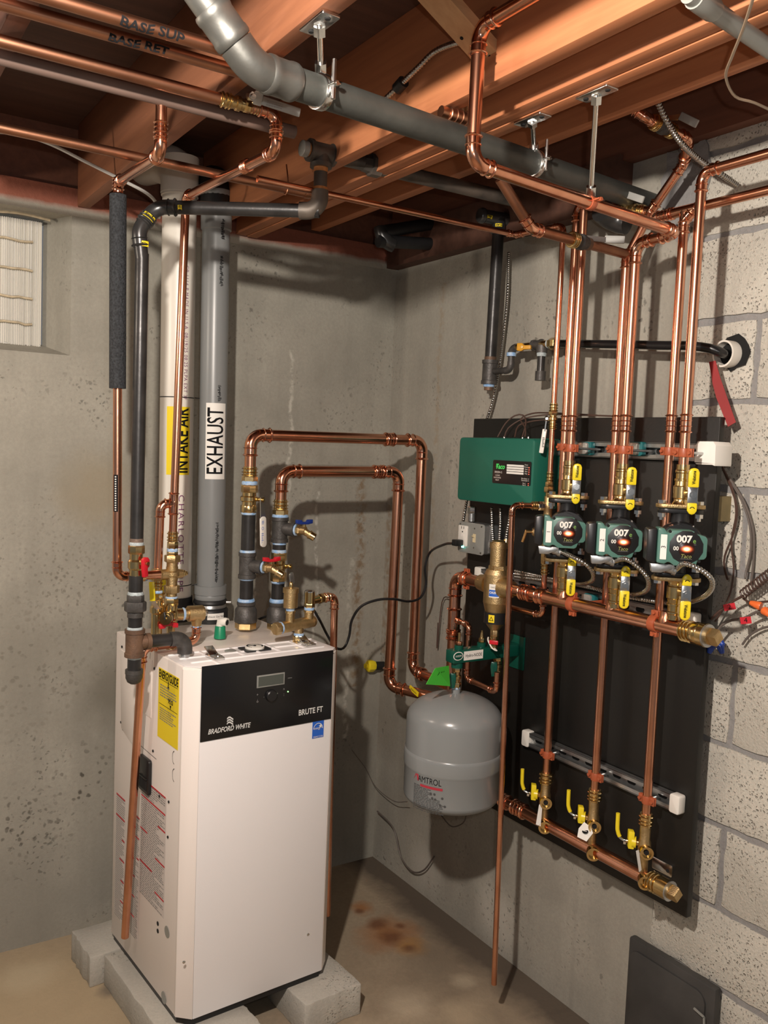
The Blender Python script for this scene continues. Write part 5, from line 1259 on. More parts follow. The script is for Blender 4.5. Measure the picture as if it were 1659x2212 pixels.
# ---- strut channels
def strut(name, label, a, b, off0, caps=(True, True), capm=WHITE, sz=(.041, .021)):
    a = V(a); b = V(b); d = (b - a).normalized(); u = FR[1]; u = (u - d * u.dot(d)).normalized(); n = V((-1, 0, 0)); h, dp = sz
    t = thing(name, label, 'strut', a, 'strut channels on the black board')
    mb = MB(); c = (a + b) / 2; ln = (b - a).length
    base = c + n * 0; fr = (d, u, n)
    mb.box(c + n * .0012, (ln, h, .0024), fr)
    for s in (-1, 1):
        mb.box(c + u * s * (h / 2 - .0012) + n * dp / 2, (ln, .0024, dp), fr)
        mb.box(c + u * s * (h / 2 - .006) + n * (dp - .0012), (ln, .010, .0024), fr)
        mb.box(c + u * s * (h / 2 - .0105) + n * (dp - .004), (ln, .0024, .007), fr)
    obj('channel', mb, GALV, t)
    k = int(ln / .05); m2 = MB()
    for i in range(k):
        q = a + d * (.03 + i * .05)
        m2.prism(rrect(.028, .014, .0069), q, fr, .0025, .0029)
    obj('slots', m2, GAP, t)
    for s, e in ((-1, a), (1, b)):
        if caps[0 if s < 0 else 1]:
            obj('end_cap', MB().prism(rrect(.030, h + .006, .006), e + d * s * .006, fr, -.001, dp + .003), capm, t, bevel=.003)
    return t
s0 = R(1150, 1597, OB); s1_ = R(1466, 1728, OB); zm = (s0.z + s1_.z) / 2
strut('strut_channel', 'lowest strut channel on the black board, white caps at both ends', (-OB - .001, s0.y, zm), (-OB - .001, s1_.y, zm), OB)
s0 = R(1172, 966, OB); s1_ = R(1535, 980, OB); zs1 = (s0.z + s1_.z) / 2
strut('strut_channel', 'top strut channel holding the copper-coloured riser clamps', (-OB - .001, s0.y, zs1), (-OB - .001, s1_.y + .02, zs1), OB, (True, False))
s0 = R(1046, 1247, OB); s1_ = R(1500, 1334, OB); zs2 = (s0.z + s1_.z) / 2
strut('strut_channel', 'middle strut channel hidden behind the supply manifold and flexible cables', (-OB - .001, s0.y, zs2), (-OB - .001, s1_.y, zs2), OB)
def tape_cap(label, px0, px1, py0, py1, off):
    c = R((px0 + px1) / 2, (py0 + py1) / 2, off); w_ = (R(px0, py0, off) - R(px1, py0, off)).length * .95; h_ = msize(c, py1 - py0) * .95
    q = random.Random(px0); P = [(x + q.uniform(-.004, .004), y + q.uniform(-.004, .004)) for x, y in rrect(w_, h_, .008, 2)]
    tag(obj('wrapped_cap', MB().prism(P, (-OB - .001, c.y, c.z), FR, 0, off - OB + .015), PAPER, base=c, bevel=.006), label, 'cap')
tape_cap('crumpled white wrapped cap on the right end of the top strut channel', 1510, 1556, 956, 1006, .12)
SILB = mat('cushion_zinc', (.58, .58, .55), .35, .6, 60, .3, .2, 120)
TEAL = mat('teal_rubber', (.01, .13, .14), .4)
for px, py, lab in ((1272, 969, 'zinc bolt block with teal edge on the top strut between pipe pairs one and two'), (1381, 970, 'zinc bolt block with teal edge on the top strut between pipe pairs two and three'), (1279, 1296, 'zinc bolt block with teal edge just above the supply manifold')):
    c = R(px, py, OB + .022)
    t = thing('strut_block', lab, 'block', c, 'teal-edged blocks on the strut channels')
    obj('rubber', MB().prism(rrect(.040, .036, .006), c + V((0, -.003, 0)), FR, 0, .016), TEAL, t, bevel=.002)
    obj('plate', MB().prism(rrect(.034, .032, .007), c + V((0, .003, 0)), FR, .004, .022), SILB, t, bevel=.003)
    obj('bolt', MB().lathe(c + V((-.012, .012, 0)), (-.15, 1, 0), [(0, .0045), (.016, .0045), (.016, .008), (.026, .008)], 6), GALV, t)
# ---- riser clamps
EAR = V((0, -1, 0)); OUT = V((-1, 0, 0))
def tie_clamp(label, y, off, z, r, grp):
    t = thing('pipe_clamp', label, 'clamp', (-off, y, z), grp)
    clamp(t, (-off, y, z), UP, OUT, r, EPOXY, EAR, .020)
    obj('stud', MB().cyl((-OB - .019, y + .0, z), (-off + r, y, z), .0035, 8), GALV, t)
zc = R(1225, 968, OS).z
for i, nm in enumerate(('first', 'second', 'third')):
    off = OS if i != 1 else xs2
    tie_clamp('copper-coated clamp on the front riser of the %s pair at the top strut' % nm, SY[i], off, vp(off, SY[i], py=(968, 972, 978)[i]).z, .0112 if i != 1 else .0126, 'clamps at the top strut')
    tie_clamp('copper-coated clamp on the rear riser of the %s pair at the top strut' % nm, RY[i], OR, vp(OR, RY[i], py=(966, 970, 975)[i]).z, .0112, 'clamps at the top strut')
    tie_clamp('copper-coated clamp holding the %s return pipe from the left to the lowest strut' % nm, RY[i], OR, zm + .0, .0112, 'clamps at the lowest strut')

# ---- relay box
q = [R(993, 943, .178), R(1157, 949, .178), R(1147, 1093, .178), R(986, 1083, .178)]
y0_ = (q[0].y + q[3].y) / 2; y1_ = (q[1].y + q[2].y) / 2; z1_ = (q[0].z + q[1].z) / 2; z0_ = (q[2].z + q[3].z) / 2
rb_ = thing('relay_box', 'dark green wall-mounted relay box with a black label above the outlet', 'box', (-OB, (y0_ + y1_) / 2, z0_))
cy, cz = (y0_ + y1_) / 2, (z0_ + z1_) / 2
obj('cover', MB().prism(rrect(abs(y0_ - y1_), z1_ - z0_, .012, 4), (-OB, cy, cz), FR, .014, .103), TGREEN, rb_, bevel=.006)
obj('back_plate', MB().prism(rrect(abs(y0_ - y1_) + .006, z1_ - z0_ + .006, .010, 4), (-OB, cy - .003, cz), FR, 0, .0135), TGREEN, rb_, bevel=.002)
a = R(1066, 996, .179); b = R(1146, 1047, .179); lc = (a + b) / 2; lw = abs(a.y - b.y); lh = R(1106, 996, .179).z - R(1106, 1047, .179).z
lb_ = obj('label', MB().prism(rrect(lw, lh, .004), lc, FR, 0, .0012), PANELB, rb_)
def lt(nm, s, x, y, size, m_=WHITE, **k): return text(nm, s, lb_, lc + V((0, -x * lw, y * lh)), FR, size, m_, lift=.0018, **k)
lt('lettering', 'Taco', -.30, .22, .020, mat('brand_green', (.08, .75, .15), .5), shear=.25, bold=.0006)
for k in range(3): obj('stripe', MB().box(lc + V((-.0018, .40 * lw - k * .003, .235 * lh)), (.0016, .007, .0002), FR), MATS['brand_green'], lb_)
lt('lettering', 'SR504-S', -.34, -.02, .0085, fit=lw * .2)
for k, s in enumerate(('4 ZONE', 'SWITCHING', 'RELAY')): lt('lettering', s, -.36, -.16 - k * .1, .0058)
for k in range(4):
    obj('write_strip', MB().box(lc + V((-.0016, -.10 * lw, lh * (.30 - k * .105))), (lw * .44, lh * .082, .0003), FR), PAPER, lb_)
    obj('led', MB().lathe(lc + V((-.0014, -.455 * lw, lh * (.25 - k * .09))), OUT, [(0, .0013), (.001, .0012)], 8), LEDR, lb_)
for k, s in enumerate(('Power', 'Priority', 'Zone', 'Zone', 'Relay')): lt('lettering', s, .385, .36 - k * .092, .0052)
for k, s in enumerate(('Main Boiler', 'Thermostat', 'Aux 1', 'Aux 2')):
    lt('lettering', s, .35, -.22 - k * .075 - (.04 if k > 1 else 0), .0055); obj('led', MB().lathe(lc + V((-.0014, -.455 * lw, lh * (-.22 - k * .075 - (.04 if k > 1 else 0)))), OUT, [(0, .0011), (.001, .001)], 8), LEDR if k > 1 else SILVER, lb_)
for yy in (cy + .03, cy - .05, cy - .075): obj('lid_screw', MB().cyl((-OB - .06, yy - .02, z1_), (-OB - .06, yy - .02, z1_ + .006), .003, 8), CHROME, rb_)

# ---- outlet and switch box with plug
q = [R(991, 1126, .135), R(1048, 1133, .135), R(1042, 1199, .135), R(988, 1192, .135)]
y0_ = (q[0].y + q[3].y) / 2; y1_ = (q[1].y + q[2].y) / 2; z1_ = (q[0].z + q[1].z) / 2; z0_ = (q[2].z + q[3].z) / 2; cy, cz = (y0_ + y1_) / 2, (z0_ + z1_) / 2
W4, H4 = abs(y0_ - y1_), z1_ - z0_
ob = thing('outlet_box', 'grey metal box with a white outlet and a toggle switch below the green relay box', 'outlet', (-OB, cy, z0_))
obj('box', MB().prism(rrect(W4 * .93, H4 * .95, .006), (-OB, cy, cz), FR, 0, .054), GALV, ob, bevel=.0015)
cv = obj('cover', MB().prism(rrect(W4, H4, .010), (-OB, cy, cz), FR, .0542, .0605), GREYP, ob, bevel=.0022)
for sx in (-1, 1):
    for sz in (-1, 1):
        if (sx, sz) != (1, -1): obj('cover_screw', MB().lathe((-OB - .0605, cy + sx * W4 * .41, cz + sz * H4 * .42), OUT, [(0, .0032), (.002, .0025)], 10), CHROME, cv)
yo = R(1001, 1160, .137).y; zo = cz + .004
obj('duplex', MB().prism(rrect(W4 * .34, H4 * .68, .003), (-OB, yo, zo), FR, .0606, .0665), WHITE, ob, bevel=.001)
for s in (-1, 1):
    obj('slot', MB().box((-OB - .0667, yo + s * .006, zo + .026), (.0022, .008, .0004), FR), GAP, ob)
obj('ground', MB().lathe((-OB - .0665, yo, zo + .013), OUT, [(0, .0025), (.0005, .0025)], 10), GAP, ob)
obj('test_button', MB().box((-OB - .0668, yo, zo + .002), (.014, .006, .0006), FR), PAPER, ob)
obj('night_light', MB().box((-OB - .0668, yo - .004, zo - .034), (.012, .006, .0008), FR), LEDT, ob)
ys = R(1024, 1163, .137).y
sw = obj('switch_plate', MB().box((-OB - .0615, ys, cz + .002), (.012, .026, .0025), FR), IVORY, ob)
obj('toggle', MB().prism([(-.004, -.003), (.004, -.003), (.003, .007), (-.003, .007)], (-OB - .062, ys, cz + .006), (FR[0], (UP * .6 + OUT * .8), OUT), 0, .006), IVORY, sw, bevel=.001)
for s in (-1, 1): obj('plate_screw', MB().lathe((-OB - .0605, ys, cz + .002 + s * .030), OUT, [(0, .003), (.0018, .0025)], 10), CHROME, ob)
for k, yy in enumerate((cy + .012,)):
    pstack(ob, V((-OB - .03, R(1019, 1110, .105).y, cz)), UP, [('connector', GALV, 'cyl', 1126, 1108, 7.5), ('connector_nut', CHROME, 'hex', 1109, 1094, 9.5)])
pl = V((-OB - .066, yo + .004, zo - .022))
cdp = [pl + V((-.030, .004, -.002)), R(960, 1176, .16), R(930, 1192, .13), L(918, 1225, .46), L(920, 1262, .46), L(908, 1291, .46), L(882, 1299, .46), L(850, 1294, .46), L(815, 1296, .44), L(780, 1310, .42), L(760, 1340, .40), L(754, 1375, .40), L(742, 1400, .40), L(724, 1398, .40), L(706, 1370, .36), L(688, 1335, .34), L(668, 1312, .30), L(620, 1318, .2), L(565, 1335, .16), L(540, 1352, .14)]
pc = thing('power_cord', 'black power cord swagging from the outlet box to behind the boiler', 'cord', pl)
obj('plug', MB().prism([(-.012, -.010), (.012, -.010), (.012, .010), (-.012, .010)], pl, FR, .001, .030), PLASTB, pc, bevel=.003)
obj('cord', MB().tube(spline(cdp, .01), .0042, 8), CORD, pc)
# ---- flexible cables
def bxcable(label, pts, r=.0050):
    t = thing('armored_cable', label, 'cable', pts[0], 'armored cables on the black board'); obj('jacket', flex(pts, r), BX, t); return t
b1 = bxcable('armored cable dropping from the left of the relay box row to beside the air separator', [R(1062, 1096, .10), R(1063, 1130, .10), R(1065, 1165, .10), R(1064, 1200, .10), R(1062, 1235, .09)])
b2_ = bxcable('middle armored cable dropping below the relay box', [R(1081, 1097, .10), R(1081, 1130, .10), R(1079, 1165, .10), R(1077, 1200, .09), R(1080, 1235, .09)])
b3_ = bxcable('armored cable with a brass end dropping beside the thin drain pipe', [R(1103, 1097, .10), R(1100, 1125, .10), R(1095, 1150, .11), R(1092, 1178, .12)])
obj('brass_end', MB().cyl(R(1094, 1166, .115), R(1092, 1182, .12), .009, 12), BRASS, b3_)
bxcable('armored cable running up the wall from the relay box to the ceiling', [R(1000, 1130, .085), R(1006, 1095, .08), R(1030, 960, .045), R(1052, 905, .035), R(1066, 860, .03), R(1078, 800, .03), R(1088, 720, .03), R(1096, 640, .03), R(1099, 545, .03)], .0052)
# brown thermostat wires looping out of the relay box
for k, pts in enumerate(([R(1075, 944, .15), R(1092, 915, .14), R(1112, 898, .13), R(1130, 897, .12), R(1136, 915, .13), R(1128, 944, .15)], [R(1090, 944, .15), R(1098, 925, .14), R(1130, 905, .12), R(1180, 896, .10), R(1240, 896, .09), R(1330, 899, .085)],
        [R(1112, 944, .15), R(1120, 920, .13), R(1150, 910, .12), R(1185, 906, .11)], [R(1134, 944, .15), R(1135, 925, .14), R(1125, 905, .12), R(1150, 893, .10), R(1190, 892, .09), R(1290, 897, .085)])):
    wire('thermostat_wire', pts, .0022, WIREBR, ('brown wire looping in a small arch over the relay box', 'brown wire from the relay box running farthest right along the board top', 'short brown wire from the relay box toward the thin pipe', 'brown wire crossing over the others above the relay box')[k], 'wire', group='brown wires above the relay box')

# ---- supply manifold, air separator and feed pipe
OM = .200
ma = R(1150, 1288, OM); mb_ = R(1480, 1357, OM); zm1 = (ma.z + mb_.z) / 2
def mp(px): return along(V((-OM, -1.0, zm1)), (0, -1, 0), px=px)
DM = .0349; MY = V((0, -1, 0))
mn = thing('supply_manifold', 'long horizontal copper manifold under the pumps with a brass plug at its right end', 'manifold', mp(1110))
obj('tube', MB().cyl(mp(1100), mp(1490), DM / 2, 26), COPPER, mn)
coupling(mn, mp(1138), MY, DM, .042); coupling(mn, mp(1170), MY, DM * .98, .03)
pe = stack(mn, mp(1474), MY, [('press_end', BRASS, 'press', .030, .0205), ('end_nut', BRASS, 'oct', .022, .026), ('end_body', BRASS, 'cyl', .014, .0265), ('end_rim', GALV, 'cyl', .004, .026), ('plug', BRONZE, 'cyl', .006, .019)])
obj('plug_head', MB().lathe(pe - MY * .002, MY, [(0, .019), (.020, .019), (.023, .016)], 4, x=(-.6, 0, .8)), BRONZE, mn)
for px in (1217, 1322, 1437):
    c = mp(px); obj('outlet_collar', MB().lathe(c, UP, [(0, .0165), (.017, .016), (.022, .0138), (.034, .0128)], 20), COPPER, mn)
for px, nm in ((1238, 'left'), (1415, 'right')):
    c = mp(px); t = thing('pipe_clamp', 'copper-coated clamp at the %s of the supply manifold' % nm, 'clamp', c, 'clamps on the supply manifold')
    clamp(t, c, MY, OUT, DM / 2, EPOXY, UP, .020); obj('stud', MB().cyl(V((-OB - .02, c.y, zm1)), c + V((DM / 2, 0, 0)), .0045, 8), EPOXY, t)
AS = mp(1073)
asp = thing('air_separator', 'tall golden brass air separator with black magnet band left of the manifold', 'separator', AS)
pstack(asp, AS, UP, [('bottom_nut', BRONZE, 'hex', 1374, 1359, 9), ('dirt_bowl', BRONZE, 'cyl', 1360, 1343, 10, 23), ('magnet_band', PLASTB, 'cyl', 1345, 1321, 24.5), ('body', BRONZE, 'cyl', 1323, 1300, 22, 28), ('body', BRONZE, 'cyl', 1301, 1240, 28), ('shoulder', BRONZE, 'cyl', 1241, 1230, 28, 23), ('neck_hex', BRONZE, 'hex', 1232, 1221, 20), ('neck', BRONZE, 'cyl', 1222, 1182, 17.5), ('top_rim', BRONZE, 'cyl', 1184, 1172, 19.5), ('top_cap', BRONZE, 'dome', 1173, 1166, 15)])
pstack(asp, AS, (0, -1, 0), [('inlet', BRONZE, 'cyl', 1038, 1056, 17, 21), ('outlet', BRONZE, 'cyl', 1088, 1106, 24, 18)], 'x')
fr_ = frame((-.70, -.70, .0)); c = up(AS, 1272) + fr_[2] * msize(AS, 28); tow = V((-.78, -.62, 0))
vs, fs = rect_f(-.015, -.019, .015, .019, 1); lab = wrap('label', vs, fs, asp, up(AS, 1273), UP, tow, msize(AS, 28.3), PAPER, along=False)
vs, fs = rect_f(-.0145, -.016, .0145, .003, 1); wrap('label_blue', vs, fs, lab, up(AS, 1273), UP, tow, msize(AS, 28.45), BLUEL, along=False)
vs, fs = glyphs('CALEFFI', .0085, bold=.0003); xs = [v[0] for v in vs]; k = .026 / (max(xs) - min(xs)); wrap('lettering', [(x * k, y - .005) for x, y in vs], fs, lab, up(AS, 1273), UP, tow, msize(AS, 28.6), WHITE, along=False)
vs, fs = glyphs('DISCAL', .006); wrap('lettering', [(x, y + .010) for x, y in vs], fs, lab, up(AS, 1273), UP, tow, msize(AS, 28.6), INK, along=False)
vs, fs = rect_f(-.009, -.011, .009, .011, 1); lab = wrap('label_yellow', vs, fs, asp, up(AS, 1333), UP, V((-.86, -.5, 0)), msize(AS, 24.9), YLABEL, along=False)
tri = [(-.007, -.006), (.007, -.006), (0, .007)]; tri2 = [(-.004, -.0042), (.004, -.0042), (0, .0038)]
wrap('warning_sign', tri + tri2, [(0, 1, 4, 3), (1, 2, 5, 4), (2, 0, 3, 5)], lab, up(AS, 1333), UP, V((-.86, -.5, 0)), msize(AS, 25.1), INK, along=False)
dv0 = up(AS, 1384)
pstack(asp, AS, UP, [('drain_valve', BRASS, 'valve', 1400, 1374, 11)])
obj('drain_handle', MB().box(dv0 + V((-.016, -.018, 0)), (.026, .012, .007), frame((-.8, -.6, 0))), RED, asp, bevel=.002)
obj('cap_strap', MB().tube(spline([dv0 + V((-.012, .012, .008)), dv0 + V((-.022, .0, .002)), dv0 + V((-.022, -.02, -.016)), dv0 + V((-.012, -.028, -.022)), dv0 + V((-.006, -.012, -.020))], .006), .0022, 6), WHITE, asp)
# feed into the separator: elbow and drop with a tee
fe = along(AS, (0, 1, 0), px=985)
fp_ = thing('feed_pipe', 'copper pipe rising behind the tank into the air separator inlet', 'pipe', V((fe.x, fe.y, .9)))
zl = cdn.z
run(fp_, [along(AS, (0, 1, 0), px=1042), fe, V((fe.x, fe.y, zl)), V((-.118, fe.y + .0, zl)), V((-.118, cdn.y + .01, zl))] if False else [along(AS, (0, 1, 0), px=1044), fe, V((fe.x, fe.y, zl + .03))], DM, bend=.95)
coupling(fp_, up(V((fe.x, fe.y, 1)), 1372), UP, DM, .03)
tt = up(V((fe.x, fe.y, 1)), 1338); td = V((-.12, -1, 0)).normalized()
tee(fp_, tt, UP, td, DM, .0159, .075, .034)
t1 = along(tt, td, px=1014); t2 = up(t1, 1466); th = V((-.05, -1, -.02)).normalized(); t3 = along(t2, th, px=1072); t4 = up(t3, 1452)
run(fp_, [tt + td * .02, t1, t2, t3, t4], .0159, bend=1.0)
c = along(AS, (0, 1, 0), px=1008)
t = thing('pipe_clamp', 'copper-coated clamp just left of the air separator', 'clamp', c); clamp(t, c, MY, OUT, DM / 2, EPOXY, UP, .020); obj('stud', MB().cyl(V((-OB, c.y, c.z)), c + V((DM / 2, 0, 0)), .0045, 8), EPOXY, t)

# ---- tank bracket and expansion tank
pb = R(1116, 1407, OB); AY = pb.y
def ap_(px, py=None): return along(V((-.3, AY, pb.z)), OUT, px=px)
hn = thing('tank_bracket', 'dark green steel bracket arm projecting from the board above the grey tank', 'bracket', pb)
obj('base_plate', MB().box(pb + V((-.004, 0, 0)), (.075, msize(pb, 72), .008), FR), DGREEN, hn, bevel=.002)
ae = ap_(971); zc_ = H(1030, 1411, (0, AY, 0), (0, 1, 0)).z
am = V(((-OB + ae.x) / 2, AY, zc_))
obj('arm', MB().box(am, (abs(ae.x + OB), .040, msize(ae, 28)), (V((1, 0, 0)), V((0, 1, 0)), UP)), DGREEN, hn, bevel=.004)
fa_ = frame((0, -1, 0)); fy = AY - .0205
lab = obj('label', MB().box(V((ap_(1013).x, fy, zc_ + .002)), (.070, .026, .0008), fa_), PAPER, hn)
text('lettering', 'Hydro-NODE', lab, V((ap_(1013).x, fy - .0005, zc_ + .002)), fa_, .013, INK, fit=.060, lift=.0006)
lab = obj('oval_badge', MB().prism(ngon(.0175, 24, ry=.0125), V((ap_(980).x, fy, zc_ + .004)), fa_, 0, .0008), PAPER, hn)
obj('oval_inner', MB().prism(ngon(.015, 24, ry=.0102), V((ap_(980).x, fy, zc_ + .004)), fa_, .0009, .0012), DGREEN, lab)
text('lettering', 'AXIOM', lab, V((ap_(980).x, fy - .0010, zc_ + .004)), fa_, .0085, PAPER, fit=.022, lift=.0008)
hz = msize(ae, 14)
c = V((ap_(990).x, AY, zc_ + hz)); stack(hn, c, UP, [('boss', DGREEN, 'cyl', .012, .013), ('bolt', COPOLD, 'hex', .010, .010), ('stud', BRASS, 'cyl', .026, .004)])
c = V((ap_(1039).x, AY, zc_ + hz)); stack(hn, c, UP, [('boss', DGREEN, 'cyl', .012, .013), ('vent_nut', BRASS, 'hex', .014, .009), ('vent', BRASS, 'cyl', .016, .006, .004), ('vent_tip', BRASS, 'cyl', .006, .003)])
def small_valve(par, c, ln, hs):
    stack(par, c, -UP, [('nut', BRASS, 'hex', ln * .2, .013), ('body', BRASS, 'valve', ln * .5, .014), ('nut', BRASS, 'hex', ln * .3, .013)])
    q = c - UP * ln * .42
    obj('stem', MB().cyl(q, q + V((-.024 * hs, -.010, 0)), .005, 8), BRASS, par)
    obj('green_handle', MB().prism([(-.008, .014), (.008, .014), (.011, .0), (.008, -.028), (-.006, -.030), (-.010, 0)], q + V((-.024 * hs, -.012, 0)), frame((-.6, -.8, 0)), -.004, .004), CGREEN if False else DGREEN, par, bevel=.002)
TXc = ap_(988).x
c = V((TXc, AY, zc_ - hz)); obj('boss', MB().cyl(c + UP * .004, c - UP * .016, .017, 16), DGREEN, hn); small_valve(hn, c - UP * .016, .062, 1)
c2_ = V((along(V((-.15, AY, zc_)), OUT, px=1076).x, AY, zc_ - hz)); small_valve(hn, c2_, .058, 1)
TC = V((TXc, AY, H(988, 1496, (0, AY, 0), (0, 1, 0)).z)); RT = .1395
tk = thing('expansion_tank', 'grey steel expansion tank hanging below the green bracket', 'tank', V((TXc, AY, H(985, 1752, (0, AY, 0), (0, 1, 0)).z)))
zt = TC.z; zb2 = up(TC, 1738).z - .004; zq = up(TC, 1613).z; zr = up(TC, 1650).z
prof = [(0, .004)]
hgt = zt - zb2
def ellip(h0, h1, r0, n, top):
    return [(h0 + (h1 - h0) * (math.sin(math.pi / 2 * k / n) if top else 1 - math.cos(math.pi / 2 * k / n)), r0 * (math.cos(math.pi / 2 * k / n) if top else math.sin(math.pi / 2 * k / n))) for k in range(n + 1)]
bot = ellip(0, .045, RT, 10, False); tp_ = ellip(hgt - .075, hgt, RT * .995, 12, True)
prof = bot + [(zr - zb2, RT), (zr - zb2 + .003, RT * 1.012), (zr - zb2 + .010, RT * 1.02), (zq - zb2 - .010, RT * 1.02), (zq - zb2 - .003, RT * 1.012), (zq - zb2, RT * .995)] + tp_[:-1] + [(hgt, .012)]
obj('shell', MB().lathe(V((TXc, AY, zb2)), UP, prof, 56), TANK, tk)
stack(tk, TC - UP * .006, UP, [('neck', TANK, 'cyl', .018, .013), ('sealant_ring', SEAL, 'band', .006, .012), ('hex_nut', BRASS, 'hex', .014, .014)])
tow = V((-.93, -.37, 0)); c = up(TC, 1642)
sgn = mat('red_print', (.42, .03, .05), .5)
def tw(nm, vs, fs, y, dx, m_): return wrap(nm, [(x + dx, v + y) for x, v in vs], fs, tk, c, UP, tow, RT * 1.022 if y > -.004 else RT + .0006, m_, along=False)
vs, fs = glyphs('AMTROL', .026); xs = [v[0] for v in vs]; k = .075 / (max(xs) - min(xs)); wrap('lettering', [(x * k + .008, v * .95) for x, v in vs], fs, tk, up(TC, 1657), UP, tow, RT * 1.004, INK, along=False)
wrap('red_mark', [(-.047, -.010), (-.036, .016), (-.030, .016), (-.026, -.010), (-.032, -.010), (-.036, .006)], [(0, 1, 2, 3, 4, 5)], tk, up(TC, 1655), UP, tow, RT * 1.004, sgn, along=False)
vs, fs = rect_f(-.02, -.005, .05, .002, 1); wrap('red_mark', vs, fs, tk, up(TC, 1668), UP, tow, RT + .001, sgn, along=False)
rn = random.Random(12); V_ = []; F_ = []
for i in range(17):
    x = -.045
    ww = .088 if i > 6 else .05
    while x < -.045 + ww:
        l = rn.uniform(.004, .016)
        o = len(V_); y = -i * .0042; V_ += [(x, y), (x + l, y), (x + l, y + .0019), (x, y + .0019)]; F_.append((o, o + 1, o + 2, o + 3)); x += l + .0018
wrap('fine_print', V_, F_, tk, up(TC, 1672), UP, tow, RT + .0007, INKM, along=False)
for dx, dy in ((.016, -.012), (.027, -.012), (.021, -.024), (.030, -.026), (.050, -.020), (.045, -.040), (.058, -.042)):
    vs = ngon(.0036, 10); wrap('mark', [(x + dx, y + dy) for x, y in vs], [tuple(range(10))], tk, up(TC, 1672), UP, tow, RT + .0008, INKM, along=False)
# green paper tag hung on the valve
gp0 = [H(940, 1443, (0, AY - .06, 0), (0, 1, 0)), H(969, 1438, (0, AY - .03, 0), (0, 1, 0)), H(972, 1482, (0, AY - .035, 0), (0, 1, 0)), H(920, 1478, (0, AY - .06, 0), (0, 1, 0))]
nn = (gp0[1] - gp0[0]).cross(gp0[3] - gp0[0]).normalized(); nn = nn if nn.y < 0 else -nn
gt = tag(obj('green_tag', MB().add(gp0 + [p + nn * .0008 for p in gp0], [(0, 1, 2, 3), (4, 5, 6, 7), (0, 1, 5, 4), (1, 2, 6, 5), (2, 3, 7, 6), (3, 0, 4, 7)]), NGREEN, base=gp0[1]), 'bright green paper tag at the upper left of the grey tank', 'tag')
ct_ = sum(gp0, V((0, 0, 0))) / 4; rt_ = (gp0[1] - gp0[0]).normalized(); ut_ = nn.cross(rt_)
text('lettering', 'A.Y.S.', gt, ct_ + ut_ * .008, (rt_, ut_, nn), .016, INK, lift=.0014); obj('rule', MB().box(ct_ - ut_ * .008 + nn * .0014, (.028, .0012, .0002), (rt_, ut_, nn)), INK, gt)

# ---- pumps and flanges (built once, then copied)
PHI = math.radians(-41)
PX = [R(1226, 1142, OS), R(1333, 1158, OS), R(1459, 1171, OS)]
AX_ = [V((-(OS if i != 1 else xs2), SY[i], PX[i].z)) for i in range(3)]
def L3(x, y, z): return V((x, y, z))                       # local: +x to the right of the face, -y to the front
FP = (V((1, 0, 0)), V((0, 0, 1)), V((0, -1, 0)))
GLOW = bpy.data.materials.new('status_lamp_glare'); GLOW.use_nodes = True  # pump lamp plus its glare halo, painted as an emission falloff
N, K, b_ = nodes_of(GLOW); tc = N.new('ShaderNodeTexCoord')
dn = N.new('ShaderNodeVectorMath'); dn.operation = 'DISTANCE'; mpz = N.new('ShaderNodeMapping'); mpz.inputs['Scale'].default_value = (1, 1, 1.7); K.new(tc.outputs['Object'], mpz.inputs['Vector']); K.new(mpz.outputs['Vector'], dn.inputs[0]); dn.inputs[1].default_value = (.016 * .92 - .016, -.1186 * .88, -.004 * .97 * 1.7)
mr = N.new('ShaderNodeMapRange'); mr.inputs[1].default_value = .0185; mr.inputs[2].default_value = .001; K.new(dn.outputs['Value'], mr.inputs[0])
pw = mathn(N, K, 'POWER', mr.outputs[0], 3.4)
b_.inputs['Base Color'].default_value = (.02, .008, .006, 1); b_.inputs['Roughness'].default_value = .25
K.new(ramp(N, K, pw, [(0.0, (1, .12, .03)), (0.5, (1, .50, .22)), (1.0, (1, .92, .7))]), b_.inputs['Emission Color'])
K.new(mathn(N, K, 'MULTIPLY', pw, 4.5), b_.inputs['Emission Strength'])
KX, KY, KZ, SHX = .92, .88, .97, -.016
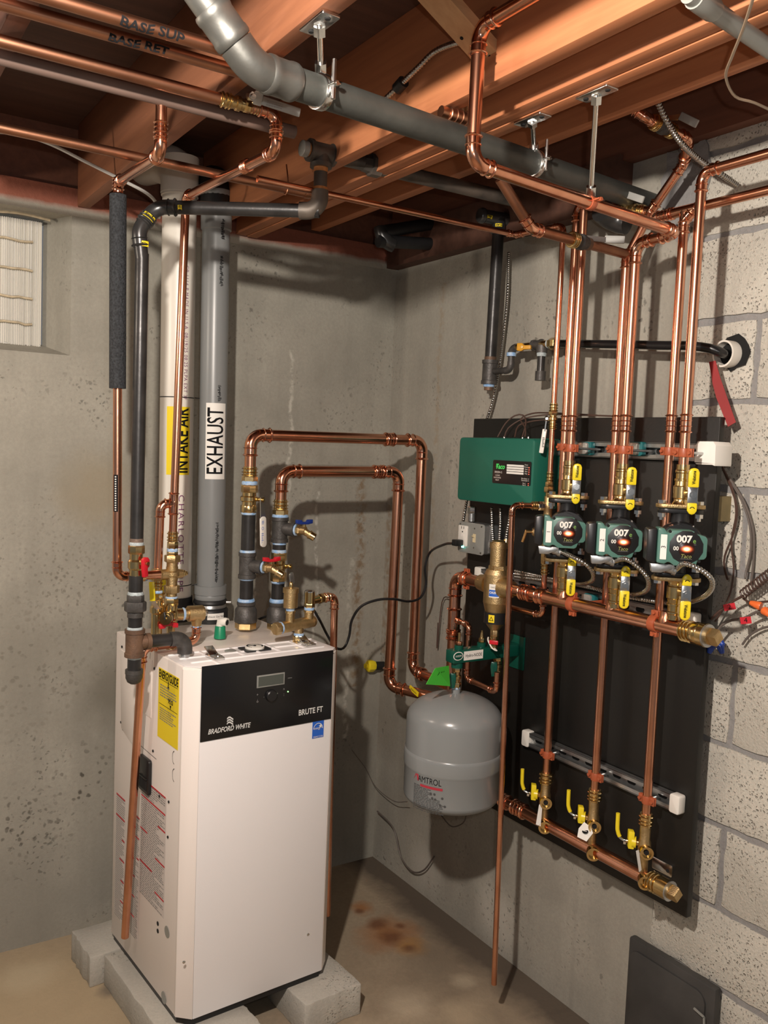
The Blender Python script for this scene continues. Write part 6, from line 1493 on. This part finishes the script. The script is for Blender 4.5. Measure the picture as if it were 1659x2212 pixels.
def build_pump(loc, label):
    t = thing('circulator_pump', label, 'pump', loc, 'zone circulator pumps', PHI)
    o = lambda nm, mb, m_, par=None, **k: obj(nm, mb, m_, par or t, local=True, **k)
    out = [(-.071, .036), (-.066, .040), (-.036, .040), (-.030, .031), (-.024, .030), (-.018, .037), (.030, .037), (.038, .030), (.058, .026), (.063, .020), (.063, -.020), (.058, -.026), (.044, -.028), (.040, -.040), (.034, -.043), (-.010, -.043), (-.020, -.036), (-.026, -.036), (-.032, -.041), (-.066, -.038), (-.071, -.034)]
    out = [(x, y) for x, y in out if True]
    green = [(max(x, -.050), y) for x, y in out]
    o('housing', MB().prism(green, (0, 0, 0), FP, .062, .116), PGREEN, bevel=.004)
    o('control_box', MB().prism([(-.0735, .036), (-.052, .040), (-.052, -.039), (-.0735, -.036)], (0, 0, 0), FP, .052, .113), PLASTB, bevel=.004)
    o('motor_shell', MB().lathe((.006, 0, 0), (0, -1, 0), [(.03, .046), (.061, .046)], 28), PLASTB)
    o('motor_screws', MB().cyl((.034, -.1155, .032), (.034, -.118, .032), .0035, 8).cyl((-.024, -.1155, .034), (-.024, -.118, .034), .0035, 8).cyl((.046, -.1155, -.030), (.046, -.118, -.030), .0035, 8), GAP)
    o('volute', MB().lathe((0, 0, 0), (0, -1, 0), [(-.036, .024), (-.030, .040), (-.012, .048), (.020, .050), (.032, .046)], 28), PLASTB)
    for s in (-1, 1):
        o('port', MB().lathe((0, 0, s * .030), (0, 0, s), [(0, .022), (.030, .019), (.040, .021)], 20), PLASTB)
        o('flange', MB().prism([(x, y) for x, y in rrect(.100, .044, .021, 6)], (0, 0, s * .0725), (V((1, 0, 0)), V((0, 1, 0)), V((0, 0, 1))), -.005, .005), PLASTB, bevel=.0015)
    oc = ngon(.0395, 12, .0150, .0, ry=.0375, a0=math.pi / 12)
    fa2 = o('face_label', MB().prism(oc, (0, 0, 0), FP, .1163, .1183), PLASTB, bevel=.001)
    def ft(s, x, z, size, m_, **k): return text('lettering', s, fa2, (x, -.1184, z), FP, size, m_, lift=.0012, local=True, **k)
    ft('007', .009, .0175, .0215, WHITE, bold=.0009, fit=.036); ft('e', .0325, .0145, .016, mat('leaf_green', (.20, .40, .08), .5))
    ft('00', -.0085, -.004, .0125, WHITE, bold=.0003); ft('Taco', .015, -.0205, .0125, mat('olive_print', (.30, .32, .10), .5), shear=.2)
    o('rule', MB().box((.016, -.1187, .0065), (.042, .0005, .0002), FP), INKG, fa2); o('rule', MB().box((.016, -.1187, -.0265), (.026, .0005, .0002), FP), INKG, fa2)
    o('status_lamp_glare', MB().lathe((.016, -.1186, -.004), (0, -1, 0), [(0, .0190), (.0003, .0185)], 32), GLOW, fa2)
    st_ = o('number_sticker', MB().prism(rrect(.0145, .056, .001), (-.0365, 0, -.002), FP, .1162, .1167), PAPER)
    # conduit bracket with flexible cable looping back under the manifold
    br_ = o('cable_bracket', MB().prism([(-.062, 0), (-.012, 0), (-.004, -.006), (-.010, -.010), (-.036, -.020), (-.058, -.020)], (0, -.080, -.042), FP, 0, .022), GALV, bevel=.0012)
    o('bracket_screw', MB().cyl((-.008, -.103, -.036), (-.008, -.103, -.058), .0025, 8), CHROME, br_)
    o('connector', MB().lathe((-.022, -.090, -.052), (.97, 0, -.22), [(0, .0095), (.014, .0095), (.014, .0115), (.022, .0115)], 12), GALV, br_)
    for c in t.children_recursive:                               # true size of the motor end
        if not c.name.startswith(('flange', 'port', 'volute')):
            for q in c.data.vertices: q.co = V((q.co.x * KX + SHX, q.co.y * KY, q.co.z * KZ))
    return t, st_
labs = ('left circulator pump with sticker 1, green housing and black face', 'middle circulator pump with sticker 2, green housing and black face', 'right circulator pump with sticker 3, green housing and black face')
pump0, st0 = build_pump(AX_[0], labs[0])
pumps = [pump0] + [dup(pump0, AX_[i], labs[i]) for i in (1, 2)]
for i, p in enumerate(pumps):
    stk = [c for c in p.children if c.name.startswith('number_sticker')][0]
    text('number', str(i + 1), stk, (-.0365 * KX + SHX, -.1168 * KY, -.002), (V((0, 0, 1)), V((-1, 0, 0)), V((0, -1, 0))), .013, INK, lift=.0003, local=True)
    stk['label'] = 'white sticker numbered %d' % (i + 1)
# cables from each pump
RM = Matrix.Rotation(PHI, 3, 'Z')
for i, (pts, lab) in enumerate((([(1243, 1206, .285), (1266, 1219, .27), (1281, 1238, .24), (1279, 1254, .20), (1256, 1262, .15), (1215, 1255, .11), (1160, 1243, .10), (1112, 1233, .10)], 'armored cable looping out from under the left pump'),
        ([(1352, 1208, .285), (1382, 1228, .27), (1400, 1252, .25), (1397, 1275, .21), (1370, 1284, .16), (1325, 1280, .11), (1260, 1264, .10), (1190, 1250, .10), (1112, 1240, .10)], 'armored cable looping out from under the middle pump'),
        ([(1478, 1218, .285), (1512, 1230, .27), (1537, 1252, .25), (1534, 1277, .22), (1506, 1296, .17), (1465, 1303, .12), (1400, 1297, .10), (1330, 1284, .10), (1240, 1262, .10), (1112, 1246, .095)], 'armored cable making the widest loop, from under the right pump'))):
    st = AX_[i] + RM @ V((-.016, -.079, -.052)); P = [st] + [R(px, py, o2) for px, py, o2 in pts]
    bxcable(lab, P, .0060)
def flange_set(loc, top, label):
    s = 1 if top else -1
    t = thing('isolation_valve', label, 'valve', loc, 'yellow-handled isolation valves at the pumps', PHI)
    o = lambda nm, mb, m_, par=None, **k: obj(nm, mb, m_, par or t, local=True, **k)
    o('flange', MB().prism(rrect(.108, .046, .020, 6), (0, 0, s * .0830), (V((1, 0, 0)), V((0, 1, 0)), V((0, 0, 1))), -.0045, .0045), BRONZE, bevel=.0015)
    for x in (-.041, .041):
        o('bolt', MB().lathe((x, 0, s * .0875), (0, 0, s), [(0, .0095), (.008, .0095)], 6), CHROME)
        o('nut', MB().lathe((x, 0, s * .066), (0, 0, -s), [(0, .0095), (.009, .0095), (.009, .005), (.016, .005)], 6), CHROME)
    z = .0875; prof = [(0, .021), (.006, .0165), (.012, .0165), (.014, .019), (.040, .019), (.042, .0165), (.052, .0155), (.053, .0175), (.057, .0175), (.058, .0148), (.070, .0148), (.072, .0168), (.076, .0168), (.078, .0146), (.090, .0146)]
    o('body', MB().lathe((0, 0, s * z), (0, 0, s), prof, 22), BRASS)
    hx = .017; zc = .112
    o('stem', MB().lathe((hx * .6, -.016, s * zc), (.15, -1, 0), [(0, .009), (.018, .009)], 12), BRASS)
    hp_ = o('handle_plate', MB().prism(rrect(.022, .040, .004), (hx, -.036, s * zc), FP, 0, .003), CHROME, bevel=.0008)
    o('handle_nut', MB().lathe((hx, -.039, s * zc), (0, -1, 0), [(0, .0085), (.006, .0085), (.006, .004), (.009, .004)], 6), CHROME, hp_)
    lg = [(-.0115, -.022), (.0115, -.022), (.0115, .012), (.008, .019), (0, .0215), (-.008, .019), (-.0115, .012)]
    gr = o('long_grip', MB().prism([(x, y * s) for x, y in lg], (hx, -.036, s * (zc + .038)), FP, -.002, .007), YELLOW, bevel=.0025)
    sg = [(-.0105, .011), (.0105, .011), (.0105, -.006), (.006, -.013), (0, -.0155), (-.006, -.013), (-.0105, -.006)]
    g2_ = o('short_grip', MB().prism([(x, y * s) for x, y in sg], (hx, -.036, s * (zc - .030)), FP, -.002, .006), YELLOW, bevel=.0025)
    text('lettering', 'Webstone', gr, (hx, -.0432, s * (zc + .038)), (V((0, 0, s)), V((-s, 0, 0)), V((0, -1, 0))), .0105, INK, lift=.0004, fit=.030, bold=.0003, local=True)
    o('on_off_mark', MB().tube([(hx - .005, -.0424, s * (zc - .030) - .001), (hx - .002, -.0424, s * (zc - .030) + .002), (hx + .002, -.0424, s * (zc - .030) + .002), (hx + .005, -.0424, s * (zc - .030) - .001)], .0009, 5), INK, g2_)
    return t
nm = ('left', 'middle', 'right')
ft0 = flange_set(AX_[0], True, 'yellow-handled brass valve on top of the left pump'); fb0 = flange_set(AX_[0], False, 'yellow-handled brass valve below the left pump')
for i in (1, 2):
    dup(ft0, AX_[i], 'yellow-handled brass valve on top of the %s pump' % nm[i]); dup(fb0, AX_[i], 'yellow-handled brass valve below the %s pump' % nm[i])
# ================================================================ fill line, thin drain, lower manifold, loose wires
ty = R(1187, 1045, OT).y; tt_ = R(1217, 492, OT)
tl = thing('fill_line', 'thin copper fill line with brass valve and long white lever right of the relay box', 'pipe', V((-OT, ty, 1.2)))
tb_ = V((-OT, ty, R(1187, 1045, OT).z)); tax = (tt_ - tb_).normalized(); D12 = .0159
def tz(py): return along(tb_, tax, py=py)
tE1 = R(1113, 507, .17); tE2 = along(tE1, (-1, 0, 0), px=556)
run(tl, [tz(1022), tz(487), tE1, tE2], D12, COPPER, COPFIT, bend=1.1)
coupling(tl, along(tE1, tz(487) - tE1, px=1122), tz(487) - tE1, D12, .03)
pstack(tl, tb_, tax, [('valve_press', BRASS, 'press', 928, 913, 8), ('valve_body', BRASS, 'valve', 915, 894, 9.5), ('valve_nut', BRASS, 'hex', 897, 888, 10), ('valve_press', BRASS, 'press', 890, 871, 8)])
c = tz(905); o2 = V((-.8, .5, 0)).normalized()
obj('stem', MB().lathe(c, o2, [(0, .006), (.016, .006), (.016, .009), (.022, .008)], 8), CHROME, tl)
l0 = c + o2 * .018; l1 = R(1169, 979, OT + .02); ld_ = (l1 - l0)
lv = obj('lever', MB().bar(l0 + UP * .004, l0 + ld_ * .36, .011, .003, (.6, .8, 0)), CHROME, tl)
obj('lever_grip', MB().bar(l0 + ld_ * .30, l1, .0125, .006, (.6, -.8, 0)), WHITE, lv, bevel=.0025)
fine_print('lettering', lv, l0 + ld_ * .55 + V((-.004, -.004, 0)), frame((-.75, -.66, 0)), .006, 7, .004, INK, seed=4)
pstack(tl, tb_, tax, [('press_adapter', BRASS, 'press', 1042, 1019, 7.5), ('adapter_nut', BRASS, 'hex', 1052, 1041, 9), ('union_nut', BRASS, 'hex', 1064, 1051, 11), ('valve_neck', BRASS, 'cyl', 1073, 1063, 8), ('tee_body', BRONZE, 'valve', 1112, 1072, 12), ('lower_body', BRONZE, 'cyl', 1190, 1110, 10), ('lower_nut', BRASS, 'hex', 1218, 1188, 10), ('press_adapter', BRASS, 'press', 1241, 1217, 8)])
obj('tube', MB().cyl(tz(1238), tz(1318), D12 / 2, 16), COPPER, tl)
lo = tz(1330); lo2 = along(lo, (0, 1, 0), px=1100)
run(tl, [tz(1312), lo, lo2], D12, bend=1.0)
bc_ = tz(1150); bd_ = V((-.80, .55, 0)).normalized()
stack(tl, bc_, bd_, [('bell_base', BRONZE, 'cyl', .010, .024), ('bell', BRONZE, 'cyl', .030, .026, .010), ('bell_screw', BRASS, 'cyl', .018, .0045)])
q = bc_ + bd_ * .056; obj('bell_lever', MB().bar(q + UP * .004, q + bd_ * .010 - UP * .030, .008, .003, (0, 1, 0)), BRASS, tl)
# thin drain leg, hung from the tee
T0 = tz(1093); E0 = R(1107, 1091, .25); E1 = R(1067, 2126, .25)
dl = thing('drain_tube', 'long thin copper pipe hanging in front of the board and stopping above the floor', 'pipe', E0)
hd_ = (E0 - T0).normalized()
pstack(dl, T0, hd_, [('tee_branch', BRONZE, 'cyl', 1183, 1172, 9), ('union_nut', CHROME, 'oct', 1174, 1161, 10.5), ('press_adapter', BRASS, 'press', 1162, 1148, 8)], 'x')
run(dl, [along(T0, hd_, px=1150), E0, E1], D12, bend=1.1)
obj('pipe_mouth', MB().lathe(E1 + (E1 - E0).normalized() * .0005, E1 - E0, [(0, .0065), (.0004, .0065)], 14), GAP, dl)

# lower manifold with three return valves
LA_ = R(1089, 1731, OR); LB_ = R(1385, 1890, OR); zl_ = (LA_.z + LB_.z) / 2
def lm(px): return along(V((-OR, -1, zl_)), (0, -1, 0), px=px)
mn2 = thing('return_manifold', 'lower copper return manifold sloping away behind the grey tank, brass plug at right', 'manifold', lm(1200))
ys_ = lm(1055)
obj('tube', MB().cyl(ys_, lm(1408), DM / 2, 26), COPPER, mn2)
coupling(mn2, lm(1122), MY, DM, .05); coupling(mn2, lm(1092), MY, DM * .97, .03)
pe = stack(mn2, lm(1402), MY, [('press_end', BRASS, 'press', .032, .0205), ('end_body', BRASS, 'cyl', .030, .0245), ('end_rim', GALV, 'cyl', .003, .0245), ('plug', BRONZE, 'cyl', .004, .018)])
obj('plug_head', MB().lathe(pe - MY * .002, MY, [(0, .0185), (.018, .0185), (.021, .016)], 4, x=(-.6, 0, .8)), BRONZE, mn2)
run(mn2, [V((-.11, cd2.y - .02, cd2.z - .06)), V((-.125, cd2.y - .03, zl_ )), ys_] if False else [ys_ + V((0, .0, .0)), ys_ + V((0, .03, 0)), ys_ + V((0.0, .034, .16))], DM, bend=.8)
PN = V((-.62, -.78, 0)).normalized(); HD = V((-.62, .78, 0)).normalized()
for i, (nm_, py0, py1, up1, up2, hpx) in enumerate((('left', 1668, 1692, 1726, 1786, 0), ('middle', 1705, 1730, 1776, 1842, 0), ('right', 1757, 1784, 1831, 1897, 0))):
    base = V((-OR, RY[i], zl_)); t = thing('return_valve', 'brass return valve with two yellow handles, the %s of three on the lower manifold' % nm_, 'valve', base, 'return valves on the lower manifold')
    pstack(t, base, UP, [('press_end', BRASS, 'press', py1, py0, 13)])
    zt1 = up(base, py1).z; zp = up(base, up1).z
    obj('body', MB().lathe(V((base.x, base.y, zp - .022)), UP, [(0, .013), (.008, .016), (.036, .016), (.044, .0135), (zt1 - zp + .022, .0135)], 20), BRONZE, t)
    obj('lower_leg', MB().cyl((base.x, base.y, zp - .02), (base.x, base.y, zl_), .0115, 18), BRONZE, t)
    obj('port', MB().lathe(V((base.x, base.y, zp)), PN, [(0, .014), (.026, .0145), (.026, .0165), (.034, .0165), (.034, .0115), (.026, .0112), (.026, 0)], 20), BRASS, t)
    obj('port_plug', MB().lathe(V((base.x, base.y, zp)) + PN * .027, PN, [(0, .0065), (.003, .0060)], 12), GAP, t)
    obj('lower_port', MB().lathe(V((base.x, base.y, zl_)), PN, [(0, .014), (.030, .0145), (.030, .0175), (.038, .0175), (.038, .0125), (.028, .0122), (.028, 0)], 22), BRASS, t)
    q = V((base.x, base.y, zp + .010))
    obj('stem', MB().lathe(q, HD, [(0, .008), (.030, .008), (.034, .005), (.044, .005)], 12), BRASS, t)
    obj('yellow_hub', MB().lathe(q + HD * .020, HD, [(0, .014), (.010, .014)], 16), YELLOW, t)
    obj('yellow_tee_handle', MB().box(q + HD * .033 + UP * .006, (.020, .044, .014), (PN, UP, HD)), YELLOW, t, bevel=.002)
    lv = obj('lever', MB().tube(spline([q + HD * .044, q + HD * .052 + UP * .001, q + HD * .064 + UP * .010, q + HD * .066 + UP * .03], .006), .0032, 8), CHROME, t)
    obj('lever_grip', MB().tube(spline([q + HD * .060 + UP * .008, q + HD * .066 + UP * .024, q + HD * .067 + UP * .066], .006), .0052, 10), YELLOW, lv)
    obj('lever_nut', MB().lathe(q + HD * .044 - UP * .004, HD, [(0, .007), (.006, .007)], 6), CHROME, t)
def paper_tag(label, pts, off, seed, m_=PAPER):
    P = [R(px, py, off + o3) for px, py, o3 in pts]; nn = (P[1] - P[0]).cross(P[-1] - P[0]).normalized(); nn = nn if nn.dot(CAM - P[0]) > 0 else -nn
    k = len(P); t = tag(obj('paper_tag', MB().add(P + [p + nn * .0008 for p in P], [tuple(range(k)), tuple(range(k, 2 * k))] + [(i, (i + 1) % k, k + (i + 1) % k, k + i) for i in range(k)]), m_, base=P[0]), label, 'tag')
    return t, P, nn
t, P, nn = paper_tag('narrow white paper tag hanging from the left return valve', [(1165, 1738, .02), (1172, 1736, .02), (1168, 1785, .035), (1158, 1781, .035)], OR, 1)
t, P, nn = paper_tag('white folded paper tags with a black mark hanging from the middle return valve', [(1262, 1776, .02), (1277, 1788, .02), (1281, 1800, .04), (1267, 1818, .04), (1247, 1808, .05), (1250, 1790, .045)], OR, 2)
c = sum(P, V((0, 0, 0))) / 6; obj('mark', MB().prism(ngon(.008, 12), c, frame(nn), .0012, .0014), INK, t); obj('mark_stroke', MB().box(c + nn * .0018, (.009, .0016, .0002), frame(nn)), PAPER, t)
t, P, nn = paper_tag('clear narrow tag twisted at the right return valve', [(1374, 1838, .02), (1380, 1836, .02), (1386, 1880, .04), (1381, 1884, .04)], OR, 3, CLEAR)
zb_r = R(1432, 1872, OB); zbr = thing('mount_plate', 'small zinc mounting plate behind the brass plug of the lower manifold', 'plate', zb_r)
obj('plate', MB().prism(rrect(.062, .030, .004), zb_r, FR, .0005, .004), CHROME, zbr, bevel=.0008); obj('hole', MB().lathe(zb_r + V((-.0042, -.018, -.002)), OUT, [(0, .005), (.0004, .005)], 14), GAP, zbr)

# yellow capped stub low on the wall by the corner
a = R(834, 1438, -.01); b = a + V((-.055, .004, .004))
yp = thing('capped_stub', 'black pipe stub with a yellow cap poking from the wall near the corner', 'fitting', a)
obj('stub', MB().cyl(a, b, .0165, 18), RUBBER, yp); obj('cap', MB().lathe(b, b - a, [(-.004, .019), (.005, .0235), (.024, .0235), (.029, .018), (.029, .010), (.038, .010)], 8), YELLOW, yp)

# ---- loose wiring on the block wall at right
def wr(pts, r, m_, label, grp=None, name='loose_wire'): return wire(name, [R(x, y, o3) for x, y, o3 in pts], r, m_, label, 'wire', None, 7, grp)
wr([(1560, 1008, .03), (1578, 1050, .03), (1592, 1100, .025), (1585, 1150, .02), (1566, 1200, .02), (1565, 1225, .02), (1572, 1252, .025)], .0026, WIREBR, 'leftmost brown wire drooping over the block wall beside the board', 'brown wires on the block wall')
wr([(1560, 1008, .03), (1582, 1055, .03), (1590, 1110, .025), (1580, 1170, .02), (1585, 1230, .02), (1578, 1280, .025), (1562, 1315, .03), (1545, 1342, .035)], .0024, WIREBR, 'brown wire running down to the red-labelled leads by the board edge', 'brown wires on the block wall')
wr([(1572, 1030, .03), (1602, 1080, .02), (1620, 1135, .015), (1622, 1190, .012), (1612, 1235, .015), (1610, 1250, .02)], .0028, WIREGY, 'grey wire curving down the block wall inside the outer bend', 'grey wires on the block wall')
wr([(1574, 1030, .03), (1608, 1085, .02), (1627, 1145, .015), (1628, 1205, .012), (1622, 1265, .015)], .0028, WIREGY, 'grey wire making the outermost bend on the block wall', 'grey wires on the block wall')
wr([(1536, 1338, .06), (1552, 1322, .06), (1570, 1310, .055), (1585, 1298, .05), (1606, 1287, .05)], .0032, WIREBR, 'short brown lead through the upper red number label', 'labelled leads')
wr([(1548, 1366, .06), (1560, 1350, .06), (1580, 1340, .055), (1606, 1336, .05), (1634, 1322, .05), (1650, 1320, .05)], .0032, WIREGY, 'grey lead through the lower red number label', 'labelled leads')
wr([(1605, 1292, .04), (1618, 1300, .04), (1650, 1300, .04), (1690, 1295, .04)], .0026, WIREBR, 'dark wire leaving the frame beside the orange wire nuts', None)
wr([(1604, 1392, .02), (1620, 1372, .02), (1650, 1356, .02), (1690, 1350, .02)], .0028, WIREGY, 'grey wire curling at the lower right of the loose wiring', None)
coil = [R(1604 + 60 * k / 60, 1284 - 46 * k / 60, .045) + V((-.010 * math.sin(k * 1.05), .004 * math.cos(k * 1.05), .010 * math.cos(k * 1.05))) for k in range(90)]
tag(obj('coiled_wire', MB().tube(spline(coil, .004), .0022, 6), WIREBR, base=coil[0]), 'tightly coiled brown wire at the right frame edge', 'wire')
def flag(px, py, w_, h_, ang, s, label):
    c = R(px, py, .058); fr0 = frame((-.85, -.5, 0)); a_ = math.radians(ang); r_ = fr0[0] * math.cos(a_) + fr0[1] * math.sin(a_); u_ = fr0[2].cross(r_); k = msize(c, 1)
    t = thing('wire_label', label, 'label', c, None)
    obj('red_flag', MB().box(c, (w_ * k, h_ * k, .0015), (r_, u_, fr0[2])), RED, t); text('number', s, t, c, (r_, u_, fr0[2]), .016, INK, lift=.0014)
flag(1576, 1311, 24, 14, 18, '2', 'red wire label with a black figure, the upper of two')
flag(1611, 1340, 22, 15, 12, '4', 'red wire label with a black figure, the lower of two')
def nut(px, py, dx, dy, m_, label, cat='wire nut'):
    c = R(px, py, .055); k = msize(c, 1); ax = (FR[0] * dx + FR[1] * dy + OUT * .2).normalized()
    tag(obj('wire_nut', MB().lathe(c, ax, [(0, 9 * k), (4 * k, 9.5 * k), (16 * k, 7 * k), (24 * k, 5 * k), (25 * k, 4 * k)], 12), m_, base=c), label, cat)
nut(1644, 1310, -1, .2, ORANGE, 'orange wire nut nearer the board'); nut(1650, 1318, 1, -.4, ORANGE, 'orange wire nut cut by the right frame edge')
BLUEN = mat('blue_nut', (.01, .05, .32), .4)
nut(1548, 1378, .8, -.4, BLUEN, 'upper blue wire nut beside the brass manifold plug'); nut(1553, 1388, .6, -.9, BLUEN, 'lowest blue wire nut under the brass manifold plug'); nut(1540, 1388, -.2, -1, BLUEN, 'blue wire nut nearest the board below the brass plug')
# thin grey wires low in the corner
wire('loose_wire', [R(815, 1752, .02), R(850, 1790, .02), R(866, 1850, .02), R(890, 1882, .02), R(915, 1880, .02), R(938, 1850, .02)], .003, MATS['grey_wire'], 'grey cable sagging low on the wall by the corner under the tank', 'cable')
wire('loose_wire', [L(760, 1620, .02), L(790, 1660, .02), R(812, 1700, .03), R(850, 1730, .04), R(880, 1732, .05)], .0014, WIREGY, 'hair-thin wire crossing the wall left of the grey tank', 'wire')
wire('loose_wire', [R(946, 1345, .02), R(944, 1400, .02), R(955, 1300, .02), R(972, 1290, .02)], .002, WIREBR, 'brown wire on the wall left of the copper feed pipe', 'wire')
wire('loose_wire', [R(952, 1760, .02), R(975, 1785, .02), R(1000, 1778, .02), R(1008, 1758, .02)], .002, WIREGY, 'thin wire loop hanging on the wall below the grey tank', 'wire')
